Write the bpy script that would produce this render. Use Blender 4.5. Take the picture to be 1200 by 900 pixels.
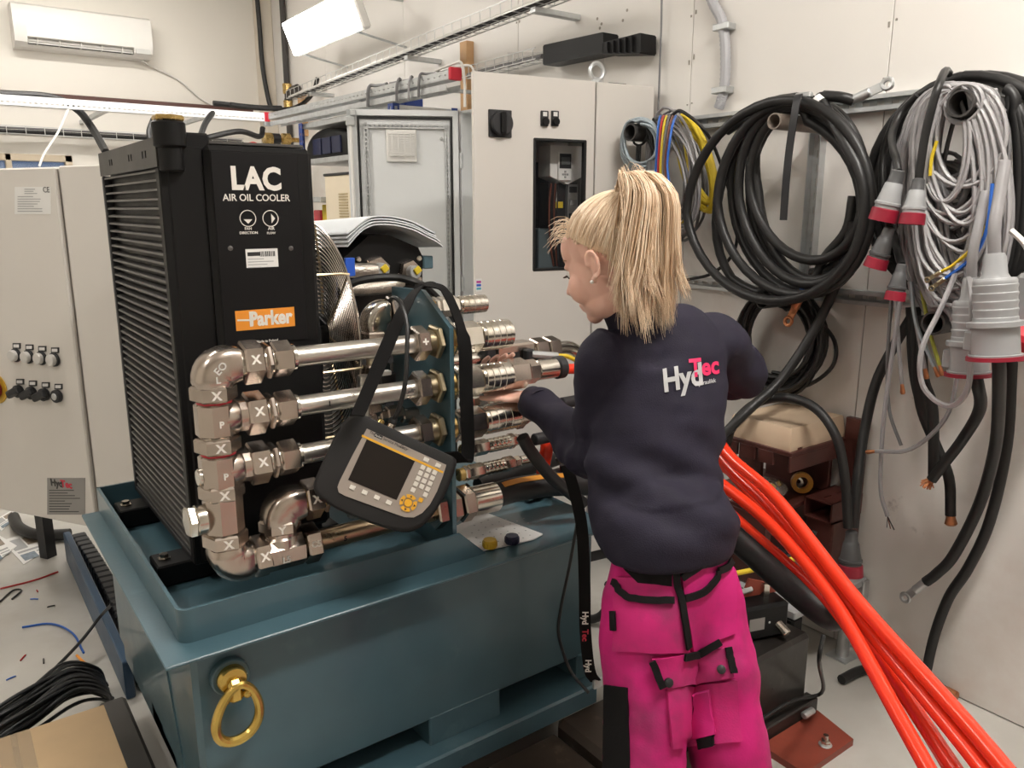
import bpy, bmesh, math, random
from mathutils import Vector, Matrix, noise
for _o in list(bpy.data.objects): bpy.data.objects.remove(_o)
S = bpy.context.scene
C = S.collection
R = math.radians
# ---------------------------------------------------------------- camera, world, exposure
CAMZ = 1.6
cam = bpy.data.objects.new('camera', bpy.data.cameras.new('camera')); C.objects.link(cam)
cam.data.sensor_width = 36.0; cam.data.lens = 930/1200*36; cam.data.clip_start = 0.05
PITCH = math.atan(205/930); YAW = R(36.3)
cam.location = (0, 0, CAMZ); cam.rotation_euler = (math.pi/2-PITCH, 0, -YAW)
S.camera = cam
S.view_settings.view_transform = 'Standard'; S.view_settings.look = 'None'
S.view_settings.gamma = 1.0; S.view_settings.use_curve_mapping = False
S.view_settings.exposure = 0.1
world = bpy.data.worlds.new('evening_sky'); S.world = world; world.use_nodes = True
wb = world.node_tree.nodes['Background']; wb.inputs[0].default_value = (0.10, 0.22, 0.5, 1); wb.inputs[1].default_value = 0.5
LAMP = 21.0
LAMPCOL = (1.0, 0.955, 0.895)
# pixel (1200x900) to a point on a plane, used to measure real positions
_cp, _sp, _cy, _sy = math.cos(PITCH), math.sin(PITCH), math.cos(YAW), math.sin(YAW)
def ray(u, v):
    r = u-600; d = v-450; dn = d*_cp+930*_sp; f = 930*_cp-d*_sp
    return Vector((f*_sy+r*_cy, f*_cy-r*_sy, -dn))
O = Vector((0, 0, CAMZ))
def PX(u, v, x): d = ray(u, v); return O+d*(x/d.x)
def PY(u, v, y): d = ray(u, v); return O+d*(y/d.y)
def PZ(u, v, z): d = ray(u, v); return O+d*((z-CAMZ)/d.z)
def PD(u, v, t): return O+ray(u, v).normalized()*t
CAMR = Vector((_cy, -_sy, 0)); CAMF = Vector((_sy*_cp, _cy*_cp, -_sp)); CAMU = CAMR.cross(CAMF)

# ---------------------------------------------------------------- materials
MATS = {}
def mat(name, col=(.5, .5, .5), rough=.5, metal=0., var=.06, vscale=6., bump=0., bscale=60., spec=.5, coat=0., emit=None, alpha=None, trans=0., aniso=0., sub=0.):
    if name in MATS: return MATS[name]
    m = bpy.data.materials.new(name); m.use_nodes = True; MATS[name] = m
    nt = m.node_tree; N = nt.nodes; L = nt.links; b = N['Principled BSDF']
    b.inputs['Base Color'].default_value = (*col, 1); b.inputs['Roughness'].default_value = rough
    b.inputs['Metallic'].default_value = metal; b.inputs['Specular IOR Level'].default_value = spec
    b.inputs['Coat Weight'].default_value = coat; b.inputs['Transmission Weight'].default_value = trans
    if sub: b.inputs['Subsurface Weight'].default_value = sub; b.inputs['Subsurface Radius'].default_value = (.012, .005, .003)
    tc = N.new('ShaderNodeTexCoord')
    if var:
        n = N.new('ShaderNodeTexNoise'); n.inputs['Scale'].default_value = vscale; n.inputs['Detail'].default_value = 5
        L.new(tc.outputs['Object'], n.inputs['Vector'])
        mx = N.new('ShaderNodeMix'); mx.data_type = 'RGBA'
        mx.inputs['A'].default_value = (*[max(0, c*(1-2*var)) for c in col], 1)
        mx.inputs['B'].default_value = (*[min(1, c*(1+2*var)) for c in col], 1)
        L.new(n.outputs['Fac'], mx.inputs['Factor']); L.new(mx.outputs['Result'], b.inputs['Base Color'])
        mr = N.new('ShaderNodeMapRange'); mr.inputs['To Min'].default_value = max(.02, rough-.12*min(1, rough*2)); mr.inputs['To Max'].default_value = min(1, rough+.12*min(1, rough*2))
        L.new(n.outputs['Fac'], mr.inputs['Value']); L.new(mr.outputs['Result'], b.inputs['Roughness'])
    if bump:
        n2 = N.new('ShaderNodeTexNoise'); n2.inputs['Scale'].default_value = bscale; n2.inputs['Detail'].default_value = 4
        L.new(tc.outputs['Object'], n2.inputs['Vector'])
        bp = N.new('ShaderNodeBump'); bp.inputs['Strength'].default_value = bump; bp.inputs['Distance'].default_value = .004
        L.new(n2.outputs['Fac'], bp.inputs['Height']); L.new(bp.outputs['Normal'], b.inputs['Normal'])
    if emit:
        b.inputs['Emission Color'].default_value = (*emit[0], 1); b.inputs['Emission Strength'].default_value = emit[1]
    if alpha is not None: b.inputs['Alpha'].default_value = alpha
    return m
def node(m, t): return m.node_tree.nodes.new(t)
def stain(m, col, scale, lo, hi, fac=.6, src='Object', vscale=None):
    """blotches of another colour with a shape of their own (dirt, wear)"""
    nt = m.node_tree; L = nt.links; b = nt.nodes['Principled BSDF']
    tc = node(m, 'ShaderNodeTexCoord'); n = node(m, 'ShaderNodeTexNoise'); n.inputs['Scale'].default_value = scale; n.inputs['Detail'].default_value = 6; n.inputs['Roughness'].default_value = .62
    if vscale:
        mp = node(m, 'ShaderNodeMapping'); mp.inputs['Scale'].default_value = vscale
        L.new(tc.outputs[src], mp.inputs['Vector']); L.new(mp.outputs['Vector'], n.inputs['Vector'])
    else: L.new(tc.outputs[src], n.inputs['Vector'])
    r = node(m, 'ShaderNodeMapRange'); r.inputs['From Min'].default_value = lo; r.inputs['From Max'].default_value = hi; r.inputs['To Max'].default_value = fac
    L.new(n.outputs['Fac'], r.inputs['Value'])
    mx = node(m, 'ShaderNodeMix'); mx.data_type = 'RGBA'; mx.inputs['B'].default_value = (*col, 1)
    old = b.inputs['Base Color'].links
    if old: L.new(old[0].from_socket, mx.inputs['A'])
    else: mx.inputs['A'].default_value = b.inputs['Base Color'].default_value
    L.new(r.outputs['Result'], mx.inputs['Factor']); L.new(mx.outputs['Result'], b.inputs['Base Color'])
    return m

wall_m = mat('painted_wall', (.80, .765, .70), .55, var=.02, vscale=2, bump=.05, bscale=30)
wall_up = mat('wall_board', (.77, .74, .70), .5, var=.02, vscale=2, bump=.04, bscale=20); stain(wall_up, (.52, .5, .47), 3.2, .66, .8, .25)
wall_lo = mat('wall_board_glossy', (.77, .74, .70), .33, var=.03, vscale=3, bump=.10, bscale=5); stain(wall_lo, (.55, .44, .37), 2.2, .5, .75, .5); stain(wall_lo, (.3, .27, .25), 9, .68, .76, .6)
ceil_m = mat('ceiling_paint', (.82, .8, .76), .8, var=.02)
concrete = mat('concrete_floor', (.52, .50, .46), .35, var=.12, vscale=2.5, bump=.08, bscale=12); stain(concrete, (.40, .36, .31), 1.8, .5, .72, .6); stain(concrete, (.62, .61, .58), 3.5, .55, .7, .5)
tankblue = mat('tank_paint', (.060, .120, .148), .33, var=.07, vscale=9, bump=.05, bscale=90, coat=.25); stain(tankblue, (.16, .26, .28), 5, .62, .75, .3)
blackpaint = mat('black_powder_coat', (.007, .0068, .007), .45, var=.1, spec=.22)
blacksat = mat('black_satin', (.018, .018, .02), .5, var=.1)
blackmetal = mat('dark_fin_metal', (.13, .125, .12), .42, .55, var=.1)
rubber = mat('black_rubber', (.012, .0118, .012), .5, var=.12, bump=.05, bscale=120)
rubber2 = mat('black_cable_jacket', (.015, .0145, .0145), .42, var=.1, spec=.4)
blackwire = mat('black_wire', (.014, .014, .015), .4, var=.1)
zinc = mat('zinc_steel', (.55, .475, .42), .25, 1., var=.05, vscale=14); stain(zinc, (.40, .36, .32), 9, .5, .75, .4)
chrome = mat('nickel_steel', (.62, .585, .53), .2, 1., var=.06, vscale=20); stain(chrome, (.5, .44, .33), 12, .5, .7, .5)
pipe_m = mat('drawn_steel_tube', (.66, .625, .575), .3, .95, var=.08, vscale=14); stain(pipe_m, (.45, .38, .25), 7, .52, .7, .5)
galv = mat('galvanised_steel', (.56, .575, .58), .42, .8, var=.12, vscale=28)
wirezinc = mat('zinc_wire', (.62, .62, .61), .4, .85, var=.06)
guardwire = mat('fan_guard_wire', (.70, .62, .56), .25, .95, var=.12, vscale=8)
brass = mat('brass', (.60, .42, .16), .28, .95, var=.1, vscale=30)
yellowzinc = mat('yellow_zinc', (.40, .335, .22), .3, .9, var=.1, vscale=30)
gold = mat('yellow_chromate', (.62, .44, .12), .25, .9, var=.14, vscale=40); stain(gold, (.55, .28, .12), 30, .55, .75, .4)
copper = mat('copper_strand', (.55, .23, .11), .38, .9, var=.2, vscale=80, bump=.4, bscale=300)
greypaint = mat('light_grey_enamel', (.69, .655, .61), .42, var=.025, vscale=3, bump=.03, bscale=260)
greypaint2 = mat('blue_grey_enamel', (.74, .755, .755), .45, var=.025, vscale=3)
greydark = mat('grey_enamel_inside', (.36, .365, .365), .5, var=.04)
whiteplastic = mat('white_plastic', (.80, .785, .75), .35, var=.015)
cream = mat('cream_plastic', (.72, .63, .48), .5, var=.03)
ledwhite = mat('white_profile', (.78, .80, .82), .35, var=.02)
redplastic = mat('red_plastic', (.55, .02, .04), .4, var=.08)
plugred = mat('plug_red', (.25, .008, .025), .42, var=.1)
plugrey = mat('plug_grey', (.32, .325, .33), .42, var=.06)
plugdark = mat('plug_dark_grey', (.07, .07, .072), .45, var=.08)
redhose = mat('red_hose_jacket', (.80, .042, .013), .24, var=.05, vscale=14, coat=.3)
orangeband = mat('orange_band', (.62, .26, .03), .42, var=.06)
orange = mat('orange_print', (.83, .30, .03), .45, var=.02)
whiteprint = mat('white_print', (.80, .76, .70), .5, var=.0)
whiteink = mat('white_ink', (.62, .6, .56), .6, var=0.)
blackink = mat('black_ink', (.02, .02, .02), .5, var=0.)
redink = mat('red_ink', (.6, .03, .06), .5, var=0.)
greyink = mat('grey_ink', (.36, .36, .36), .5, var=0.)
paper = mat('paper', (.78, .77, .75), .6, var=.03)
labelsilver = mat('silver_label', (.30, .29, .28), .38, .4, var=.1)
cardboard = mat('cardboard', (.46, .32, .18), .75, var=.07, vscale=8, bump=.05, bscale=90)
cardfloor = mat('trodden_cardboard', (.42, .31, .21), .7, var=.1, vscale=5); stain(cardfloor, (.2, .14, .09), 4, .55, .7, .5)
rust = mat('primer_brown_steel', (.075, .022, .017), .42, var=.18, vscale=18); stain(rust, (.15, .06, .045), 14, .56, .7, .5)
redprimer = mat('red_primer', (.23, .045, .026), .5, var=.15, vscale=25)
oily = mat('oily_black_steel', (.022, .019, .017), .3, var=.3, vscale=10, bump=.15, bscale=25); stain(oily, (.10, .09, .08), 12, .58, .74, .5)
darkwood = mat('oiled_dark_timber', (.038, .026, .018), .42, var=.25, vscale=8, bump=.2, bscale=40); stain(darkwood, (.12, .09, .06), 16, .6, .72, .6)
wood = mat('pine_wood', (.52, .31, .15), .6, var=.2, vscale=9)
blueshelf = mat('blue_rack_paint', (.02, .05, .23), .4, var=.05)
bluebox = mat('blue_plastic', (.012, .016, .05), .35, var=.05)
bluesign = mat('bright_blue_plastic', (.02, .10, .55), .4, var=.03)
greycable = mat('grey_cable', (.27, .26, .265), .42, var=.08, vscale=20)
greycable2 = mat('light_grey_cable', (.31, .30, .305), .42, var=.06, vscale=20)
greycable3 = mat('mid_grey_cable', (.16, .157, .16), .45, var=.08, vscale=20)
bluegrey = mat('steel_blue_cable', (.36, .42, .46), .4, var=.06)
yellow = mat('yellow_cable', (.72, .53, .03), .42, var=.08)
bluewire = mat('blue_wire', (.02, .12, .5), .4, var=.05)
redwire = mat('red_wire', (.45, .02, .02), .4, var=.05)
brownwire = mat('brown_wire', (.16, .05, .03), .4, var=.05)
whitecable = mat('white_cable', (.72, .70, .66), .45, var=.03)
pipebrown = mat('painted_pipe', (.05, .045, .042), .5, var=.2)
braid = mat('braided_steel', (.55, .5, .44), .33, .85, var=.2, vscale=60, bump=.6, bscale=220)
clothwhite = mat('absorbent_felt', (.72, .75, .77), .85, var=.05, vscale=5, bump=.12, bscale=80)
glass = mat('clear_acrylic', (.05, .055, .06), .05, var=0, alpha=.07)
bag = mat('clear_bag', (.85, .84, .8), .12, var=0, alpha=.3)
screen = mat('lcd_screen', (.016, .012, .010), .38, var=0, spec=.2)
taupe = mat('keypad_taupe', (.30, .255, .22), .42, var=.03)
keywhite = mat('key_white', (.66, .62, .56), .5, var=0)
amber = mat('amber_key', (.72, .37, .02), .45, var=0)
yellowcap = mat('yellow_cap', (.62, .40, .03), .35, var=.1)
def lampmat(n, s): return mat(n, (.9, .9, .9), .5, var=0, emit=(LAMPCOL, s))

# ---------------------------------------------------------------- mesh helpers
def frame(d):
    d = Vector(d).normalized(); a = Vector((0, 0, 1)) if abs(d.z) < .95 else Vector((1, 0, 0))
    x = a.cross(d).normalized(); return x, d.cross(x), d
class MB:
    def __init__(s): s.v = []; s.f = []; s.mi = []; s.cm = 0
    def face(s, ids): s.f.append(tuple(ids)); s.mi.append(s.cm)
    def add(s, vs, fs):
        o = len(s.v); s.v += [Vector(p) for p in vs]
        for f in fs: s.face([i+o for i in f])
        return s
    def box(s, c, size, axes=None, bev=0.):
        c = Vector(c); X, Y, Z = axes or (Vector((1, 0, 0)), Vector((0, 1, 0)), Vector((0, 0, 1)))
        hx, hy, hz = [a/2 for a in size]
        if bev <= 0:
            P = [c+X*hx*i+Y*hy*j+Z*hz*k for k in (-1, 1) for j in (-1, 1) for i in (-1, 1)]
            return s.add(P, [(0, 2, 3, 1), (4, 5, 7, 6), (0, 1, 5, 4), (2, 6, 7, 3), (0, 4, 6, 2), (1, 3, 7, 5)])
        b = min(bev, hx*.49, hy*.49, hz*.49)
        P = []; idx = {}
        for i in (-1, 1):
            for j in (-1, 1):
                for k in (-1, 1):
                    for a in range(3):
                        q = [hx-b, hy-b, hz-b]; q[a] += b
                        idx[i, j, k, a] = len(P); P.append(c+X*q[0]*i+Y*q[1]*j+Z*q[2]*k)
        F = []
        sg = (-1, 1)
        for i in sg:
            for j in sg:
                for k in sg:
                    t = (idx[i, j, k, 0], idx[i, j, k, 1], idx[i, j, k, 2]); F.append(t if i*j*k > 0 else t[::-1])
        for i in sg: q = [idx[i, -1, -1, 0], idx[i, 1, -1, 0], idx[i, 1, 1, 0], idx[i, -1, 1, 0]]; F.append(q if i > 0 else q[::-1])
        for j in sg: q = [idx[-1, j, -1, 1], idx[-1, j, 1, 1], idx[1, j, 1, 1], idx[1, j, -1, 1]]; F.append(q if j > 0 else q[::-1])
        for k in sg: q = [idx[-1, -1, k, 2], idx[1, -1, k, 2], idx[1, 1, k, 2], idx[-1, 1, k, 2]]; F.append(q if k > 0 else q[::-1])
        for i in sg:
            for j in sg: q = [idx[i, j, -1, 0], idx[i, j, -1, 1], idx[i, j, 1, 1], idx[i, j, 1, 0]]; F.append(q if i*j > 0 else q[::-1])
            for k in sg: q = [idx[i, -1, k, 0], idx[i, 1, k, 0], idx[i, 1, k, 2], idx[i, -1, k, 2]]; F.append(q if i*k > 0 else q[::-1])
        for j in sg:
            for k in sg: q = [idx[-1, j, k, 1], idx[-1, j, k, 2], idx[1, j, k, 2], idx[1, j, k, 1]]; F.append(q if j*k > 0 else q[::-1])
        return s.add(P, F)
    def bb(s, a, b, bev=0.):
        a = Vector(a); b = Vector(b); return s.box((a+b)/2, [abs(q) for q in (b-a)], None, bev)
    def rings(s, rings, cap=True, closed=False):
        n = len(rings[0]); o = len(s.v)
        for r in rings: s.v += [Vector(p) for p in r]
        m = len(rings)
        for i in range(m if closed else m-1):
            a = o+i*n; b = o+((i+1) % m)*n
            for j in range(n): s.face((a+j, a+(j+1) % n, b+(j+1) % n, b+j))
        if cap and not closed:
            s.face([o+j for j in reversed(range(n))]); s.face([o+(m-1)*n+j for j in range(n)])
        return s
    def lathe(s, p0, d, prof, n=16, phase=0., cap=True):
        x, y, z = frame(d); p0 = Vector(p0)
        return s.rings([[p0+z*t+(x*math.cos(phase+2*math.pi*j/n)+y*math.sin(phase+2*math.pi*j/n))*max(r, 1e-4) for j in range(n)] for t, r in prof], cap)
    def cyl(s, p0, p1, r, n=12, r1=None, phase=0.):
        p0 = Vector(p0); p1 = Vector(p1); L = (p1-p0).length
        return s.lathe(p0, p1-p0, [(0, r), (L, r if r1 is None else r1)], n, phase)
    def cylb(s, p0, p1, r, n=16, b=.003, phase=0.):
        p0 = Vector(p0); p1 = Vector(p1); L = (p1-p0).length; b = min(b, L*.45, r*.45)
        return s.lathe(p0, p1-p0, [(0, r-b), (b, r), (L-b, r), (L, r-b)], n, phase)
    def hexn(s, p0, p1, r, ph=0., b=.004):
        """hexagonal nut with chamfered ends (r to the corners)"""
        p0 = Vector(p0); p1 = Vector(p1); L = (p1-p0).length; b = min(b, L*.3)
        return s.lathe(p0, p1-p0, [(0, r*.90), (b, r), (L-b, r), (L, r*.90)], 6, ph)
    def tube(s, pts, r, n=8, closed=False, cap=True):
        """swept tube; r may be a number or a list"""
        pts = [Vector(p) for p in pts]; m = len(pts)
        rr = r if isinstance(r, (list, tuple)) else [r]*m
        T = []
        for i in range(m):
            a = pts[(i-1) % m] if (closed or i > 0) else pts[i]; b = pts[(i+1) % m] if (closed or i < m-1) else pts[i]
            t = b-a; T.append(t.normalized() if t.length > 1e-9 else Vector((0, 0, 1)))
        x, y, _ = frame(T[0]); out = []
        for i in range(m):
            t = T[i]; x = (x-t*x.dot(t))
            x = x.normalized() if x.length > 1e-6 else frame(t)[0]
            y = t.cross(x)
            out.append([pts[i]+(x*math.cos(2*math.pi*j/n)+y*math.sin(2*math.pi*j/n))*rr[i] for j in range(n)])
        return s.rings(out, cap, closed)
    def ribbon(s, pts, w, side, th=.002):
        """flat strap: width w along vectors 'side' (one or a list)"""
        pts = [Vector(p) for p in pts]; out = []
        for i, p in enumerate(pts):
            sd = Vector(side[i] if isinstance(side, list) else side)
            t = (pts[min(i+1, len(pts)-1)]-pts[max(i-1, 0)]).normalized(); sd = (sd-t*sd.dot(t)).normalized(); nn = t.cross(sd)
            out.append([p-sd*w/2-nn*th/2, p+sd*w/2-nn*th/2, p+sd*w/2+nn*th/2, p-sd*w/2+nn*th/2])
        return s.rings(out)
    def prism(s, poly, d):
        """polygon (3-D points) extruded by vector d"""
        poly = [Vector(p) for p in poly]; d = Vector(d); return s.rings([poly, [p+d for p in poly]])
    def sphere(s, c, r, n=12, m=8, sc=(1, 1, 1), axes=None):
        c = Vector(c); X, Y, Z = axes or (Vector((1, 0, 0)), Vector((0, 1, 0)), Vector((0, 0, 1)))
        out = []
        for i in range(m+1):
            th = math.pi*i/m; rr = max(math.sin(th), 1e-3)*r
            out.append([c+X*(rr*math.cos(2*math.pi*j/n)*sc[0])+Y*(rr*math.sin(2*math.pi*j/n)*sc[1])-Z*(math.cos(th)*r*sc[2]) for j in range(n)])
        return s.rings(out)
    def torus(s, c, ax, Rr, r, n=32, k=8):
        x, y, z = frame(ax); c = Vector(c)
        return s.tube([c+(x*math.cos(2*math.pi*i/n)+y*math.sin(2*math.pi*i/n))*Rr for i in range(n)], r, k, True)
    def build(s, name, m, parent=None, local=False, smooth=35., loc=None):
        me = bpy.data.meshes.new(name)
        V = s.v
        if parent is not None and not local:
            inv = wmat(parent).inverted(); V = [inv @ p for p in V]
        elif loc is not None and not local: V = [p-Vector(loc) for p in V]
        me.from_pydata([tuple(p) for p in V], [], s.f)
        ms = m if isinstance(m, (list, tuple)) else [m]
        for q in ms: me.materials.append(q)
        if len(ms) > 1: me.polygons.foreach_set('material_index', s.mi)
        finish(me, smooth)
        o = bpy.data.objects.new(name, me); C.objects.link(o)
        if parent is not None: o.parent = parent
        elif loc is not None: o.location = loc
        return o
def finish(me, smooth=35.):
    bm = bmesh.new(); bm.from_mesh(me); bmesh.ops.recalc_face_normals(bm, faces=bm.faces); bm.to_mesh(me); bm.free()
    me.polygons.foreach_set('use_smooth', [True]*len(me.polygons))
    if smooth is not None and smooth < 179: me.set_sharp_from_angle(angle=R(smooth))
    me.update()
def wmat(o):
    m = o.matrix_basis.copy(); p = o.parent
    while p is not None: m = p.matrix_basis @ m; p = p.parent
    return m
def tag(o, label, cat, group=None, kind=None):
    if label: o['label'] = label
    if cat: o['category'] = cat
    if group: o['group'] = group
    if kind: o['kind'] = kind
    return o
def thing(name, label, cat, loc=(0, 0, 0), rotz=0, group=None, kind=None):
    o = bpy.data.objects.new(name, None); C.objects.link(o); o.empty_display_size = .05
    o.location = loc; o.rotation_euler = (0, 0, rotz); o.matrix_basis = Matrix.Translation(Vector(loc)) @ Matrix.Rotation(rotz, 4, 'Z')
    return tag(o, label, cat, group, kind)
def struct(name, mb, m, loc=None, smooth=35.):
    o = mb.build(name, m, None, loc=loc, smooth=smooth); o['kind'] = 'structure'; return o
def piece(name, me, parent, loc=(0, 0, 0), rot=(0, 0, 0)):
    """an alike piece: shares its mesh, placed in its parent's space"""
    o = bpy.data.objects.new(name, me); C.objects.link(o); o.parent = parent; o.location = loc; o.rotation_euler = rot; return o
def spline(pts, k=6):
    """Catmull-Rom through the points"""
    P = [Vector(p) for p in pts]; P = [P[0]*2-P[1]]+P+[P[-1]*2-P[-2]]; out = []
    for i in range(1, len(P)-2):
        a, b, c, d = P[i-1:i+3]
        for j in range(k):
            t = j/k; out.append(.5*((2*b)+(c-a)*t+(2*a-5*b+4*c-d)*t*t+(3*b-a-3*c+d)*t**3))
    out.append(P[-2]); return out
def text(s, size, org, xd, ud, m, parent, name='lettering', ext=.0004, align='LEFT', bold=0., sx=1., lift=.0006, shear=0.):
    """flat lettering: a mesh standing a hair proud of its surface"""
    cu = bpy.data.curves.new(name, 'FONT'); cu.body = s; cu.size = size; cu.align_x = align; cu.extrude = ext; cu.offset = bold; cu.shear = shear; cu.resolution_u = 3
    t = bpy.data.objects.new(name, cu); C.objects.link(t)
    dg = bpy.context.evaluated_depsgraph_get(); me = bpy.data.meshes.new_from_object(t.evaluated_get(dg))
    bpy.data.objects.remove(t); bpy.data.curves.remove(cu)
    X = Vector(xd).normalized(); U = Vector(ud); U = (U-X*U.dot(X)).normalized(); Nn = X.cross(U)
    org = Vector(org)+Nn*lift
    inv = wmat(parent).inverted()
    vs = [tuple(inv @ (org+X*v.co.x*sx+U*v.co.y+Nn*v.co.z)) for v in me.vertices]; fs = [tuple(p.vertices) for p in me.polygons]
    bpy.data.meshes.remove(me); me = bpy.data.meshes.new(name); me.from_pydata(vs, [], fs); me.materials.append(m); me.update()
    o = bpy.data.objects.new(name, me); C.objects.link(o); o.parent = parent; return o
def perf(mb, a, b, up, nrm, w, th, cs, ln, ht, ho=0.):
    """flat bar from a to b with real rectangular holes (centres cs along it)"""
    a = Vector(a); b = Vector(b); ax = (b-a).normalized(); L = (b-a).length; up = Vector(up).normalized(); nrm = Vector(nrm).normalized()
    ed = [0.]+[(cs[i]+cs[i+1])/2 for i in range(len(cs)-1)]+[L]
    for i, c in enumerate(cs):
        o = [(ed[i], -w/2), (ed[i+1], -w/2), (ed[i+1], w/2), (ed[i], w/2)]; h = [(c-ln/2, ho-ht/2), (c+ln/2, ho-ht/2), (c+ln/2, ho+ht/2), (c-ln/2, ho+ht/2)]
        V = [a+ax*s+up*t+nrm*z for z in (0, th) for s, t in o+h]; F = []
        for k in range(4):
            k2 = (k+1) % 4; F += [(k, k2, 4+k2, 4+k), (8+k, 12+k, 12+k2, 8+k2), (4+k, 4+k2, 12+k2, 12+k)]
            if k in (0, 2) or (k == 1 and i == len(cs)-1) or (k == 3 and i == 0): F.append((k, 8+k, 8+k2, k2))
        mb.add(V, F)
    return mb
def even(L, n): return [L*(i+.5)/n for i in range(n)]
def relax(paths, radii, iters=40, keep=3, gap=.001):
    """move hose paths apart until they only touch"""
    from mathutils.kdtree import KDTree
    for _ in range(iters):
        kd = KDTree(sum(len(p) for p in paths)); idx = []
        for i, p in enumerate(paths):
            for j, q in enumerate(p): kd.insert(q, len(idx)); idx.append((i, j))
        kd.balance(); mv = {}
        for i, p in enumerate(paths):
            for j, q in enumerate(p):
                if j < keep: continue
                for co, n_, d in kd.find_range(q, radii[i]+max(radii)+gap):
                    i2, j2 = idx[n_]
                    if i2 == i: continue
                    t = (p[min(j+1, len(p)-1)]-p[j-1]).normalized(); w = q-co; w = w-t*w.dot(t); nd = radii[i]+radii[i2]+gap
                    if w.length < nd: mv[i, j] = mv.get((i, j), Vector())+(w.normalized() if w.length > 1e-5 else frame(t)[0]*(1 if i > i2 else -1))*(nd-w.length)*.3
        for (i, j), d in mv.items(): paths[i][j] = paths[i][j]+(d if d.length < .008 else d.normalized()*.008)
        for p in paths:
            for j in range(keep, len(p)-1): p[j] = p[j]*.8+(p[j-1]+p[j+1])*.1
    return paths
rnd = random.Random(7)
def jit(p, a): return Vector(p)+Vector((rnd.uniform(-a, a), rnd.uniform(-a, a), rnd.uniform(-a, a)))
XA, YA, ZA = Vector((1, 0, 0)), Vector((0, 1, 0)), Vector((0, 0, 1))
# ================================================================ the room
WX, BY, CZ = 2.61, 7.1, 3.6
floor = struct('floor', MB().bb((-3.6, -3.6, -.1), (WX+.12, BY+.12, 0)), concrete)
struct('ceiling', MB().bb((-3.6, -3.6, CZ), (WX+.12, BY+.12, CZ+.1)), ceil_m)
struct('wall_left', MB().bb((-3.6, -3.6, 0), (-3.5, BY+.12, CZ)), wall_m)
struct('wall_front', MB().bb((-3.5, -3.6, 0), (WX+.1, -3.5, CZ)), wall_m)
wr = struct('wall_right', MB().bb((WX+.014, -3.5, 0), (WX+.12, BY+.12, CZ)), wall_m)
seams = [-3.5, -2.1, -.9, .3, PX(1044, 50, WX).y, PX(811, 60, WX).y, 3.5, 4.7, 5.9, BY]
for i in range(len(seams)-1):
    for (z0, z1, mm) in ((.004, 1.945, wall_lo), (1.949, CZ, wall_up)):
        MB().bb((WX, seams[i]+.0015, z0), (WX+.013, seams[i+1]-.0015, z1), .001).build('wall_panel', mm, wr)
nh = MB()
for i in (4, 5, 6):
    for k in range(9):
        for s in (-.012, .012): nh.cyl((WX+.001, seams[i]+s, 2.02+k*.17+rnd.uniform(-.02, .02)), (WX-.0008, seams[i]+s, 2.02+k*.17), .004, 6)
for p in ((705, 28), (700, 22), (703, 33), (735, 12), (730, 24)): q = PX(*p, WX); nh.cyl(q+XA*.001, q-XA*.001, .007, 8)
nails = nh.build('nail_heads', mat('dull_nail', (.32, .29, .25), .6), wr); nails['kind'] = 'stuff'
# back wall with a low window
wz0, wz1, wx0, wx1 = 1.15, 2.0, .2, 1.02
wbk = MB(); wbk.bb((-3.5, BY, 0), (wx0, BY+.12, CZ)); wbk.bb((wx1, BY, 0), (WX+.1, BY+.12, CZ)); wbk.bb((wx0, BY, 0), (wx1, BY+.12, wz0)); wbk.bb((wx0, BY, wz1), (wx1, BY+.12, CZ))
struct('wall_back', wbk, wall_m)
wi = thing('window_1', None, None, (wx0, BY, wz0), kind='structure')
fr = MB(); tan = mat('window_frame_paint', (.58, .49, .37), .5)
for (a, b) in (((wx0, wz0), (wx1, wz0+.05)), ((wx0, wz1-.05), (wx1, wz1)), ((wx0, wz0), (wx0+.05, wz1)), ((wx1-.05, wz0), (wx1, wz1)), ((wx0+.38, wz0), (wx0+.42, wz1))): fr.bb((a[0], BY-.02, a[1]), (b[0], BY+.07, b[1]), .004)
fr.build('window_frame', tan, wi)
for (a, b) in ((wx0+.05, wx0+.38), (wx0+.42, wx1-.05)): MB().bb((a, BY+.03, wz0+.05), (b, BY+.036, wz1-.05)).build('pane', mat('window_glass', (.7, .8, .9), .04, var=0, alpha=.25), wi)
# dark timber ledge along the back wall, post in the corner, door casing strip
struct('trim_1', MB().bb((-3.5, BY-.10, 2.395), (2.42, BY, 2.435), .004), mat('dark_red_ledge', (.085, .03, .022), .5))
struct('trim_2', MB().bb((2.505, BY-.16, 0), (WX, BY, CZ), .006), mat('beige_post', (.66, .6, .51), .55, var=.05, bump=.05))
struct('baseboard_back', MB().bb((-3.5, BY-.015, 0), (2.5, BY, .08), .003), wall_m)

# ---------------------------------------------------------------- lamps
def ceiling_lamp(name, x, y, rot, k, label):
    t = thing('ceiling_lamp_'+name+'_offscreen', label, 'lamp', (x, y, 3.42), rot, 'ceiling lamps of the workshop')
    MB().box((0, 0, .05), (1.3, .24, .07), None, .01).build('housing', whiteplastic, t, local=True)
    for s in (-.4, .4): MB().cyl((s, 0, .08), (s, 0, CZ-3.42), .006, 6).build('hanger', galv, t, local=True)
    MB().box((0, 0, 0), (1.26, .22, .03), None, .008).build('diffuser_'+name+'_offscreen', lampmat('lamp_glow_'+name, LAMP*k/10), t, local=True)
    return t
ceiling_lamp('right', 1.5, .2, 0, 40, 'long fluorescent lamp on the ceiling nearest the hung cable coils')
ceiling_lamp('middle', .2, 3.5, R(8), 17, 'long fluorescent lamp on the ceiling above the grey control cabinet')
ceiling_lamp('left', -1.5, 1.6, R(90), 14, 'long fluorescent lamp on the ceiling away from the machines')
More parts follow.
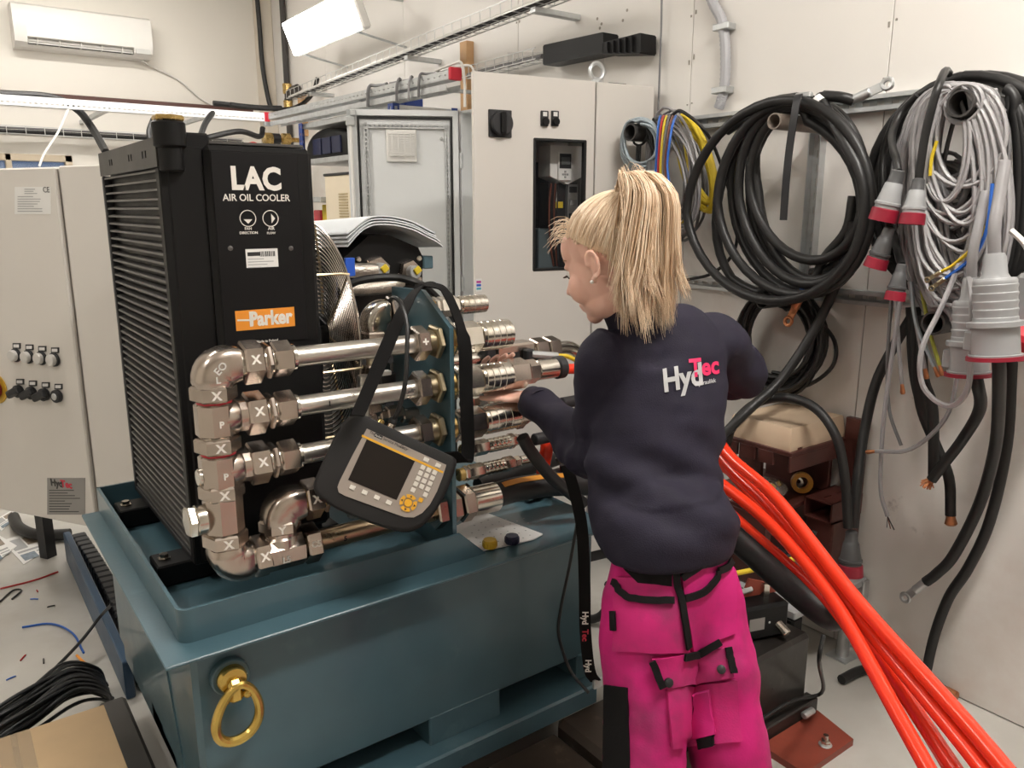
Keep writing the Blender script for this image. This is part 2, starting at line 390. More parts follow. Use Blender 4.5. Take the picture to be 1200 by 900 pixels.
ceiling_lamp('back', .75, 5.45, 0, 20, 'long fluorescent lamp on the ceiling in front of the air conditioner')
# the lamp on arms on the far wall
a = PX(337, 30, 2.22); b = PX(412, -8, 2.22); ln = (b-a)
t = thing('fluorescent_lamp', 'bright fluorescent lamp on slanted arms above the wire cable tray', 'lamp', a)
up = Vector((-.30, 0, .78)).normalized(); L = ln.normalized(); nn = L.cross(up).normalized()
if nn.x > 0: nn = -nn
cen = a+ln/2+Vector((.02, 0, -.085))
MB().box(cen-nn*.03, (ln.length+.04, .235, .06), (L, up, nn), .012).build('housing', whiteplastic, t)
MB().box(cen+nn*.012, (ln.length, .215, .03), (L, up, nn), .01).build('diffuser', lampmat('lamp_glow_w', LAMP*1.1), t)
for s in (-.42, .42):
    p = cen+L*ln.length*s-up*.11
    MB().tube([p, Vector((2.605, p.y-.03, p.z-.06))], .007, 6).build('arm', galv, t)
    p = cen+L*ln.length*s+up*.1
    MB().tube([p-nn*.03, Vector((2.605, p.y, p.z+.02))], .007, 6).build('arm', galv, t)

# ---------------------------------------------------------------- air conditioner
t = thing('air_conditioner', 'white split air conditioner high on the back wall', 'air conditioner', (.72, BY, 2.735))
def acprof(x): return [Vector((x, y, z)) for y, z in ((BY, 2.735), (BY-.13, 2.735), (BY-.185, 2.765), (BY-.205, 2.81), (BY-.205, 2.96), (BY-.19, 3.01), (BY-.15, 3.028), (BY, 3.028))]
def acmid(x): return [Vector((x, y, z)) for y, z in ((BY, 2.735), (BY-.13, 2.735), (BY-.165, 2.752), (BY-.10, 2.762), (BY-.10, 2.796), (BY-.205, 2.80), (BY-.205, 2.96), (BY-.19, 3.01), (BY-.15, 3.028), (BY, 3.028))]
MB().rings([acprof(.72), acprof(.80)]).rings([acmid(.80), acmid(1.50)]).rings([acprof(1.50), acprof(1.635)]).build('body', whiteplastic, t, smooth=25)
MB().bb((.80, BY-.103, 2.762), (1.50, BY-.098, 2.797), .001).build('air_outlet', mat('grey_duct', (.28, .27, .26), .6), t)
for i in range(2): MB().box((1.15, BY-.160, 2.770+i*.016), (.69, .03, .004), (XA, Vector((0, .8, .6)), Vector((0, -.6, .8)))).build('louver', whiteplastic, t)
for k in range(5): MB().bb((.86+k*.14, BY-.18, 2.758), (.866+k*.14, BY-.12, 2.798)).build('vane', whiteplastic, t)
MB().bb((1.51, BY-.199, 2.76), (1.62, BY-.185, 2.80), .003).build('display_panel', mat('ac_grey', (.6, .6, .58), .4), t)
tag(MB().tube(spline([(1.57, BY-.09, 2.73), (1.66, BY-.03, 2.70), (1.85, BY-.02, 2.62), (2.0, BY-.02, 2.50), (2.1, BY-.03, 2.44)], 8), .008, 6).build('air_conditioner_cable', whitecable, loc=(1.57, BY-.09, 2.5)), 'white power cord hanging from the air conditioner', 'cable')

# ---------------------------------------------------------------- strut frame (perforated profiles) with red end caps
t = thing('perforated_profile', 'white perforated profile with a red end cap running along the back of the workshop', 'profile', (-.4, 6.0, 2.23))
perf(MB(), (-.4, 5.99, 2.258), (2.15, 5.99, 2.258), ZA, YA, .06, .004, even(2.55, 85), .014, .009, -.011).build('face', ledwhite, t)
MB().bb((-.4, 5.996, 2.284), (2.15, 6.03, 2.288)).build('top_flange', ledwhite, t); MB().bb((-.4, 5.996, 2.228), (2.15, 6.03, 2.232)).build('bottom_flange', ledwhite, t)
MB().bb((2.15, 5.985, 2.222), (2.19, 6.035, 2.294), .006).build('end_cap', redplastic, t)
for x in (-.1, 1.1, 1.75): MB().bb((x, 6.03, 2.235), (x+.03, BY, 2.262)).build('bracket', galv, t)
t = thing('strut_channel', 'galvanised strut channel with a red end cap running above the shelves', 'profile', (2.2, 5.95, 2.25))
a = Vector((2.2, 5.96, 2.262)); b = Vector((2.2, 3.47, 2.238)); ax = (b-a).normalized(); sx = Vector((-1, 0, 0)); uz = ax.cross(sx); uz = uz if uz.z > 0 else -uz
c = (a+b)/2; Ls = (b-a).length
perf(MB(), a+sx*.028, b+sx*.028, uz, sx, .042, .004, even(Ls, 46), .022, .007).build('side_flange', galv, t); MB().box(c-sx*.03, (Ls, .004, .042), (ax, sx, uz)).build('side_flange', galv, t)
MB().box(c-uz*.021, (Ls, .064, .004), (ax, sx, uz)).build('web', galv, t)
MB().box(c-uz*.055+sx*.03, (Ls*.98, .004, .03), (ax, sx, uz)).build('lower_flange', galv, t); MB().box(c-uz*.055-sx*.05, (Ls*.98, .004, .03), (ax, sx, uz)).build('lower_flange', galv, t)
for k in range(9): MB().box(c+ax*Ls*((k+.5)/9-.5)-uz*.06-sx*.01, (.02, .08, .006), (ax, sx, uz)).build('rung', galv, t)
MB().box(b+ax*.008+uz*.004, (.024, .07, .06), (ax, sx, uz), .006).build('end_cap', redplastic, t)
for y in (3.75, 4.5, 5.4): MB().bb((2.2, y, 2.205), (WX, y+.03, 2.222)).build('wall_arm', galv, t)
MB().bb((2.14, 5.97, 2.195), (2.2, 6.0, 2.225)).build('corner_plate', galv, t)

# ---------------------------------------------------------------- wire mesh cable trays
def wire_tray(name, label, a, b, w, h, step, side, r=.0028, cables=()):
    a = Vector(a); b = Vector(b); ax = (b-a).normalized(); sd = Vector(side); sd = (sd-ax*sd.dot(ax)).normalized(); up = sd.cross(ax); up = up if up.z > 0 else -up
    t = thing(name, label, 'cable tray', a)
    for (s, z) in ((-w/2, h), (w/2, h), (-w/2, 0), (w/2, 0), (0, 0)): MB().tube([a+sd*s+up*z, b+sd*s+up*z], r, 5).build('long_wire', wirezinc, t)
    n = int((b-a).length/step); proto = None
    for i in range(n+1):
        p = ax*(i*step)
        if proto is None: proto = MB().tube([a+sd*-w/2+up*h, a+sd*-w/2, a+sd*w/2, a+sd*w/2+up*h], r, 5).build('cross_wire', wirezinc, t)
        else: piece('cross_wire', proto.data, t, p)
    for k, (s, z, rr, m, nm, lb) in enumerate(cables):
        pts = [a+(b-a)*(i/14)+sd*(s+rnd.uniform(-.004, .004))+up*(z+rnd.uniform(0, .003)) for i in range(15)]
        tag(MB().tube(spline(pts, 3), rr, 6).build(nm, m, loc=a), lb, 'cable')
    return t
wa = PX(690, -15, 2.36); wbp = PX(344, 116, 2.47)
t = wire_tray('wire_cable_tray', 'wire mesh cable tray climbing along the far wall under the bright lamp', wbp, wa, .11, .055, .09, (1, 0, 0),
    cables=[(-.004, .016, .012, rubber, 'power_cable', 'thick black cable lying in the upper wire tray'), (.030, .014, .010, rubber2, 'power_cable', 'thinner black cable beside the thick one in the upper wire tray'), (-.036, .012, .008, whitecable, 'white_cable', 'white cable along the edge of the upper wire tray')])
for f in (.12, .55, .9):
    p = wbp+(wa-wbp)*f
    MB().bb((p.x-.03, p.y-.02, p.z-.03), (WX, p.y+.02, p.z-.006), .002).build('wall_bracket', galv, t)
tb = wire_tray('wire_cable_tray', 'wire mesh cable tray with dark cables low on the back wall above the window', (-.6, BY-.12, 2.14), (2.3, BY-.12, 2.12), .10, .055, .12, (0, 1, 0),
    cables=[(-.028, .018, .014, rubber, 'power_cable', 'thick black cable in the tray on the back wall'), (.012, .015, .011, mat('slate_cable', (.06, .07, .075), .4), 'power_cable', 'slate grey cable in the tray on the back wall'), (.0, .042, .008, greycable3, 'power_cable', 'thin grey cable on top of others in the tray on the back wall')])
for x in (0., 1.2, 2.1): MB().bb((x, BY-.18, 2.10), (x+.03, BY, 2.125)).build('wall_bracket', galv, tb)
tc_ = wire_tray('wire_cable_tray', 'short wire mesh cable tray behind the tall cabinet', PX(548, 92, 2.54), PX(636, 70, 2.54), .09, .05, .08, (1, 0, 0),
    cables=[(0, .015, .012, greycable3, 'power_cable', 'grey cable in the short tray behind the tall cabinet')])
p = PX(575, 84, 2.5); MB().bb((2.46, p.y, p.z-.03), (WX, p.y+.03, p.z-.006)).build('wall_bracket', galv, tc_)
# timber studs on the wall
for (u, v0, v1, lb) in ((546, 49, 190, 'pine stud on the wall beside the tall cabinet'), (353, 108, 160, 'short pine stud in the corner behind the blue rack')):
    p = PX(u, v0, 2.58); q = PX(u, v1, 2.58)
    tag(MB().bb((2.56, p.y-.035, max(.9, q.z)), (WX, p.y+.035, p.z), .003).build('wooden_stud', wood, loc=(2.585, p.y, q.z)), lb, 'stud')
# ---------------------------------------------------------------- black plastic trays on the wall, clear sheet, conduit
def black_tray(p4, label, ribs):
    a, b, cc, d = p4                                    # near/far corners at x=2.5: far-bottom, far-top, near-top, near-bottom
    t = thing('black_plastic_tray', label, 'tray', (2.55, (a.y+cc.y)/2, a.z))
    e = XA*.09
    MB().prism([a, b, cc, d], XA*.006).build('front', blackpaint, t)
    for (p, q) in ((a, b), (b, cc), (cc, d), (d, a)):
        n_ = (q-p).normalized(); MB().prism([p, q, q+e, p+e], n_.cross(XA)*.005).build('rim', blackpaint, t)
    for i in range(ribs):
        f = (i+1)/(ribs+1); p = a+(d-a)*f; q = b+(cc-b)*f; MB().prism([p, q, q-XA*.012, p-XA*.012], YA*.004).build('rib', blackpaint, t)
    return t
black_tray([PX(637, 75, 2.5), PX(637, 54, 2.5), PX(706, 39, 2.5), PX(706, 61, 2.5)], 'long flat black plastic tray fixed on the wall above the tall cabinet', 0)
black_tray([PX(707, 62, 2.5), PX(707, 51, 2.5), PX(750, 40, 2.5), PX(750, 61, 2.5)], 'shorter ribbed black plastic tray on the wall above the tall cabinet', 5)
t = thing('clear_acrylic_sheet', 'clear acrylic sheet standing on top of the tall cabinet', 'sheet', (2.33, 2.8, 2.105))
MB().box((2.33, 2.85, 2.19), (.42, .005, .15), (Vector((.8, -.6, 0)), Vector((.6, .8, 0)), ZA)).build('sheet', glass, t)
t = thing('conduit', 'grey flexible conduit clipped to the wall by the yellow cable coil', 'conduit', PX(838, 130, 2.58))
cpts = spline([PX(824, -35, 2.585), PX(834, 0, 2.585), PX(846, 25, 2.585), PX(850, 60, 2.585), PX(849, 100, 2.585), PX(845, 118, 2.585), PX(842, 127, 2.585)], 14)
MB().tube(cpts, [.019+.0018*(i % 2) for i in range(len(cpts))], 10).build('tube', mat('conduit_grey', (.42, .42, .44), .45), t)
for (u, v) in ((848, 32), (846, 106)):
    p = PX(u, v, 2.585); MB().bb((2.56, p.y-.04, p.z-.012), (WX, p.y+.035, p.z+.012), .003).build('clip', galv, t)
tag(MB().tube([PX(776, -30, 2.58), PX(775, 30, 2.58), PX(771, 142, 2.58), PX(770, 170, 2.58)], .0045, 6).build('thin_cable', greycable3, loc=PX(771, 142, 2.58)), 'thin grey cable hanging straight down the wall beside the tall cabinet', 'cable')
# ---------------------------------------------------------------- corner pipes and cables
t = thing('heating_pipe', 'dark painted pipe with brass fittings running down the corner post', 'pipe', (2.56, 6.86, 0))
px = PX(334, 60, 2.578); hy = px.y
MB().cyl((px.x, hy, .1), (px.x, hy, CZ), .024, 10).build('pipe', pipebrown, t)
for z in (2.56, 2.43): MB().cylb((px.x, hy, z-.04), (px.x, hy, z+.04), .036, 10).build('coupling', brass, t)
MB().tube(spline([(px.x, hy, 2.47), (px.x-.005, hy-.06, 2.52), (px.x-.008, hy-.15, 2.535), (px.x-.008, hy-.24, 2.54)], 6), .03, 8).build('branch', pipebrown, t)
tag(MB().tube(spline([PY(299, -30, 6.92), PY(304, 30, 6.92), PY(308, 80, 6.92), PY(316, 122, 6.90), PY(322, 128, 6.85)], 8), .02, 8).build('power_cable', rubber, loc=PY(304, 60, 6.92)), 'black cable running down the beige corner post', 'cable')
tag(MB().tube(spline([PY(372, 92, 5.9), PY(366, 110, 6.0), PY(352, 123, 6.2), PY(335, 128, 6.1), PY(300, 126, 6.1), PY(270, 122, 6.1)], 8), .016, 8).build('power_cable', rubber, loc=PY(352, 123, 6.2)), 'black cable looping from the tray to the white profile', 'cable')
t = thing('pipe_fitting', 'brass and black pipe valve on the post behind the cooler', 'valve', PY(325, 163, 6.8))
for (u, m, r_) in ((314, brass, .05), (323, blacksat, .045), (335, brass, .045)):
    p = PY(u, 163, 6.45); MB().cylb(p-XA*.033, p+XA*.033, r_, 10).build('valve_body', m, t); MB().cyl(p, Vector((WX+.004, p.y, p.z)), .014, 8).build('wall_stub', brass, t)
for k, pts in enumerate([[(0, 110, 6.12), (60, 114, 6.12), (90, 128, 6.11), (108, 150, 6.06), (124, 178, 5.8)], [(250, 121, 6.24), (300, 126, 6.24), (330, 127, 6.24)], [(250, 131, 6.012), (240, 146, 5.9), (231, 172, 5.6)], [(308, 150, 6.12), (304, 160, 6.08), (280, 154, 6.0), (240, 162, 5.9)], [(180, 140, 6.0), (175, 155, 5.95), (178, 170, 5.9)]]):
    lb = ['thick black cable hanging over the white profile down behind the left cabinet', 'black cable lying along the white profile towards the corner', 'black cable dropping behind the top of the cooler', 'black cable sagging under the white profile near the red cap', 'black cable behind the filler cap of the cooler'][k]
    tag(MB().tube(spline([PY(*p) for p in pts], 8), .024 if k == 0 else .02, 8).build('power_cable', rubber, loc=PY(*pts[1])), lb, 'cable')
tag(MB().tube(spline([PY(82, 124, 6.012), PY(68, 155, 5.9), PY(52, 180, 5.8), PY(46, 195, 5.75)], 8), .007, 6).build('thin_white_cable', whitecable, loc=PY(68, 155, 5.9)), 'thin white cord hanging from the white profile to the left cabinet', 'cable')
for k, pts in enumerate([[(282, 181.5, 2.4), (287, 172, 2.42), (297, 168, 2.42), (304, 173, 2.42), (302, 181.5, 2.42)]]):
    tag(MB().tube(spline([PY(*p) for p in pts], 8), .005, 6).build('red_wire', redwire, loc=PY(*pts[1])), 'red wire looping up behind the black cooler', 'wire')
# cables lying on the strut channel and hanging down
def strutz(y): return 2.262+(2.238-2.262)*(5.96-y)/(5.96-3.47)
def drape(u, r, along, drop=.11):
    y = PX(u, 105, 2.2).y; z = strutz(y)+.022+r
    return [(2.166-r-.003, y+.01, z-drop), (2.166-r-.003, y, z-.03), (2.172-r*.5, y, z+.004), (2.19, y+along*.15, z+.004), (2.205, y+along*.6, strutz(y+along*.6)+.024+r), (2.2, y+along, strutz(y+along)+.024+r)]
def whitebend(u, x): return [Vector((x, min(PX(u, v, x).y, 3.425), PX(u, v, x).z)) for v in (126, 110, 99)]+[Vector((x-.01, 3.43, 2.272)), Vector((2.2, 3.50, 2.272)), Vector((2.2, 3.62, 2.272))]
cab_s = [(drape(500, .007, -.12), greycable3, .007, 'grey cable hung over the strut channel beside the open door'),
         (drape(488, .006, .14), greycable2, .006, 'light grey cable looped over the strut channel'),
         (drape(474, .008, .16), greycable3, .008, 'thick grey cable drooping from the strut channel'),
         (whitebend(541, 2.23), whitecable, .007, 'white cable bending down at the red end cap of the strut'),
         (whitebend(548, 2.29), whitecable, .006, 'second white cable bending down beside the wooden stud'),
         (drape(440, .01, -.14), greycable3, .01, 'dark grey cable bent over the strut above the blue rack'),
         ([(2.2+.006*math.sin(k), 5.9-k*.38, strutz(5.9-k*.38)-.005) for k in range(7)], rubber2, .012, 'black cable lying along the strut channel')]
cab_s[4][0][-3:] = [Vector((2.27, 3.43, 2.280)), Vector((2.218, 3.52, 2.278)), Vector((2.216, 3.64, 2.278))]
cab_s[3][0][-3:] = [Vector((2.21, 3.42, 2.285)), Vector((2.188, 3.47, 2.286)), Vector((2.186, 3.62, 2.276))]
for pts, m, r_, lb in cab_s:
    tag(MB().tube(spline(pts, 8), r_, 6).build('loose_cable', m, loc=pts[0]), lb, 'cable')
# ================================================================ the hydraulic unit
TX0, TX1, TY0, TY1, TZ = .35, 1.50, 1.63, 2.585, .70
tank = thing('hydraulic_tank', 'blue-green painted steel oil tank with flanged top under the cooler', 'tank', (TX0, TY0, .1))
body = MB(); body.bb((TX0, TY0, .268), (TX1, TY1, .692), .012); body.build('body', tankblue, tank)
MB().bb((.287, 1.566, .692), (TX1+.03, TY1, TZ), .002).build('top_flange', tankblue, tank)
lip = MB(); zt = .776; th = .008
lip.prism([(.335, 1.66, TZ), (.335, TY1, TZ), (.335, TY1, zt), (.335, 1.66, zt)], (th, 0, 0))
arc = [(.335+.025-.025*math.cos(a), 1.66-.025*math.sin(a)) for a in [i*math.pi/10 for i in range(6)]]
arci = [(.335+.025-.017*math.cos(a), 1.66-.017*math.sin(a)) for a in [i*math.pi/10 for i in range(6)]]
lip.rings([[Vector((x, y, TZ)), Vector((x, y, zt)), Vector((q, w, zt)), Vector((q, w, TZ))] for (x, y), (q, w) in zip(arc, arci)])
lip.prism([(.36, 1.635, TZ), (1.115, 1.635, TZ), (1.035, 1.635, zt), (.36, 1.635, zt)], (0, th, 0))
lip.bb((.335, TY1-th, TZ), (TX1, TY1, zt))
lip.build('upright_lip', tankblue, tank)
sk = MB(); sk.bb((.42, 1.575, .135), (TX1-.02, TY1+.02, .20), .006); sk.build('skid', tankblue, tank)
for (x0, x1) in ((.36, .44), (.925, 1.155), (1.44, TX1)): MB().bb((x0, 1.628, .19), (x1, TY1, .285), .004).build('foot', tankblue, tank)
MB().bb((.36, 1.95, .195), (TX1-.005, 2.2, .285)).build('inner_beam', tankblue, tank)
MB().prism([(.352, 1.95, .66), (.352, 2.12, .5), (.352, 2.12, .66)], (-.008, 0, 0)).build('gusset', tankblue, tank)
MB().prism([(.352, 1.78, .28), (.352, 2.0, .28), (.352, 1.9, .55)], (-.006, 0, 0)).build('gusset', tankblue, tank)
# boss for the lifting ring
MB().cylb((.425, 1.632, .603), (.425, 1.612, .603), .042, 24).build('lifting_boss', tankblue, tank)
ring = thing('lifting_ring', 'gold swivel lifting ring on the front of the blue tank', 'lifting ring', (.425, 1.61, .603))
MB().lathe((.425, 1.612, .603), (0, -1, 0), [(0, .032), (.012, .032), (.018, .028), (.02, .012)], 20).build('bolt_flange', gold, ring)
MB().box((.425, 1.592, .585), (.03, .03, .055), None, .008).build('yoke', gold, ring)
lk = []
for i in range(40):
    a = 2*math.pi*i/40; w = .049*(1.0-.24*math.cos(a)) ; lk.append(Vector((.425+math.sin(a)*w*.93+.008*math.cos(a), 1.583-.014*(1-math.cos(a))*.25, .535+math.cos(a)*.062)))
MB().tube(lk, [.0095+.002*(1-math.cos(2*math.pi*i/40))/2 for i in range(40)], 10, True).build('link', gold, ring)
for s in (-1, 1): MB().sphere((.425+s*.024, 1.583, .572), .011, 10, 6).build('stud', gold, ring)
# bulkhead plate (painted like the tank)
bx = 1.035
poly = [PX(459, 336, bx), PX(494, 340, bx), PX(524, 384, bx), Vector((bx, 1.672, .70)), Vector((bx, 1.99, .70))]
poly[2].y = min(poly[2].y, 1.672); poly[3].y = poly[2].y
MB().prism(poly, (.012, 0, 0)).build('bulkhead_plate', tankblue, tank)

# ---------------------------------------------------------------- air oil cooler
CX0, CX1, CY0, CY1, CB, CT = .437, .782, 1.892, 2.56, .755, 1.752
cool = thing('air_oil_cooler', 'tall black finned air oil cooler with white lettering on the blue tank', 'cooler', (CX0, CY0, .7))
for y in (1.93, 2.38):
    MB().bb((.36, y, .702), (.83, y+.09, .757), .004).build('foot_rail', blackpaint, cool)
    for x in (.385,): MB().lathe((x, y+.045, .757), ZA, [(0, .016), (.004, .016), (.004, .011), (.014, .011)], 6).build('bolt', chrome, cool)
MB().bb((CX0+.022, CY0+.01, CB), (CX1-.012, CY1-.005, CT-.012), .004).build('core', blackpaint, cool)
MB().bb((CX0, CY0, CB), (CX0+.035, CY0+.032, 1.69), .003).build('post', blackpaint, cool)
MB().bb((CX0, CY1-.022, CB), (CX0+.03, CY1, 1.69), .003).build('post', blacksat, cool)
MB().bb((CX0, CY0+.03, CB), (CX0+.03, CY1-.02, CB+.018), .002).build('bottom_rail', blacksat, cool)
hd = perf(MB(), (CX0-.002, CY0, 1.721), (CX0-.002, CY1, 1.721), ZA, XA, .062, .006, [y-CY0 for y in (1.99, 2.02, 2.14, 2.168, 2.38, 2.41)], .012, .016).build('header_plate', mat('header_grey', (.05, .048, .046), .42, .3), cool)
MB().bb((CX0+.02, CY0+.03, CT-.008), (CX1, CY1, CT), .002).build('top_plate', mat('header_grey2', (.10, .095, .09), .35, .4), cool)
slat = None; n = 45; z0, z1 = CB+.026, 1.684
prof = [(0, -.0035), (.001, .0015), (.017, .0045), (.018, -.0005)]
for i in range(n):
    z = z0+(z1-z0)*i/(n-1)
    if slat is None:
        slat = MB().rings([[Vector((CX0+.003+a, y, z0+b)) for a, b in prof] for y in (CY0+.03, CY1-.02)]).build('slat', blackmetal, cool)
    else: piece('slat', slat.data, cool, (0, 0, z-z0))
# front of the cooler: end tank and cover with a printed plaque
MB().bb((CX0+.01, CY0-.004, CB), (.545, CY0+.05, 1.742), .01).build('end_tank', blackpaint, cool)
fy = CY0-.022
cv = MB().bb((.53, fy, .79), (CX1, CY0+.09, 1.74), .012).build('cover', blackpaint, cool)
pl0, pl1 = PY(246, 178, fy).x, PY(348, 182, fy).x; pz0, pz1 = PY(262, 407, fy).z, PY(246, 177, fy).z
plq = MB().bb((pl0, fy-.0025, pz0), (pl1, fy+.002, pz1), .001).build('plaque', mat('plaque_black', (.0085, .008, .0085), .5, var=.05, spec=.18), cool)
FN = Vector((0, -1, 0)); py_ = fy-.0026
def FP(u, v): return PY(u, v, py_)
def ftext(s, u0, v0, u1, m, bold=0., name='lettering', hz=None):
    """lettering on the plaque between two measured points, baseline at v0"""
    a = FP(u0, v0); w = FP(u1, v0).x-a.x
    o = text(s, 1., a, XA, ZA, m, plq, name, ext=.0004, bold=bold)
    xs = [v.co.x for v in o.data.vertices]; zs = [v.co.z for v in o.data.vertices]; x0, x1_, zb = min(xs), max(xs), min(zs); inv = wmat(plq).inverted(); al = inv @ a
    ym = sum(v.co.y for v in o.data.vertices)/len(o.data.vertices); h = max(zs)-zb; hz = hz or h*w/(x1_-x0)
    for v in o.data.vertices:
        v.co.x = al.x+(v.co.x-x0)*w/(x1_-x0); v.co.z = al.z+(v.co.z-zb)*hz/h; v.co.y = al.y-(.0006 if v.co.y < ym else .0)
    return o
ftext('LAC', 272, 223, 330, whiteprint, .04, hz=FP(272, 194).z-FP(272, 223).z)
ftext('AIR OIL COOLER', 261, 235.5, 340, whiteprint, .012, hz=FP(261, 227).z-FP(261, 235.5).z)
for (u, tri) in ((290.5, 'd'), (317, 'r')):
    c = FP(u, 256); rr = .0182
    MB().torus(c, YA, rr, .0011, 28, 5).build('symbol_ring', whiteprint, plq)
    if tri == 'd': q = [(-.01, -.002), (.01, -.002), (0, -.012)]
    else: q = [(.002, .011), (.002, -.011), (.011, 0)]
    MB().prism([c+XA*a+ZA*b for a, b in q], (0, -.0004, 0)).build('symbol_arrow', whiteprint, plq)
ftext('FAN', 287, 269.5, 295, whiteprint, .02); ftext('DIRECTION', 281, 274.5, 302, whiteprint, .02)
ftext('AIR', 314, 269.5, 322, whiteprint, .02); ftext('FLOW', 313, 274.5, 323, whiteprint, .02)
for u in (270, 341): MB().lathe(FP(u, 291)-YA*-.001, FN, [(0, .006), (.002, .006), (.003, .003)], 8).build('rivet', blackmetal, plq)
a = FP(289, 314); b = FP(325, 291)
lbl = MB().bb((a.x, py_-.0006, a.z), (b.x, py_+.0005, b.z)).build('rating_label', paper, plq)
bc = MB(); rnd2 = random.Random(3); x = a.x+.44*(b.x-a.x)
while x < b.x-.008: w = rnd2.uniform(.0008, .0025); bc.bb((x, py_-.0009, b.z-.018), (x+w, py_-.0005, b.z-.006)); x += w+rnd2.uniform(.0008, .002)
bc.build('barcode', blackink, lbl)
MB().bb((a.x+.004, py_-.0009, b.z-.016), (a.x+.034, py_-.0005, b.z-.007)).build('logo_block', blackink, lbl)
tl = MB()
for k in range(4): tl.bb((a.x+.004, py_-.0009, b.z-.024-k*.0065), (a.x+.004+(b.x-a.x)*(.5, .8, .6, .4)[k], py_-.0005, b.z-.0222-k*.0065))
tl.build('fine_print', greyink, lbl)
a = FP(277, 388); b = FP(344.5, 359.5)
lg = MB().bb((a.x, py_-.0008, a.z), (b.x, py_+.0005, b.z)).build('logo_plate', orange, plq)
py_ -= .0008
ftext('Parker', 293, 383, 343.5, whiteprint, .038, 'logo_lettering', hz=FP(290, 366).z-FP(290, 384).z)
MB().prism([FP(278, 376.4), FP(294, 376.2), FP(294, 374.1), FP(278, 374.3)], (0, -.0004, 0)).build('logo_stroke', whiteprint, plq)
MB().prism([FP(294, 382), FP(297, 382), FP(297, 367.5), FP(294, 367.5)], (0, -.0004, 0)).build('logo_stroke', whiteprint, plq)
py_ += .0008
ftext('Made in Poland', 301, 402, 326, whiteprint, .01)
# filler neck with a brass hexagon
fyy = 1.884; fx = PY(198.5, 160, fyy).x; fz1 = PY(198.5, 142, fyy).z; fz0 = PY(198.5, 173, fyy).z
MB().cylb((fx, fyy, fz0-.05), (fx, fyy, fz0+.01), .026, 20).build('filler_neck', blackpaint, cool)
MB().cylb((fx, fyy, fz0), (fx, fyy, fz1), .0345, 24, .004).build('filler_body', blackpaint, cool)
fcap = MB().hexn((fx, fyy, fz1-.001), (fx, fyy, fz1+.012), .034).build('filler_cap', brass, cool)
MB().bb((CX0+.012, CY0-.002, 1.70), (.55, CY0+.04, 1.765), .005).build('neck_bracket', blackpaint, cool)
# fan guard: rings and ribs on the far side
GX, GY, GZ, GR = CX1, 2.225, 1.24, .325
MB().lathe((GX-.012, GY, GZ), XA, [(0, GR-.02), (0, GR+.012), (.02, GR+.012), (.02, GR-.004), (.012, GR-.02)], 48, cap=False).build('fan_shroud', blackpaint, cool)
guard = MB().torus((GX+.118, GY, GZ), XA, GR, .0035, 64, 6).build('fan_guard', guardwire, cool)
for k in range(1, 24):
    f = k/24; r_ = GR*(1-f*.93); x = GX+.118+.03*math.sin(f*math.pi/2)
    MB().torus((x, GY, GZ), XA, r_, .0027, 64, 5).build('ring_wire', guardwire, guard)
ribm = mat('guard_rib', (.62, .5, .32), .3, .9)
for j in range(8):
    a = 2*math.pi*(j+.2)/8; ca, sa = math.cos(a), math.sin(a)
    pts = [(GX, GY+ca*(GR+.004), GZ+sa*(GR+.004)), (GX+.1, GY+ca*(GR+.004), GZ+sa*(GR+.004)), (GX+.122, GY+ca*GR, GZ+sa*GR)]
    for k in range(1, 9):
        f = k/8; r_ = GR*(1-f*.93); pts.append((GX+.122+.03*math.sin(f*math.pi/2), GY+ca*r_, GZ+sa*r_))
    MB().tube(pts, .004, 6).build('rib', ribm, guard)
MB().cylb((GX+.05, GY, GZ), (GX+.15, GY, GZ), .06, 20).build('fan_hub', blacksat, cool)
for j in range(7):
    a = 2*math.pi*j/7; rd = Vector((0, math.cos(a), math.sin(a))); tg = Vector((.55, -math.sin(a)*.8, math.cos(a)*.8)).normalized()
    MB().prism([Vector((GX+.06, GY, GZ))+rd*.05-tg*.02, Vector((GX+.06, GY, GZ))+rd*.19-tg*.04, Vector((GX+.06, GY, GZ))+rd*.19+tg*.04, Vector((GX+.06, GY, GZ))+rd*.05+tg*.02], rd.cross(tg)*.004).build('fan_blade', blacksat, cool)

# ---------------------------------------------------------------- pipe manifold
MY = 1.72
man = thing('pipe_manifold', 'zinc plated steel pipe manifold with hexagonal fittings in front of the black cooler', 'pipes', (.467, MY, .70))
mx = .467
H1, H2, H3, H4, H5 = 1.272, 1.157, 1.041, .942, .818
OC = math.pi/8
def mark(s, p, size, parent=man, xd=XA, ud=ZA, m=whiteink):
    o = text(s, size, p, xd, ud, m, parent, 'paint_mark', ext=.0003, bold=.0006, align='CENTER'); return o
def nutmark(s, c, d, r, ph, size=.026, parent=man, dx=0.):
    """paint mark on the flat of a hexagonal nut that faces the room"""
    x, y, z = frame(d); c = Vector(c); best = max((x*math.cos(ph+math.pi/6+k*math.pi/3)+y*math.sin(ph+math.pi/6+k*math.pi/3) for k in range(6)), key=lambda q: q.dot(Vector((-.25, -1, .2))))
    xd = ZA.cross(best)*1.; xd = xd if xd.x > 0 else -xd
    ud = best.cross(xd); ud = ud if ud.z > 0 else -ud
    return text(s, size, c+best*(r*.8665)-ud*size*.35+xd*dx, xd, ud, whiteprint, parent, 'paint_mark', ext=.0003, bold=.0010, align='CENTER')
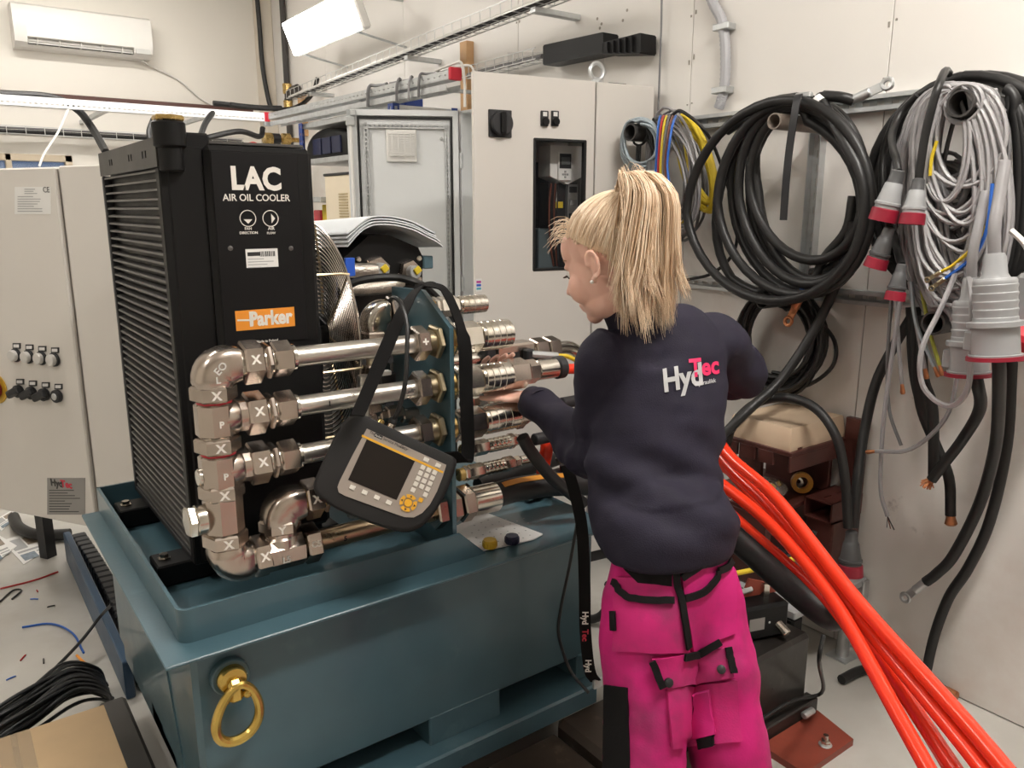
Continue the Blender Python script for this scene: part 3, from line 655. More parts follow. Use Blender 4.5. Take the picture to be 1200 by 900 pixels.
def elbow(c, d1, d2, L1, L2, r=.046, m=zinc, parent=man):
    c = Vector(c); d1 = Vector(d1); d2 = Vector(d2); k = .03
    pts = [c+d1*L1, c+d1*(k+.004)]
    for i in range(1, 7):
        a = i/7*math.pi/2; pts.append(c+d1*k*(1-math.sin(a))+d2*k*(1-math.cos(a)))
    pts += [c+d2*(k+.004), c+d2*L2]
    b_ = MB(); dz = d1.cross(d2); out = []
    for i, p in enumerate(pts):
        t = (pts[min(i+1, len(pts)-1)]-pts[max(i-1, 0)]).normalized(); q = t.cross(dz).normalized(); sc = .9 if i in (0, len(pts)-1) else 1.
        out.append([p+(dz*(abs(math.cos(a_))**.5*(1 if math.cos(a_) > 0 else -1))+q*(abs(math.sin(a_))**.5*(1 if math.sin(a_) > 0 else -1)))*r*.90*sc for a_ in [2*math.pi*(j+.5)/16 for j in range(16)]])
    o = b_.rings(out).build('elbow_fitting', m, parent, smooth=50)
    return o
def hexnut(p, d, L, r, ph=0., m=zinc, parent=man):
    p = Vector(p); return MB().hexn(p, p+Vector(d)*L, r, ph).build('hex_nut', m, parent, smooth=20)
def tee(c, up, dn, br, brd, r=.044, rb=.04, m=zinc, parent=man):
    c = Vector(c); mb = MB()
    mb.lathe(c-ZA*dn, ZA, [(0, r*.88), (.004, r), (dn+up-.004, r), (dn+up, r*.88)], 8, OC)
    mb.lathe(c+brd*.012, brd, [(0, .042), (.028, .041), (.034, rb*.93), (br, rb*.93)], 12)
    return mb.build('tee_fitting', m, parent, smooth=30)
elbow((mx, MY, H1), (0, 0, -1), (1, 0, 0), .045, .055)
mark('EO', (mx+.012, MY-.0425, H1-.004), .022, xd=Vector((.7, 0, .7)), ud=Vector((-.7, 0, .7)), m=whiteink)
mark('L', (mx, MY-.0425, H1-.03), .02, m=whiteink)
HX = math.pi/6
for (zt_, zb_) in ((H1-.043, H2+.043), (H2-.043, H3+.043), (H3-.043, H4+.045), (H4-.047, H5+.045)):
    zc = (zt_+zb_)/2; MB().cyl((mx, MY, zb_-.012), (mx, MY, zt_+.012), .036, 14).build('thread', chrome, man)
    MB().cyl((mx, MY, zc-.021), (mx, MY, zc-.0175), .0375, 14).build('red_seal', redplastic, man)
    hexnut((mx, MY, zc-.016), (0, 0, 1), .034, .049, .3)
    nutmark('X', (mx, MY, zc+.001), ZA, .049, .3, dx=.004)
for z in (H2, H3): tee((mx, MY, z), .037, .037, .07, XA)
for z, s in ((H2, 'P'), (H3, 'P')): mark(s, (mx, MY-.0425, z-.012), .02, m=whiteprint)
mb = MB(); mb.lathe((mx, MY, H4-.045), ZA, [(0, .036), (.004, .043), (.086, .043), (.09, .036)], 8, OC); mb.build('tee_fitting', zinc, man, smooth=30)
MB().cylb((mx-.038, MY, H4-.006), (mx-.062, MY, H4-.006), .034, 16).build('plug', chrome, man); hexnut((mx-.06, MY, H4-.006), (-1, 0, 0), .02, .036, .2, chrome)
MB().cylb((mx-.038, MY, H3-.01), (mx-.049, MY, H3-.01), .02, 14).build('plug', chrome, man)
elbow((mx, MY, H5), (0, 0, 1), (1, 0, 0), .045, .05)
for z in (H1, H2, H3):
    x0 = mx+.062
    MB().cyl((x0-.01, MY, z), (x0+.12, MY, z), .031, 14).build('thread', chrome, man)
    hexnut((x0, MY, z), (1, 0, 0), .043, .049, .25)
    nutmark('X', (x0+.0215, MY, z), XA, .049, .25)
    hexnut((x0+.05, MY, z), (1, 0, 0), .014, .042, .1)
    hexnut((x0+.068, MY, z), (1, 0, 0), .044, .041, .45)
for z, s in ((H1, ''), (H2, '1'), (H3, '2')):
    MB().cyl((mx+.17, MY, z), (.99, MY, z), .0235, 20).build('pipe', pipe_m, man)
    if s: mark(s, (.72, MY-.0233, z-.004), .016, m=blackink)
for z, s in ((H1, '+'), (H2, ''), (H3, '')):
    hexnut((.955, MY, z), (1, 0, 0), .036, .044, .3)
    MB().cyl((.985, MY, z), (1.03, MY, z), .03, 14).build('thread', yellowzinc, man)
    hexnut((1.012, MY, z), (1, 0, 0), .017, .045, .1, yellowzinc)
    if s: nutmark(s, (.973, MY, z), XA, .044, .3, .03)
# lower branch
x = mx+.055
MB().cyl((x-.01, MY, H5), (x+.05, MY, H5), .033, 14).build('thread', chrome, man)
hexnut((x, MY, H5), (1, 0, 0), .036, .049, .25); nutmark('X', (x+.018, MY, H5), XA, .049, .25)
x2 = .592
mb = MB(); mb.lathe((x2-.045, MY, H5), XA, [(0, .038), (.004, .044), (.09, .044), (.094, .038)], 8, OC); mb.lathe((x2, MY, H5+.012), ZA, [(0, .042), (.025, .041), (.03, .037), (.05, .037)], 12); mb.build('tee_fitting', zinc, man, smooth=30)
hexnut((x2+.052, MY, H5), (1, 0, 0), .036, .049, .25); mark('L5', (x2-.004, MY-.0425, H5-.014), .02); nutmark('C5', (x2+.07, MY, H5), XA, .049, .25, .02)
MB().cyl((x2+.045, MY, H5), (1.06, MY, H5), .026, 20).build('pipe', mat('bronzed_tube', (.5, .4, .27), .3, .95, var=.12, vscale=10), man); mark('5', (x2+.15, MY-.0258, H5-.006), .017, m=blackink)
MB().cyl((x2, MY, H5+.04), (x2, MY, H5+.075), .034, 14).build('thread', chrome, man)
hexnut((x2, MY, H5+.05), (0, 0, 1), .03, .048, .3); nutmark('Y', (x2, MY, H5+.065), ZA, .048, .3, .024)
elbow((x2, MY, .928), (0, 0, -1), (1, 0, 0), .05, .055, .045)
hexnut((x2+.058, MY, .928), (1, 0, 0), .04, .049, .25); nutmark('X', (x2+.078, MY, .928), XA, .049, .25)
MB().cyl((x2+.05, MY, .928), (x2+.12, MY, .928), .03, 14).build('thread', brass, man)
hexnut((x2+.105, MY, .928), (1, 0, 0), .013, .04, .1, zinc)
MB().cyl((x2+.11, MY, .928), (x2+.16, MY+.0, .928), .02, 14).build('pipe', pipe_m, man)
MB().tube(spline([(x2+.155, MY, .928), (x2+.20, MY+.01, .93), (x2+.24, MY+.06, .92), (x2+.25, MY+.12, .89), (x2+.25, MY+.14, .80)], 5), .019, 12).build('pipe', pipe_m, man)
hexnut((1.0, MY, H5), (1, 0, 0), .03, .05, .3, zinc)

# ---------------------------------------------------------------- quick couplings on the far side of the bulkhead plate
def coupling(p, ln, r, label, mate=0., taper=True, y=MY, group='quick couplings on the bulkhead plate', m=chrome):
    """hexagonal body, ribbed sleeve and, when mated, the second half with its hose tail"""
    p = Vector(p); t = thing('quick_coupling', label, 'coupling', p, 0, group)
    MB().cylb(p, p+XA*.03, r*.9, 18).build('thread', brass, t)
    MB().hexn(p+XA*.018, p+XA*.034, r*1.12, .3).build('jam_nut', chrome, t, smooth=20)
    MB().hexn(p+XA*.034, p+XA*(.034+ln*.42), r*1.1, .25, .006).build('hex_body', m, t, smooth=20)
    x0 = .034+ln*.42; L = ln*.58; pr = [(0, r*.95)]; k = 4
    for i in range(k):
        a = L*(.08+.84*i/k); b = L*(.08+.84*(i+.82)/k); pr += [(a, r*.97), (a+.0015, r), (b-.0015, r), (b, r*.97)]
    pr += [(L*.93, r*.98), (L, r*.98), (L, r*.7)]
    if not mate: pr += [(L-.02, r*.62), (L-.02, .001)]
    MB().lathe(p+XA*x0, XA, pr, 28).build('sleeve', m, t, smooth=25)
    if mate:
        q = p+XA*(x0+L)
        MB().hexn(q-XA*.004, q+XA*mate*.36, r*1.08, .25, .006).build('hex_socket', zinc, t, smooth=20)
        MB().hexn(q+XA*mate*.36, q+XA*mate*.58, r*.86, .4).build('hex_nut', zinc, t, smooth=20)
        MB().cylb(q+XA*mate*.58, q+XA*mate, r*.72, 20).build('ferrule', chrome, t)
    return t
PXE = bx+.012
coupling((PXE, MY, H1), .165, .040, 'short free quick coupling with ribbed sleeve, topmost in front on the bulkhead plate')
coupling((PXE, MY, H2), .165, .040, 'long quick coupling joined to a red hose beside the person\'s hand', .17)
coupling((PXE, MY, H3), .19, .039, 'quick coupling with square shouldered nut under the one at the hand', .08)
def small_c(u, v, y, ln, r, label, mate=0.):
    return coupling(PY(u, v, y), ln, r, label, mate, group='small couplings behind the bulkhead plate')
small_c(500, 361, 1.93, .16, .027, 'slim quick coupling sticking out above the bulkhead plate, near its top')
small_c(541, 474, 1.86, .12, .019, 'thin quick coupling between two large ones, just under the hand', .05)
small_c(540, 529, 1.8, .13, .021, 'thin quick coupling below the square shouldered one', .06)
small_c(536, 557, 1.76, .12, .020, 'lowest thin quick coupling with ribbed brass sleeve', .10)
# lowest port: nut, ferrule and black hose with an orange stripe
t = thing('hose_end', 'large nut and ferrule on the lowest port of the bulkhead plate', 'fitting', (PXE, MY, H5))
MB().hexn((PXE, MY, H5), (PXE+.03, MY, H5), .046, .3).build('hex_nut', zinc, t, smooth=20); MB().hexn((PXE+.036, MY, H5), (PXE+.072, MY, H5), .05, .2).build('hex_nut', zinc, t, smooth=20)
MB().cylb((PXE+.07, MY, H5), (PXE+.16, MY, H5-.003), .041, 24, .004).build('ferrule', chrome, t)
t = thing('black_hydraulic_hose', 'thick black hydraulic hose with an orange stripe on the blue tank top', 'hose', (PXE+.16, MY, H5))
hp = spline([(PXE+.13, MY, H5-.003), (PXE+.22, MY-.003, H5+.004), (PXE+.33, MY-.005, H5-.005), (PXE+.42, MY-.012, H5-.018), (PXE+.50, MY-.03, H5-.030)], 6)
MB().tube(hp, .035, 16).build('hose', rubber, t)
st = [p+Vector((0, -.016, .0315)) for p in hp[3:17]]
MB().ribbon(st, .018, YA*-1+ZA*-.5, .002).build('stripe', orangeband, t)
# elbows and fittings behind the plate (near the cooler)
t = thing('upper_fitting_cluster', 'polished elbow and nuts behind the strap above the topmost pipe', 'fittings', PY(437, 375, 1.93))
ec = PY(437, 366, 1.93)
elbow(ec, (0, 0, -1), (1, 0, 0), .05, .04, .036, chrome, t); hexnut(ec-ZA*.085, (0, 0, 1), .035, .042, .3, zinc, t); hexnut(ec+XA*.045, (1, 0, 0), .04, .042, .2, zinc, t); hexnut(ec+XA*.09, (1, 0, 0), .02, .036, .2, chrome, t)
MB().cyl(ec-ZA*.30, ec-ZA*.08, .024, 14).build('pipe', pipe_m, t); MB().cyl(ec+XA*.1, Vector((bx-.001, ec.y, ec.z)), .024, 14).build('pipe', pipe_m, t)
hexnut(ec-ZA*.17, (0, 0, 1), .03, .042, .2, zinc, t); hexnut(ec-ZA*.25, (0, 0, 1), .03, .036, .2, zinc, t)
t = thing('lower_fitting_cluster', 'small fittings and a valve behind the tester cable', 'fittings', PY(440, 480, 1.9))
for (u, v, r_, L) in ((428, 480, .026, .04), (452, 486, .022, .05), (470, 488, .02, .06), (428, 494, .024, .03), (444, 488, .018, .03)):
    p = PY(u, v, 1.85); hexnut(p, (1, 0, 0), L, r_, .2, zinc, t)
MB().cyl(PY(425, 486, 1.85), Vector((bx-.001, 1.85, PY(425, 486, 1.85).z-.02)), .012, 10).build('pipe', pipe_m, t)
MB().cyl(PY(428, 500, 1.85), PY(428, 440, 1.85), .02, 12).build('pipe', pipe_m, t)
MB().box(PY(450, 443, 1.83), (.05, .05, .035), None, .005).build('valve_block', blacksat, t); MB().box(PY(451, 437, 1.81), (.03, .02, .012), None, .002).build('tag_plate', paper, t)
for z in (1.41, .8): pass
# inline block with sensor, farther back
t = thing('sensor_block', 'machined block with a sensor plug behind the row of couplings', 'sensor', PY(592, 420, 2.0))
sb_ = PY(598, 415, 2.0)
MB().box(sb_, (.15, .07, .075), None, .006).build('block', zinc, t); MB().box(sb_-XA*.1, (.035, .08, .09), None, .004).build('mount', blacksat, t)
MB().bb(sb_+Vector((-.05, -.0362, -.01)), sb_+Vector((.01, -.035, .012))).build('label_plate', blackink, t)
MB().box(sb_+Vector((.035, -.05, .0)), (.03, .03, .04), None, .005).build('plug_block', blacksat, t)
MB().cyl(sb_+Vector((.04, -.06, .005)), sb_+Vector((.12, -.09, -.005)), .011, 10).build('plug_tail', galv, t)
hexnut(sb_+XA*.085, (1, 0, 0), .05, .043, .2, zinc, t); hexnut(sb_+XA*.14, (1, 0, 0), .045, .043, .2, zinc, t)
MB().tube(spline([sb_+XA*.07, sb_+XA*.19, sb_+Vector((.26, 0, -.01)), sb_+Vector((.30, 0, -.06)), sb_+Vector((.31, 0, -.14)), sb_+Vector((.31, 0, -.30))], 6), .022, 12).build('bent_pipe', chrome, t)
MB().cyl(sb_-XA*.1, Vector((bx+.012, sb_.y, sb_.z)), .02, 12).build('pipe', chrome, t)
tag(MB().tube(spline([sb_+Vector((.11, -.088, -.004)), sb_+Vector((.16, -.10, -.012)), sb_+Vector((.21, -.10, -.05)), sb_+Vector((.24, -.08, -.14))], 8), .007, 8).build('sensor_cable', yellow, loc=sb_), 'short yellow sensor cable above the joined coupling', 'cable')
# ---------------------------------------------------------------- filter housing under the felt mats
fc = Vector((1.0, 2.12, 1.30))
t = thing('filter_housing', 'black filter housing with two big hexagonal ports and braided hoses', 'filter', (1.0, 2.13, .7))
fy2 = 2.13
def FQ(u, v): return PY(u, v, fy2)
outl = [FQ(402, 303), FQ(432, 276), FQ(455, 275), FQ(490, 290), FQ(495, 300), FQ(495, 334), FQ(402, 334)]
MB().prism(outl, (0, .34, 0)).build('housing', blackpaint, t, smooth=20)
for (u, v, s) in ((440, 316, 1.), (478, 318, .9)):
    p = FQ(u, v); MB().lathe(p, FN, [(0, .040*s), (.012, .042*s), (.022, .038*s)], 6, .3).build('port_plate', zinc, t, smooth=20)
    MB().cylb(p-YA*.02, p-YA*.05, .022*s, 14).build('port', greydark, t); MB().box(p+Vector((.004, -.05, .006)), (.022, .012, .02), (Vector((.8, 0, .6)), YA, Vector((-.6, 0, .8))), .002).build('yellow_tag', yellow, t)
for (u, v) in ((420, 304), (491, 303), (491, 327)): p = FQ(u, v); MB().cylb(p, p-YA*.006, .009, 10).build('bolt', chrome, t)
MB().bb((FQ(495, 308).x, fy2-.01, FQ(495, 315).z), (FQ(506, 308).x, fy2+.05, FQ(495, 300).z), .003).build('side_lug', tankblue, t)
for (z, lbp) in ((FQ(425, 317).z, [(400, 317), (420, 317), (440, 317)]), (FQ(430, 337).z, [(402, 338), (430, 338), (455, 335), (470, 328)])):
    MB().tube(spline([PY(u, v, fy2-.035) for u, v in lbp], 8), .0215, 12).build('braided_hose', braid, t)
MB().bb((1.0, fy2+.02, .702), (1.22, fy2+.3, FQ(440, 334).z), .006).build('stand', mat('dark_stand', (.03, .03, .032), .5), t)
tag(MB().tube(spline([PY(400, 338, 2.05), PY(425, 328, 2.03), PY(462, 325, 2.0), PY(490, 332, 1.97), PY(508, 345, 2.0), PY(525, 364, 2.06), PY(538, 382, 2.1)], 8), .011, 8).build('black_cable', rubber2, loc=PY(462, 325, 2.0)), 'black cable arching over the top of the bulkhead plate', 'cable')
# blue marker sheet behind the guard
tag(MB().bb((.937, 2.05, FQ(388, 322).z), (.965, 2.06, FQ(388, 301).z), .001).build('blue_placard', bluesign, loc=FQ(395, 310)), 'small bright blue placard between fan guard and filter', 'placard')
t = thing('grey_motor', 'ribbed light grey motor casing behind the upper elbow', 'motor', PY(420, 372, 2.1))
mo = PY(418, 385, 2.12)
for k in range(6): MB().bb((mo.x-.03, mo.y-.0, mo.z-.12+k*.033), (bx-.055, mo.y+.18, mo.z-.10+k*.033), .004).build('rib', greydark if k % 2 else galv, t)
MB().bb((mo.x-.02, mo.y+.01, .702), (bx-.06, mo.y+.16, mo.z+.06), .01).build('casing', greydark, t)
# folded absorbent mats: several thin curved sheets
base = [(398, 291), (412, 275), (424, 267.5), (438, 265.5), (455, 267), (474, 272), (490, 280), (500, 285), (508, 291)]
for k in range(4):
    mb = MB(); rr = []
    for (u, v) in base:
        p = PY(u, v, fy2); dz = .006+k*.0075
        rr.append(p+ZA*dz)
    if k: rr[-1] += Vector((-.010*k, 0, .007*k)); rr[0] += Vector((.0, 0, .004*k))
    pts = spline(rr, 4); y0 = fy2-.05-.01*rnd.random(); y1 = fy2+.40
    N_ = []
    for i, p in enumerate(pts):
        a_ = Vector((p.x, y0, p.z)); b_ = Vector((p.x, y1, p.z-.02)); N_.append([a_, b_, b_+ZA*.0035, a_+ZA*.0035])
    mb.rings(N_)
    lb = ['lowest white felt mat draped over the filter housing', 'second white felt mat in the folded pile on the filter', 'third white felt mat in the folded pile on the filter', 'topmost white felt mat draped over the filter housing'][k]
    tag(mb.build('felt_mat', clothwhite, loc=PY(440, 270, fy2), smooth=60), lb, 'mat', 'felt mats on the filter housing')
# ================================================================ cabinets and racks
def PPl(u, v, p0, n):
    d = ray(u, v); n = Vector(n); return O+d*((Vector(p0)-O).dot(n)/d.dot(n))
# ---------------------------------------------------------------- left control cabinet (buttons)
lc0 = Vector((.437, 3.33, .37)); la = math.atan2(-.848, .53)
ld = Vector((.53, -.848, 0)); lnn = Vector((-.848, -.53, 0))
lc = thing('control_cabinet', 'light grey control cabinet with rows of push buttons behind the blue tank', 'cabinet', lc0, la)
MB().bb((-.80, .0, 0), (.36, .32, 1.378), .006).build('body', greypaint, lc, local=True)
door = MB().bb((-.79, -.022, .004), (-.006, -.002, 1.376), .006).build('door', greypaint, lc, local=True)
MB().bb((.012, -.016, -.0), (.36, -.001, 1.380), .006).build('side_door', greypaint, lc, local=True)
for x in (-.75, .3): MB().bb((x, .265, -.37), (x+.05, .315, 0)).build('leg', blacksat, lc, local=True)
lp0 = lc0+lnn*.0222
def LP(u, v): return PPl(u, v, lp0, lnn)
def lquad(u0, v0, u1, v1, m, name, parent, th=.001, off=0.):
    a = LP(u0, v0); b = LP(u1, v0); c = LP(u1, v1); d = LP(u0, v1)
    return MB().prism([a+lnn*off, b+lnn*off, c+lnn*off, d+lnn*off], lnn*th).build(name, m, parent)
for k in range(4):
    u, v = 20+k*15, 412+k*1.7
    lquad(u-4.5, v-10, u+4.5, v-3.5, blacksat, 'label_holder', door, .003); lquad(u-3.2, v-8.5, u+3.2, v-5, paper, 'label', door, .0012, .003)
    b_ = MB().cylb(LP(u, v+4), LP(u, v+4)+lnn*.012, .027, 18).build('button_ring', blacksat, door)
    MB().cylb(LP(u, v+4)+lnn*.01, LP(u, v+4)+lnn*.028, .022, 18).build('button_lens', mat('frosted_lens', (.62, .6, .57), .3), b_)
    u, v = 24+k*15, 454+k*1.9
    lquad(u-4.5, v-10, u+4.5, v-3.5, blacksat, 'label_holder', door, .003); lquad(u-3.2, v-8.5, u+3.2, v-5, paper, 'label', door, .0012, .003)
    p = LP(u, v+4); b_ = MB().cylb(p, p+lnn*.02, .025, 18).build('selector_ring', blacksat, door)
    if k < 3: MB().box(p+lnn*.03, (.022, .07, .03), (ld.cross(ZA), (ld*.9+ZA*.4).normalized(), (ZA*.9-ld*.4).normalized()), .005).build('selector_lever', blacksat, b_)
    else: MB().cylb(p+lnn*.018, p+lnn*.024, .014, 14).build('key_lock', galv, b_)
p = LP(-4, 455); sw = MB().cylb(p, p+lnn*.004, .062, 28).build('main_switch_plate', mat('yellow_plate', (.55, .33, .03), .4), door); MB().cylb(p+lnn*.004, p+lnn*.03, .04, 20).build('main_switch_knob', plugred, sw)
pl_ = lquad(17.5, 219, 59.5, 251, paper, 'rating_plate', door)
def lplate_lines(parent, u0, v0, u1, v1, n, m, off):
    mb = MB(); rr = random.Random(int(u0))
    for k in range(n):
        v = v0+(v1-v0)*(k+.5)/n; w = rr.uniform(.45, .95)
        a = LP(u0, v-.45)+lnn*off; b = LP(u0+(u1-u0)*w, v-.45)+lnn*off; c = LP(u0+(u1-u0)*w, v+.45)+lnn*off; d = LP(u0, v+.45)+lnn*off
        mb.prism([a, b, c, d], lnn*.0004)
    mb.build('fine_print', m, parent)
lplate_lines(pl_, 21, 229, 55, 249, 7, greyink, .0011); lplate_lines(pl_, 29, 220.5, 46, 228, 3, greyink, .0011)
text('CE', .028, LP(51, 225.5)+lnn*.001, ld, ZA, blackink, pl_, 'ce_mark')
p2 = lquad(55.5, 560, 100, 603, labelsilver, 'maker_plate', door)
lplate_lines(p2, 58, 573, 97, 601, 9, blackink, .0011)
text('Hyd', .04, LP(60, 568.5)+lnn*.001, ld, ZA, blackink, p2, 'maker_lettering', bold=.0015); text('Tec', .04, LP(72.0, 570)+lnn*.001, ld, ZA, redink, p2, 'maker_lettering', bold=.0015)

# ---------------------------------------------------------------- tall grey cabinet with a window
tcp = Vector((1.735, 2.62, .06)); ta = R(-8.6)
tx = Vector((math.cos(ta), math.sin(ta), 0)); tn = Vector((math.sin(ta), -math.cos(ta), 0))     # outward
tc = thing('tall_cabinet', 'tall light grey electrical cabinet with a glazed door and rotary switch', 'cabinet', tcp, ta)
TH = 2.04; TW = .838; TDp = .25
for (nm, a, b) in (('back_panel', (.17, TDp-.01, 0), (TW, TDp, TH)), ('side_panel', (.17, 0, 0), (.182, TDp, TH)), ('side_panel', (TW-.012, 0, 0), (TW, TDp, TH)), ('top_panel', (.17, 0, TH-.012), (TW, TDp, TH)), ('bottom_panel', (.17, 0, 0), (TW, TDp, .012))):
    MB().bb(a, b, .002).build(nm, greypaint, tc, local=True)
MB().bb((.17, .01, -.06), (TW, TDp-.01, 0)).build('plinth', blacksat, tc, local=True)
MB().bb((.19, TDp-.035, .05), (.56, TDp-.025, (wmat(tc).inverted() @ PPl(630, 190, tcp-Vector((math.sin(ta), -math.cos(ta), 0))*(TDp-.035), Vector((math.sin(ta), -math.cos(ta), 0)))).z)).build('mounting_plate', blackpaint, tc, local=True)
MB().bb((.575, .03, .012), (.58, TDp-.01, TH-.012)).build('divider', greypaint, tc, local=True)
def TP(u, v, off=0.): return PPl(u, v, tcp+tn*(.02+off), tn)
def tl_(p): return wmat(tc).inverted() @ p
w0 = tl_(TP(625.5, 162)); w1 = tl_(TP(684, 315)); wl, wr_, wb_, wt = w0.x, w1.x, w1.z, w0.z
dw = tl_(TP(698.5, 97)).x
dr = MB(); dth = -.02
for (a, b) in (((.0, .004), (wl, TH)), ((wr_, .004), (dw-.003, TH)), ((wl, .004), (wr_, wb_)), ((wl, wt), (wr_, TH))): dr.bb((a[0], dth, a[1]), (b[0], -.001, b[1]))
door = dr.build('door', greypaint, tc, local=True)
MB().bb((dw+.006, dth, .004), (TW, -.001, TH), .004).build('door', greypaint, tc, local=True)
gk = MB(); g = .009
for (a, b) in (((wl-.002, wb_), (wl+g, wt)), ((wr_-g, wb_), (wr_+.002, wt)), ((wl, wb_-.002), (wr_, wb_+g)), ((wl, wt-g), (wr_, wt+.002))): gk.bb((a[0], dth-.004, a[1]), (b[0], 0, b[1]), .002)
gk.build('window_gasket', rubber, door, local=True)
MB().bb((wl+.004, -.012, wb_+.004), (wr_-.004, -.008, wt-.004)).build('window_pane', glass, door, local=True)
# rotary switch, locks, stickers
p = TP(585.5, 145); MB().box(p+tn*.004, (.098, .008, .10), (tx, tn, ZA), .002).build('switch_plate', blacksat, door)
k_ = MB().cylb(p+tn*.006, p+tn*.03, .045, 24).build('switch_knob', blacksat, door); MB().box(p+tn*.035, (.022, .02, .08), (tx, tn, ZA), .006).build('switch_grip', blackpaint, k_)
for u in (637.5, 649.7):
    p = TP(u, 139); MB().box(p+tn*.004, (.034, .008, .058), (tx, tn, ZA), .004).build('lock_plate', blacksat, door); MB().cylb(p-ZA*.012+tn*.006, p-ZA*.012+tn*.02, .016, 14).build('lock_knob', blackpaint, door)
    MB().box(p+ZA*.016+tn*.0085, (.018, .001, .016), (tx, tn, ZA)).build('lock_label', paper, door)
p = TP(561, 334); st_ = MB().box(p, (.026, .001, .05), (tx, tn, ZA)).build('colour_sticker', paper, door)
for k, m in enumerate((mat('magenta_print', (.5, .05, .3), .5), bluesign, mat('cyan_print', (.1, .4, .5), .5))): MB().box(p+ZA*(.012-.013*k)+tn*.0008, (.02, .0006, .009), (tx, tn, ZA)).build('sticker_patch', m, st_)
# inside: drive, terminals
dm = mat('drive_white', (.85, .84, .82), .45); dz = wt
dv = thing('frequency_drive', 'white frequency drive with a keypad behind the cabinet window', 'drive', wmat(tc) @ Vector((.42, .2, 1.6)), ta)
iv = lambda u, v, dep: wmat(dv).inverted() @ PPl(u, v, tcp-tn*dep, tn)
a = iv(645, 170, .10); b = iv(682, 213, .10)
MB().prism([Vector((a.x, a.y, a.z)), Vector((b.x, a.y, a.z)), Vector((b.x, a.y, b.z+.02)), Vector(((a.x*.45+b.x*.55), a.y, b.z-.012)), Vector((a.x, a.y, b.z+.02))], (0, .10, 0)).build('housing', dm, dv, local=True)
kx = .58*a.x+.42*b.x; kt = iv(660, 178, .1).z; kb = iv(660, 212, .1).z
MB().bb((kx-.032, a.y-.012, kb), (kx+.032, a.y, kt), .006).build('keypad', dm, dv, local=True)
MB().bb((kx-.028, a.y-.014, kb+.05), (kx+.028, a.y-.011, kt-.008), .004).build('display_frame', blacksat, dv, local=True)
MB().bb((kx-.02, a.y-.0155, kb+.066), (kx+.02, a.y-.0135, kt-.022)).build('display', mat('grey_display', (.12, .13, .13), .3), dv, local=True)
for (i, j) in ((-1, 0), (1, 0), (0, 1), (0, -1), (0, 0)): MB().bb((kx+i*.011-.004, a.y-.015, kb+.026+j*.011-.004), (kx+i*.011+.004, a.y-.012, kb+.026+j*.011+.004), .001).build('key', greydark, dv, local=True)
lb_ = iv(652, 314, .1).z
MB().bb((a.x+.01, a.y+.03, lb_), (b.x-.005, a.y+.105, b.z-.005)).build('lower_housing', blacksat, dv, local=True)
MB().bb((b.x-.062, a.y+.012, lb_+.02), (b.x-.012, a.y+.03, b.z-.01)).build('terminal_strip', galv, dv, local=True)
for k in range(7): MB().bb((b.x-.055, a.y+.006, lb_+.04+k*.055), (b.x-.02, a.y+.012, lb_+.065+k*.055)).build('terminal', blacksat if k % 2 else greydark, dv, local=True)
q = iv(657.5, 225, .09); MB().bb((q.x-.007, a.y+.026, q.z-.045), (q.x+.007, a.y+.03, q.z+.045)).build('white_tag', paper, dv, local=True)
q = iv(660, 240, .09); MB().bb((q.x-.02, a.y+.025, q.z-.013), (q.x+.02, a.y+.03, q.z+.013)).build('yellow_tag', yellow, dv, local=True)
q = iv(629, 290, .15); MB().bb((q.x-.02, a.y+.0, q.z-.16), (q.x+.08, a.y+.1, q.z+.08), .004).build('relay_box', mat('relay_grey', (.10, .13, .14), .4), dv, local=True)
for k in range(6):
    u = 646+k*1.6
    MB().tube(spline([wmat(dv) @ iv(u, 215, .11), wmat(dv) @ iv(u-2+rnd.uniform(-1, 1), 245, .07), wmat(dv) @ iv(u+rnd.uniform(-3, 2), 280, .08), wmat(dv) @ iv(u+rnd.uniform(-2, 4), 312, .1)], 5), .0035, 5).build('wire', (brownwire, blackwire, blackwire)[k % 3], dv)
# eye bolt and handle on top
p = PPl(699, 97, tcp-tn*.05, tn); p.z = tcp.z+TH
ey = MB().torus(p+ZA*.052, tn, .032, .009, 24, 8).build('lifting_eye', galv, tc); MB().cylb(p, p+ZA*.02, .022, 14).build('eye_base', galv, ey)
p = PPl(722, 97, tcp-tn*.05, tn); p.z = tcp.z+TH+.006; MB().box(p, (.09, .03, .012), (tx, tn, ZA), .004).build('top_cap', blacksat, tc)

# ---------------------------------------------------------------- open cabinet with its door swung out
oc = thing('open_cabinet', 'grey cabinet standing open with a perforated door frame and vent grille', 'cabinet', (2.36, 3.02, .1))
OX0, OX1, OY0, OY1, OZ1 = 2.36, 2.6, 3.04, 3.67, 2.10
for (a, b) in (((OX1-.01, OY0, .1), (OX1, OY1, OZ1)), ((OX0, OY0, .1), (OX1, OY0+.012, OZ1)), ((OX0, OY1-.012, .1), (OX1, OY1, OZ1)), ((OX0, OY0, OZ1-.012), (OX1, OY1, OZ1)), ((OX0, OY0, .1), (OX1, OY1, .112))): MB().bb(a, b).build('carcass_panel', greypaint2, oc)
MB().bb((OX0+.02, OY0+.03, 0), (OX1-.02, OY1-.03, .1)).build('plinth', blacksat, oc)
hg = Vector((2.348, 3.672, .1)); far = Vector((1.848, 3.950, .1)); dd = (far-hg); DL = dd.length; dd.normalize(); dn = Vector((dd.y, -dd.x, 0)); dn = -dn if dn.dot(Vector((2, 3.8, 0))) > 0 else dn   # faces the camera
ax3 = (dd, dn, ZA)
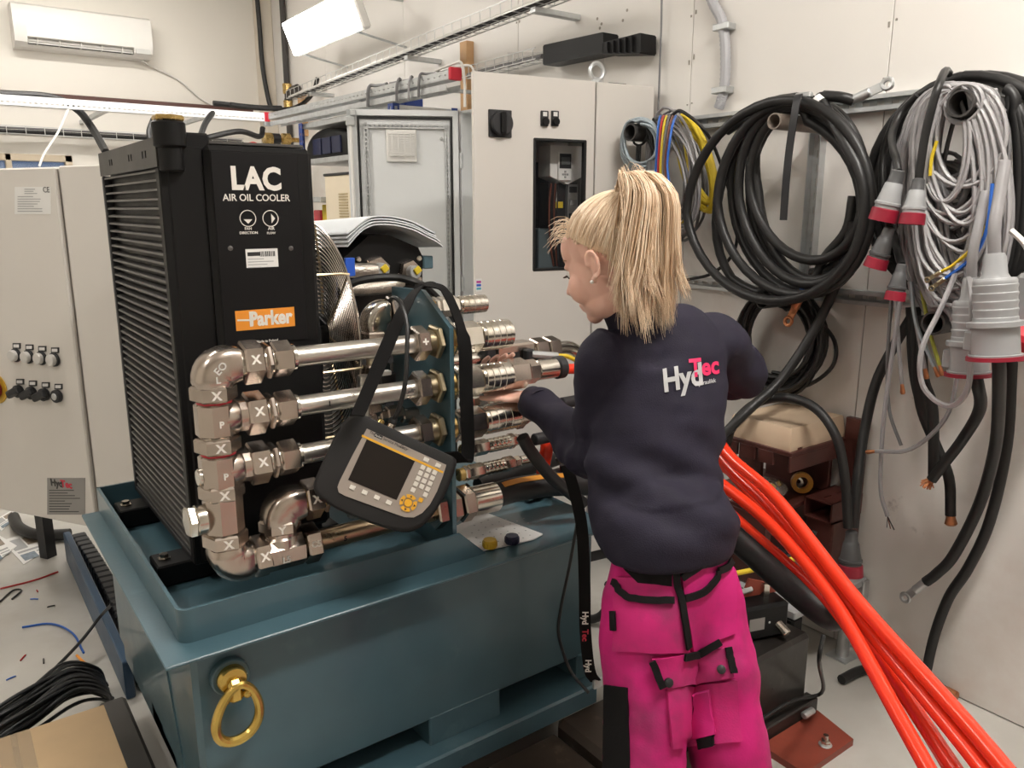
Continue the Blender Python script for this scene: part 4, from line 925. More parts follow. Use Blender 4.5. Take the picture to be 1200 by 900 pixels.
def DB(s0, s1, z0, z1, t0, t1, name, m, parent=oc, bev=.002): return MB().box(hg+dd*(s0+s1)/2+dn*(t0+t1)/2+ZA*((z0+z1)/2), (s1-s0, t1-t0, z1-z0), ax3, bev).build(name, m, parent)
dh = 2.0
od = DB(.03, DL-.03, .02, dh-.02, -.02, -.008, 'door', greypaint2)
DB(0, DL, dh-.03, dh, -.02, .012, 'door_flange', greypaint2, od); DB(0, DL, 0, .03, -.02, .012, 'door_flange', greypaint2, od)
DB(0, .03, 0, dh, -.02, .012, 'door_flange', greypaint2, od); DB(DL-.05, DL, 0, dh, -.02, .012, 'door_flange', greypaint2, od)
DB(.032, .042, .035, dh-.035, -.008, .004, 'seal', rubber, od); DB(DL-.062, DL-.052, .035, dh-.035, -.008, .004, 'seal', rubber, od); DB(.032, DL-.052, dh-.045, dh-.034, -.008, .004, 'seal', rubber, od)
for (s0, s1, z0, z1) in ((.05, .072, .08, dh-.07), (DL-.105, DL-.083, .08, dh-.07), (.05, DL-.083, dh-.092, dh-.07)):
    vert = z1-z0 > s1-s0; LL = max(z1-z0, s1-s0); n_ = int(LL/.022)
    p0 = hg+dd*((s0+s1)/2 if vert else s0)+ZA*(z0 if vert else (z0+z1)/2)+dn*.010; p1 = p0+(ZA if vert else dd)*LL; sdv_ = dd if vert else ZA
    mb = perf(MB(), p0, p1, sdv_, dn, .022, .002, even(LL, n_), .012, .008)
    for q in (-1, 1): mb.box((p0+p1)/2+sdv_*q*.010-dn*.008, (LL, .002, .016), ((ZA if vert else dd), sdv_, dn))
    mb.build('perforated_rail', galv, od)
gp = [PPl(u, v, hg, dn) for u, v in ((452, 152), (489, 190))]
s0, s1 = sorted(((q-hg).dot(dd) for q in gp)); z0, z1 = sorted((q.z-.1 for q in gp))
gr = DB(s0, s1, z0, z1, -.006, .012, 'vent_grille', whiteplastic, od, .004)
for k in range(14): DB(s0+.014, s1-.014, z0+.03+k*(z1-z0-.045)/14, z0+.036+k*(z1-z0-.045)/14, .012, .024, 'grille_slat', whiteplastic, gr, 0)
for k in range(4): DB(s0+(s1-s0)*(k+1)/5-.003, s0+(s1-s0)*(k+1)/5+.003, z0+.02, z1-.012, .014, .026, 'grille_bar', whiteplastic, gr, 0)
lr = MB().tube([hg+dd*(DL-.02)+dn*.03+ZA*.1, hg+dd*(DL-.02)+dn*.03+ZA*(dh-.08)], .009, 8).build('lock_rod', whiteplastic, od)
MB().box(hg+dd*(DL-.02)+dn*.03+ZA*(dh-.06), (.05, .03, .05), ax3, .006).build('rod_guide', galv, od); MB().box(hg+dd*(DL-.035)+dn*.032+ZA*(dh-.02), (.03, .025, .03), ax3, .004).build('rod_guide', galv, od)
p = PPl(509, 118, hg, dn)
for (s, z) in ((.09, 1.86),): MB().cylb(hg+dd*s+dn*-.01+ZA*z, hg+dd*s+dn*.01+ZA*z, .008, 8).build('stud', galv, od)
for z in (.6, 1.1, 1.75): MB().cylb(hg-dd*.012+ZA*(z-.04), hg-dd*.012+ZA*(z+.04), .011, 10).build('hinge', galv, od)
# ---------------------------------------------------------------- blue rack with shelves
rk = thing('shelf_rack', 'blue steel rack with grey shelves in the far corner', 'shelf', (2.2, 4.4, 0))
RX0, RX1, RY0, RY1 = 2.2, 2.58, 4.1, 5.4
for (x, y) in ((RX0, RY0), (RX0, RY1), (RX1, RY0), (RX1, RY1)):
    sy_ = 1 if y == RY0 else -1; sx_ = 1 if x == RX0 else -1
    mb = perf(MB(), (x-.02*sx_, y, 0), (x-.02*sx_, y, 2.168), YA, XA*sx_, .06, .003, even(2.168, 46), .018, .018)
    perf(mb, (x, y-.03*sy_, 0), (x, y-.03*sy_, 2.168), XA, YA*sy_, .04, .003, even(2.168, 46), .018, .018)
    mb.build('upright', blueshelf, rk)
ybx = PX(380, 206, 2.23).y
for z in (.4, .9, 1.68, 1.93, 2.165): MB().bb((RX0, RY0 if z != 1.68 else ybx+.02, z-.035), (RX1, RY1, z), .004).build('shelf_board', galv, rk)
# things on the rack
t = thing('black_case', 'rounded black plastic case with blue panes on the blue rack', 'case', (2.38, 5.0, 1.93))
y0, y1 = PX(358, 165, 2.25).y, PX(402, 165, 2.25).y-.12
def hump(x, sc, zo=0):
    out = []
    for i in range(13):
        a = math.pi*i/12; out.append(Vector((x, (y0+y1)/2+math.cos(a)*(y0-y1)/2*sc, 1.931+zo+(math.sin(a)**.55)*.19*sc)))
    return out
MB().rings([hump(2.24, .9), hump(2.26, 1.), hump(2.5, 1.), hump(2.52, .9)]).build('shell', blackpaint, t, smooth=50)
for k in range(3):
    a = y1+.12+k*.155; MB().bb((2.228, a, 1.955), (2.242, a+.13, 2.06), .006).build('pane', bluebox, t)
t = thing('beige_box', 'cream box with a slotted vent on the blue rack', 'box', (2.3, 4.9, 1.3))
ya, za = PX(380, 206, 2.23).y, PX(380, 206, 2.23).z; yb = PX(408, 262, 2.23).y-.1
MB().bb((2.23, yb, .902), (2.55, ya, za), .008).build('casing', cream, t)
MB().bb((2.222, yb-.004, za-.004), (2.556, ya+.004, za+.012), .004).build('lid', blacksat, t)
v0 = PX(397, 225, 2.23); v1 = PX(405, 258, 2.23)
for k in range(10): MB().bb((2.226, min(v0.y, v1.y)-.05, v1.z+k*(v0.z-v1.z)/10), (2.232, max(v0.y, v1.y), v1.z+(k+.5)*(v0.z-v1.z)/10)).build('vent_slat', mat('tan_vent', (.42, .33, .18), .5), t)
for k, (u, v, m, lb) in enumerate(((371, 240, yellow, 'yellow package on the blue rack behind the fan guard'), (371, 253, redplastic, 'red package under the yellow one on the rack'), (376, 246, blacksat, 'black bottle beside the packages on the rack'))):
    p = PX(u, v, 2.26); z_ = .9
    mb = MB()
    if k < 2: mb.bb((p.x+.02, p.y-.16+k*.14, .902), (p.x+.12, p.y-.04+k*.14, min(p.z+.04, 1.63)), .006)
    else: mb.lathe((2.47, p.y-.10, .902), ZA, [(0, .04), (.02, .045), (p.z-.95, .045), (p.z-.9, .02), (p.z-.86, .02)], 14)
    tag(mb.build(('package', 'package', 'bottle')[k], m, loc=(p.x+.06, p.y-.1+k*.14, .902)), lb, ('package', 'package', 'bottle')[k])
tag(MB().bb((2.3, 4.15, 2.166), (2.42, 4.3, 2.235), .006).build('parts_bin', blueshelf, loc=(2.36, 4.2, 2.166)), 'small blue bin on top of the blue rack', 'bin')
# ================================================================ the right wall: rails, tube pegs, cable coils, plugs
def wall_rail(label, y0, y1, z0, z1, name='slotted_rail'):
    t = thing(name, label, 'rail', (WX, y0, z0))
    perf(MB(), (WX-.004, y0, (z0+z1)/2), (WX-.004, y1, (z0+z1)/2), ZA, XA, z1-z0, .004, even(y1-y0, int((y1-y0)/.05)), .026, .011).build('web', galv, t)
    MB().bb((WX-.034, y0, z1-.004), (WX, y1, z1)).build('flange', galv, t); MB().bb((WX-.034, y0, z0), (WX, y1, z0+.004)).build('flange', galv, t)
    MB().bb((WX-.036, y0, z1-.014), (WX-.032, y1, z1)).build('return_edge', galv, t); MB().bb((WX-.036, y0, z0), (WX-.032, y1, z0+.014)).build('return_edge', galv, t)
    return t
wall_rail('upper galvanised slotted rail across the wall above the cable coils', .2, 2.44, 1.915, 1.966)
wall_rail('lower galvanised slotted rail across the wall behind the cable coils', .2, 2.42, 1.278, 1.326)
vy = PX(951, 250, WX-.02).y
t = thing('slotted_rail', 'upright galvanised slotted rail joining the two wall rails', 'rail', (WX, vy, 1.326))
for s in (-.022, .022): MB().bb((WX-.036, vy+s-.002, 1.328), (WX, vy+s+.002, 1.913)).build('flange', galv, t)
perf(MB(), (WX-.006, vy, 1.328), (WX-.006, vy, 1.913), YA, XA, .044, .004, even(.585, 12), .026, .011).build('web', galv, t)
PEGS = []
def peg(u, v, x, r, m, label):
    p = PX(u, v, x); t = thing('tube_peg', label, 'peg', p, 0, 'tube pegs on the wall rails')
    PEGS.append((p.y, p.z, r, x)); q = Vector((WX-.004, p.y, p.z))
    L_ = (q-p).length
    MB().lathe(p, XA, [(L_, r), (0, r), (0, r*.84), (L_-.03, r*.84), (L_-.03, .001)], 24).build('tube', m, t, smooth=30)
    MB().bb((WX-.01, p.y-r*1.3, p.z-r*1.3), (WX-.003, p.y+r*1.3, p.z+r*1.3), .002).build('foot_plate', galv, t)
    return p
tubem = mat('brown_tube', (.22, .18, .15), .5, var=.1); tubed = mat('dark_tube', (.05, .047, .045), .45, var=.1)
peg(907, 142, 2.29, .026, tubem, 'brown tube peg holding the large black cable coil')
peg(893, 353, 2.36, .027, tubed, 'dark tube peg holding the small black coil under the large one')
peg(1125, 121, 2.275, .036, tubed, 'dark tube peg at the top of the big grey cable bundle')
peg(1093, 379, 2.30, .034, tubed, 'dark tube peg below the big grey cable bundle')
peg(738, 155, 2.325, .034, tubed, 'dark tube peg inside the small steel-blue cable coil')
def offpegs(pts, r):
    dense = [pts[0]]
    for a_, b_ in zip(pts, pts[1:]):
        near = any(a_.x > xe-.01 and min(math.hypot(a_.y-y, a_.z-z), math.hypot(b_.y-y, b_.z-z)) < rp+r+.035 for y, z, rp, xe in PEGS)
        if near: dense += [a_+(b_-a_)*f for f in (.25, .5, .75)]
        dense.append(b_)
    out = []
    for p in dense:
        p = p.copy()
        for (y, z, rp, xe) in PEGS:
            if p.x > xe-.01:
                w = Vector((0, p.y-y, p.z-z))
                if w.length < rp+r+.006: p = Vector((p.x, y, z))+(w.normalized() if w.length > 1e-4 else ZA)*(rp+r+.006)
        out.append(p)
    return out
def coilpath(ells, x0, x1, nz=.0, per=28, start=0., turn=1, r=.012):
    """ells: list of (cu, cv, a, b, tilt deg); a continuous winding over all of them, at wall distance x0..x1"""
    pts = []; n = len(ells); tot = n*per
    for i in range(tot+1):
        f = i/per; k = min(int(f), n-1); g = min(f-k, 1.); e0 = ells[k]; e1 = ells[min(k+1, n-1)]
        g2 = max(0, (g-.7)/.3)
        e = [a*(1-g2)+b*g2 for a, b in zip(e0, e1)]
        an = start+turn*2*math.pi*f; tl = R(e[4])
        du, dv = e[2]*math.sin(an), -e[3]*math.cos(an)
        u = e[0]+du*math.cos(tl)-dv*math.sin(tl); v = e[1]+du*math.sin(tl)+dv*math.cos(tl)
        x = x0+(x1-x0)*i/tot
        w = noise.noise_vector(Vector((f*2.3, k*5.1, x0*9)))*nz
        pts.append(PX(u, v, x)+Vector((w.x*.12, w.y, w.z)))
    return offpegs(pts, r)
def cable(name, label, pts, r, m, cat='cable', n=8, k=0, group=None):
    pts = spline(pts, k) if k else pts
    return tag(MB().tube(pts, r, n).build(name, m, loc=pts[0], smooth=60), label, cat, group)
def lug(p, d, s, label, m=None, parent=None):
    """crimped cable lug with an eye: barrel, tongue, hole ring"""
    d = Vector(d).normalized(); t = parent
    MB().cylb(p, p+d*.04*s, .011*s, 12).build('lug_barrel', m or galv, t)
    nx = d.cross(XA).normalized(); q = p+d*.04*s
    MB().box(q+d*.014*s, (.03*s, .02*s, .004*s), (d, nx, d.cross(nx)), .001).build('lug_tongue', m or galv, t)
    MB().torus(q+d*.036*s, d.cross(nx), .0105*s, .005*s, 18, 6).build('lug_eye', m or galv, t)
# ---- large black coil
coil = thing('black_cable_coil', 'large coil of thick black cable hung on the brown peg', 'cable coil', PX(930, 235, 2.48))
pp = coilpath([(908, 238, 106, 116, -8), (930, 232, 90, 115, -6), (938, 226, 74, 108, -10), (945, 215, 66, 92, -12), (950, 225, 62, 105, -4), (936, 235, 76, 110, -10)], 2.325, 2.425, .012, 40, .35, r=.017)
lead = [PX(1000, 118, 2.40), PX(985, 114, 2.38), PX(960, 112, 2.37)]
MB().tube(spline(lead, 5)+pp[9:], .0170, 10).build('cable', rubber2, coil, smooth=60)
lug(PX(1000, 117, 2.40), PX(1030, 103, 2.41)-PX(1000, 117, 2.40), 1.4, '', None, coil)
pp = coilpath([(912, 240, 98, 108, -14), (944, 222, 70, 108, -8), (950, 220, 64, 100, -2)], 2.40, 2.43, .012, 40, -.4, r=.017)
end = [PX(968, 300, 2.42), PX(957, 322, 2.41), PX(945, 338, 2.40), PX(940, 345, 2.40)]
MB().tube(pp[:-20]+[], .0170, 10).build('cable', rubber2, coil, smooth=60)
MB().tube(spline([PX(1000, 230, 2.44), PX(992, 270, 2.43)]+end, 5), .0165, 10).build('cable', rubber2, coil, smooth=60)
MB().cyl(PX(945, 338, 2.40), PX(941, 344, 2.40), .0178, 12).build('blue_band', bluewire, coil)
lug(PX(939, 346, 2.40), PX(928, 368, 2.39)-PX(939, 346, 2.40), 1.3, '', copper, coil)
MB().tube(spline([PX(892, 130, 2.38), PX(905, 120, 2.37), PX(925, 116, 2.37), PX(945, 122, 2.38)], 6), .0165, 10).build('cable', rubber2, coil, smooth=60)
MB().cyl(PX(898, 124.5, 2.375), PX(902, 122, 2.374), .0178, 12).build('blue_band', bluewire, coil)
MB().cyl(PX(957, 116, 2.36), PX(962, 121, 2.36), .0205, 12).build('white_band', paper, coil)
MB().box(PX(942, 112, 2.355), (.02, .06, .02), None, .005).build('wall_clip', galv, coil); MB().tube([PX(942, 112, 2.36), Vector((WX-.03, PX(942, 112, 2.36).y, 1.95))], .006, 6).build('clip_arm', galv, coil)
tag(MB().ribbon(spline([PX(936, 112, 2.335), PX(935, 113, 2.29), PX(931, 135, 2.272), PX(925, 175, 2.272), PX(921, 215, 2.275), PX(918, 258, 2.275)], 5), .026, YA, .004).build('hanging_strap', blacksat, loc=PX(925, 175, 2.36)), 'flat black strap hanging from the clip of the large black coil', 'strap')
cable('black_cable', 'thick black cable crossing down from the large black coil behind the person', [PX(1000, 260, 2.42), PX(985, 320, 2.42), PX(955, 385, 2.40), PX(915, 445, 2.30), PX(880, 478, 2.18), PX(850, 508, 2.10), PX(822, 545, 2.04), Vector((1.99, 1.93, .55)), Vector((1.96, 2.0, .2)), Vector((1.94, 2.1, .03)), Vector((1.9, 2.3, .022))], .0170, rubber2, k=6)
cable('thin_black_cable', 'thin black cable drawn from the yellow coil through the large black coil', [PX(782, 142, 2.374), PX(790, 133, 2.374), PX(800, 131, 2.374), PX(825, 152, 2.41), PX(842, 185, 2.5), PX(862, 255, 2.52), PX(860, 295, 2.53), PX(835, 320, 2.53), PX(805, 328, 2.52)], .0065, rubber2, k=6)
# ---- small black coil
sc = thing('black_cable_coil', 'small coil of thin black cable hung on the dark peg by the lower rail', 'cable coil', PX(915, 400, 2.48))
ee = [(914+rnd.uniform(-5, 5), 398+rnd.uniform(-5, 6), 44+rnd.uniform(-8, 8), 56+rnd.uniform(-8, 6), rnd.uniform(-10, 10)) for _ in range(24)]
MB().tube(coilpath(ee, 2.462, 2.56, .012, 30, r=.0078), .0078, 6).build('cable', rubber2, sc, smooth=60)
MB().tube(spline([PX(955, 370, 2.53), PX(978, 400, 2.53), PX(975, 430, 2.5), PX(945, 452, 2.5), PX(918, 450, 2.5), PX(895, 440, 2.5)], 6), .007, 6).build('loose_turn', rubber2, sc, smooth=60)
MB().tube(spline([PX(950, 395, 2.48), PX(962, 420, 2.48), PX(940, 440, 2.48), PX(905, 436, 2.48)], 6), .007, 6).build('loose_turn', rubber2, sc, smooth=60)
MB().torus(PX(918, 350, 2.50), Vector((0, .3, 1)), .02, .004, 12, 6).build('tie', blacksat, sc)
# ---- coils beside the tall cabinet
bc_ = thing('cable_coil', 'small coil of steel-blue cable beside the tall cabinet', 'cable coil', PX(749, 170, 2.42))
ee = [(751+rnd.uniform(-3, 3), 169+rnd.uniform(-4, 4), 24+rnd.uniform(-4, 1), 28+rnd.uniform(-4, 2), rnd.uniform(-12, 12)) for _ in range(13)]
MB().tube(coilpath(ee, 2.332, 2.366, .005, 30, r=.0058), .0058, 6).build('cable', bluegrey, bc_, smooth=60)
gcol = [greycable, greycable2, greycable3]
for q, (lb, nl, m, x0) in enumerate((('hank of mid grey cable between the steel-blue and yellow coils', 9, greycable, 2.3935), ('hank of dark grey cable behind the mid grey hank by the yellow coil', 9, greycable3, 2.478))):
    t = thing('cable_coil', lb, 'cable coil', PX(800, 200, x0))
    ee = [(786+q*8+rnd.uniform(-7, 7), 202+rnd.uniform(-12, 14), 26+rnd.uniform(-8, 7), 62+rnd.uniform(-10, 10), rnd.uniform(-16, 0)) for _ in range(nl+3)]
    MB().tube(coilpath(ee, x0, x0+.030, .012, 30, r=.0058), .0058, 6).build('cable', m, t, smooth=60)
t = thing('cable_coil', 'bright yellow cable coil hung from the upper rail', 'cable coil', PX(815, 190, 2.5))
ee = [(815+k*1.0+rnd.uniform(-3, 3), 192+rnd.uniform(-6, 10), 15+rnd.uniform(-4, 3), 52+rnd.uniform(-8, 6), -14+rnd.uniform(-4, 4)) for k in range(7)]
MB().tube(coilpath(ee, 2.443, 2.456, .008, 30, r=.0095), .0095, 8).build('cable', yellow, t, smooth=60)
MB().tube(spline([PX(812, 225, 2.45), PX(806, 250, 2.455), PX(796, 268, 2.46), PX(783, 278, 2.455)], 6), .008, 6).build('tail', yellow, t, smooth=60)
for k, m in enumerate((bluewire, redwire, yellow, greycable3, brownwire, bluewire)):
    lb = ['blue wire in the coloured bunch beside the hanging red plug', 'red wire in the coloured bunch beside the hanging red plug', 'yellow wire in the coloured bunch beside the hanging red plug', 'grey wire in the coloured bunch beside the hanging red plug', 'brown wire in the coloured bunch beside the hanging red plug', 'second blue wire in the coloured bunch, bowed outwards'][k]
    cable('bunched_wire', lb, [PX(774+k*3.6, 136, 2.372), PX(773+k*3.6, 138, 2.325), PX(771+k*3.2, 152, 2.262-.0105*k), PX(769+k*2.6, 190, 2.245-.0105*k), PX(768+k*3.2, 215, 2.245-.0105*k), PX(771+k*2.6, 240, 2.25-.0105*k), PX(774+k*1.8, 252, 2.255-.0105*k)], .0042, m, n=6, k=6, group='coloured wires beside the red plug')
dk = thing('cable_coil', 'dark cable hank hanging inside the steel-blue coil', 'cable coil', PX(745, 180, 2.47))
ee = [(757+rnd.uniform(-3, 3), 195+rnd.uniform(-8, 8), 11+rnd.uniform(-3, 2), 48+rnd.uniform(-8, 8), rnd.uniform(-8, 8)) for _ in range(6)]
MB().tube(coilpath(ee, 2.3795, 2.3805, .004, 30, r=.007), .0048, 6).build('cable', rubber2, dk, smooth=60)
# ---- plugs (grey body, dark tail, red mouth)
def cee_plug(p, d, s, label, mb_=plugrey, group='red industrial plugs hanging on the wall', mouth=plugred, tail=True):
    p = Vector(p); t = thing('industrial_plug', label, 'plug', p, 0, group)
    MB().lathe(p, d, [(0, .013*s), (.004*s, .017*s), (.03*s, .019*s), (.034*s, .021*s)], 16).build('cable_gland', plugdark, t)
    MB().lathe(p+d*.034*s, d, [(0, .020*s), (.004*s, .023*s), (.03*s, .027*s), (.05*s, .031*s), (.052*s, .034*s), (.058*s, .034*s), (.06*s, .031*s), (.07*s, .031*s)], 20).build('body', mb_, t)
    MB().lathe(p+d*.102*s, d, [(0, .031*s), (.002*s, .0355*s), (.034*s, .0375*s), (.034*s, .033*s), (.006*s, .031*s), (.006*s, .001)], 20).build('collar', mouth, t, smooth=30)
    for k in range(5):
        x_, y_, z_ = frame(d); a = 2*math.pi*k/5; c_ = p+d*.108*s+(x_*math.cos(a)+y_*math.sin(a))*.018*s; MB().cyl(c_, c_+d*.022*s, .0032*s, 8).build('pin', brass, t)
    return t
def pd(u0, v0, u1, v1, x): a = PX(u0, v0, x); b = PX(u1, v1, x-.01); return a, (b-a).normalized(), (b-a).length/.136
plug_cab = [[(1050, 186, 2.26), (1046, 172, 2.33), (1046, 155, 2.42), (1056, 132, 2.47), (1075, 112, 2.472)],
    [(1079, 192, 2.236), (1084, 160, 2.238), (1092, 126, 2.240), (1100, 100, 2.255), (1106, 86, 2.33), (1109, 83, 2.42), (1112, 86, 2.47)],
    [(1041, 258, 2.30), (1036, 246, 2.36), (1034, 220, 2.43), (1035, 180, 2.472), (1048, 140, 2.474)],
    [(1053, 296, 2.285), (1049, 284, 2.36), (1046, 262, 2.44), (1046, 230, 2.472), (1048, 200, 2.472)]]
for k, (u0, v0, u1, v1, x, m, lb) in enumerate(((1053, 199, 1034, 259, 2.238, plugrey, 'grey plug with red collar tilted beside the grey bundle, left of its twin'),
        (1077, 209, 1068, 263, 2.236, plugrey, 'grey plug with red collar hanging on the edge of the grey bundle'),
        (1043, 266, 1025, 314, 2.24, plugdark, 'dark grey plug with red collar below the two light grey plugs'),
        (1057, 309, 1048, 352, 2.232, plugdark, 'lowest dark plug with red collar beside the grey bundle'))):
    a, d, s = pd(u0, v0, u1, v1, x); cee_plug(a, d, s, lb, m)
    cable('black_cable', 'black cable rising from the ' + lb.split(' with')[0] + ' ' + lb.split('collar ')[1], [a+d*.004]+[PX(*q) for q in plug_cab[k]], .0115, rubber2, k=6, n=8)
a, d, s = pd(764, 188, 763, 236, 2.292); cee_plug(a, d, s, 'grey plug with bright red collar hanging among the coloured wires', plugrey, mouth=redplastic)
a, d, s = pd(998, 622, 996, 674, 2.36); cee_plug(a, d, s, 'dark plug with red collar hanging beside the brown steel tubes', plugdark)
plug_low = a
# ---- large couplers with flaps
def big_coupler(p, d, L, r, label):
    p = Vector(p); t = thing('cable_coupler', label, 'coupler', p, 0, 'large grey couplers under the grey bundle')
    pr = [(0, r*.62), (.01, r*.75), (.02, r*.78)]
    MB().lathe(p-d*.06, d, [(0, r*.38), (.01, r*.45), (.05, r*.5), (.062, r*.62)], 18).build('gland', plugrey, t)
    pr = [(0, r*.80), (.004, r*.84)]
    n = 5
    for k in range(n): z = L*.5*k/n; pr += [(z+.006, r*.86), (z+L*.5/n-.006, r*.86), (z+L*.5/n-.004, r*.89), (z+L*.5/n, r*.89)]
    pr += [(L*.52, r*.9), (L*.53, r*1.12), (L*.59, r*1.12), (L*.60, r*.92), (L*.93, r*.95), (L*.935, r*1.06), (L*.97, r*1.06), (L*.97, r*.8), (L*.6, r*.78), (L*.6, .001)]
    MB().lathe(p, d, pr, 28).build('body', plugrey, t, smooth=30)
    MB().lathe(p+d*L*.955, d, [(0, r*1.0), (0, r*1.16), (L*.05, r*1.18), (L*.05, .001)], 28).build('flap', plugred, t, smooth=30)
    MB().tube(spline([p-d*.05, p-d*.12, p-d*.2+XA*.03, p-d*.28+XA*.06], 6), r*.26, 10).build('lead', greycable, t, smooth=60)
    MB().box(p+d*L*.8+Vector((-.3, .95, 0)).normalized()*r*1.0, (.02, .025, .05), None, .004).build('latch', plugrey, t)
    return t
for (u0, v0, u1, v1, x, r, lb) in ((1166, 326, 1167, 421, 2.10, .056, 'big light grey coupler with red flap hanging in front of its twin'), (1138, 352, 1135, 440, 2.215, .050, 'big grey coupler with red flap hanging behind the tallest coupler')):
    a = PX(u0, v0, x); b = PX(u1, v1, x); big_coupler(a, (b-a).normalized(), (b-a).length, r, lb)
a = PX(1197, 345, 2.36); b = PX(1205, 420, 2.36)
t = thing('wall_socket', 'red and grey socket half hidden behind the big couplers', 'socket', a)
MB().bb((2.30, a.y-.09, b.z), (2.47, a.y, a.z+.06), .012).build('body', plugrey, t); MB().tube(spline([(2.44, a.y-.05, a.z+.05), (2.46, a.y-.05, a.z+.2), (2.47, a.y-.03, a.z+.4), (2.475, a.y+.02, a.z+.62)], 6), .015, 10).build('lead', rubber2, t, smooth=60); MB().cylb(Vector((2.31, a.y-.045, (a.z+b.z)/2-.01)), Vector((2.25, a.y-.045, (a.z+b.z)/2-.05)), .05, 8, .012).build('flap', redplastic, t)
# ---- black coil behind the grey bundle
t = thing('black_cable_coil', 'big coil of black cable behind the grey cable bundle', 'cable coil', PX(1130, 220, 2.5))
MB().tube(coilpath([(1136, 222, 122, 132, 8), (1140, 226, 116, 138, 4), (1142, 215, 108, 126, 10), (1148, 230, 122, 140, 0), (1150, 215, 100, 124, 6), (1155, 225, 126, 135, 4)], 2.518, 2.552, .012, 40, -.2, r=.0155), .0155, 8).build('cable', rubber2, t, smooth=60)
t = thing('black_cable_coil', 'hank of black cable hanging beside the peg inside the grey bundle', 'cable coil', PX(1160, 250, 2.42))
MB().tube(coilpath([(1172+k*4, 225, 22+k*3, 118-k*6, 2) for k in range(4)], 2.467, 2.481, .008, 40, r=.0145), .0145, 8).build('cable', rubber2, t, smooth=60)
# ---- big grey bundle: hanks of cable hung over the peg
hank_labels = ['outermost hank of light grey cable over the peg, widest loops', 'hank of mid grey cable in the middle of the big bundle', 'hank of pale grey cable with long loops down to the lower rail', 'hank of dark grey cable deep inside the big bundle', 'hank of grey cable with narrow loops below the peg', 'hank of light grey cable crossing the lower end of the bundle', 'front hank of whitish grey cable draped over the peg']
hm = [greycable2, greycable, greycable2, greycable3, greycable, greycable2, mat('pale_grey_cable', (.36, .35, .355), .4, var=.05)]
for q in range(7):
    t = thing('grey_cable_hank', hank_labels[q], 'cable', PX(1127, 230, 2.36), 0, 'hanks of grey cable over the peg')
    ee = []
    for k in range(15 if q != 5 else 9):
        top = 98+rnd.uniform(0, 12); bot = rnd.uniform(215, 372) if q not in (2, 5) else rnd.uniform(330, 385)
        if q == 4: bot = rnd.uniform(190, 300)
        a_ = rnd.uniform(26, 50); cu = 1122+rnd.uniform(-16, 14)
        if q == 0: a_ = rnd.uniform(52, 66); cu = 1117+rnd.uniform(-6, 6); bot = rnd.uniform(310, 370)
        if q == 5: cu = 1110+rnd.uniform(-14, 14); top = rnd.uniform(170, 210); a_ = rnd.uniform(38, 54)
        ee.append((cu, (top+bot)/2, a_, (bot-top)/2, rnd.uniform(-6, 6)))
    x0 = 2.293+.0218*{6: 0, 2: 1, 1: 2, 4: 3, 3: 4, 5: 5, 0: 6}[q]
    pts = coilpath(ee, x0, x0+.0075, .014, 34, start=rnd.uniform(-.5, .5), r=.0066)
    MB().tube(pts, .0064 if q != 3 else .006, 6).build('cable', hm[q], t, smooth=60)
# ---- hanging tails
def tail(pts, r, m, lb, x=2.5, end=None, name='cable_tail', n=8):
    P3 = [PX(u, v, x+ (w[0] if w else 0)) for u, v, *w in pts]
    t = thing(name, lb, 'cable', P3[0]); MB().tube(offpegs(spline(P3, 6), r), r, n).build('cable', m, t, smooth=60)
    d = (P3[-1]-P3[-2]).normalized()
    if end == 'copper':
        MB().lathe(P3[-1]-d*.004, d, [(0, r*.8), (.012, r*.85), (.03, r*1.15), (.036, r*.8)], 10).build('bare_end', copper, t)
    elif end == 'frayed':
        for k in range(26):
            dd_ = (d+Vector((rnd.uniform(-.9, .9), rnd.uniform(-.9, .9), rnd.uniform(-.6, .6)))).normalized(); MB_ = P3[-1]+Vector((rnd.uniform(-r, r)*.5, rnd.uniform(-r, r)*.5, 0)); frays.append((MB_, MB_+dd_*.034))
        mb = MB()
        for a, b in frays: mb.tube([a, (a+b)/2+Vector((0, 0, .004)), b], .0022, 4)
        o = mb.build('frayed_strands', copper, t); o['kind'] = 'stuff'; frays.clear()
    elif end == 'lug': lug(P3[-1], d, 1.3 if r > .01 else .6, '', galv if r > .01 else yellowzinc, t)
    elif end == 'sleeve': MB().cyl(P3[-1]-d*.01, P3[-1]+d*.03, r*.9, 10).build('white_end', galv, t)
    elif end == 'wires':
        for k in range(3): MB().tube([P3[-1], P3[-1]+d*.02+YA*(.006*(k-1)), P3[-1]+d*.04+YA*(.012*(k-1))], .002, 5).build('core', (blackwire, brownwire, greycable3)[k], t)
    return t
frays = []
tail([(1168, 412, -.36), (1171, 440, -.34), (1167, 520, -.12), (1148, 590), (1118, 650), (1098, 672), (1085, 682)], .0165, rubber, 'black cable with a metal lug hanging from the tallest coupler', 2.47, 'lug')
tail([(1186, 420), (1180, 520), (1160, 610), (1135, 665), (1112, 700), (1095, 745), (1085, 790), (1081, 812, -.0)], .0165, rubber, 'longest black cable hanging down to the floor from the couplers', 2.53, 'sleeve')
tail([(1140, 430, -.19), (1146, 452, -.18), (1148, 480, -.08), (1128, 515), (1105, 545), (1092, 562)], .0165, rubber, 'black cable ending in a frayed copper brush below the couplers', 2.40, 'frayed')
tail([(1073, 360), (1074, 420), (1079, 475), (1096, 520), (1112, 560), (1114, 604)], .0165, rubber, 'black cable with a stripped copper end beside the frayed one', 2.482, 'copper')
tail([(1079, 370), (1082, 440), (1093, 480), (1094, 556)], .0165, rubber, 'black cable running straight down to the frayed cable end', 2.441)
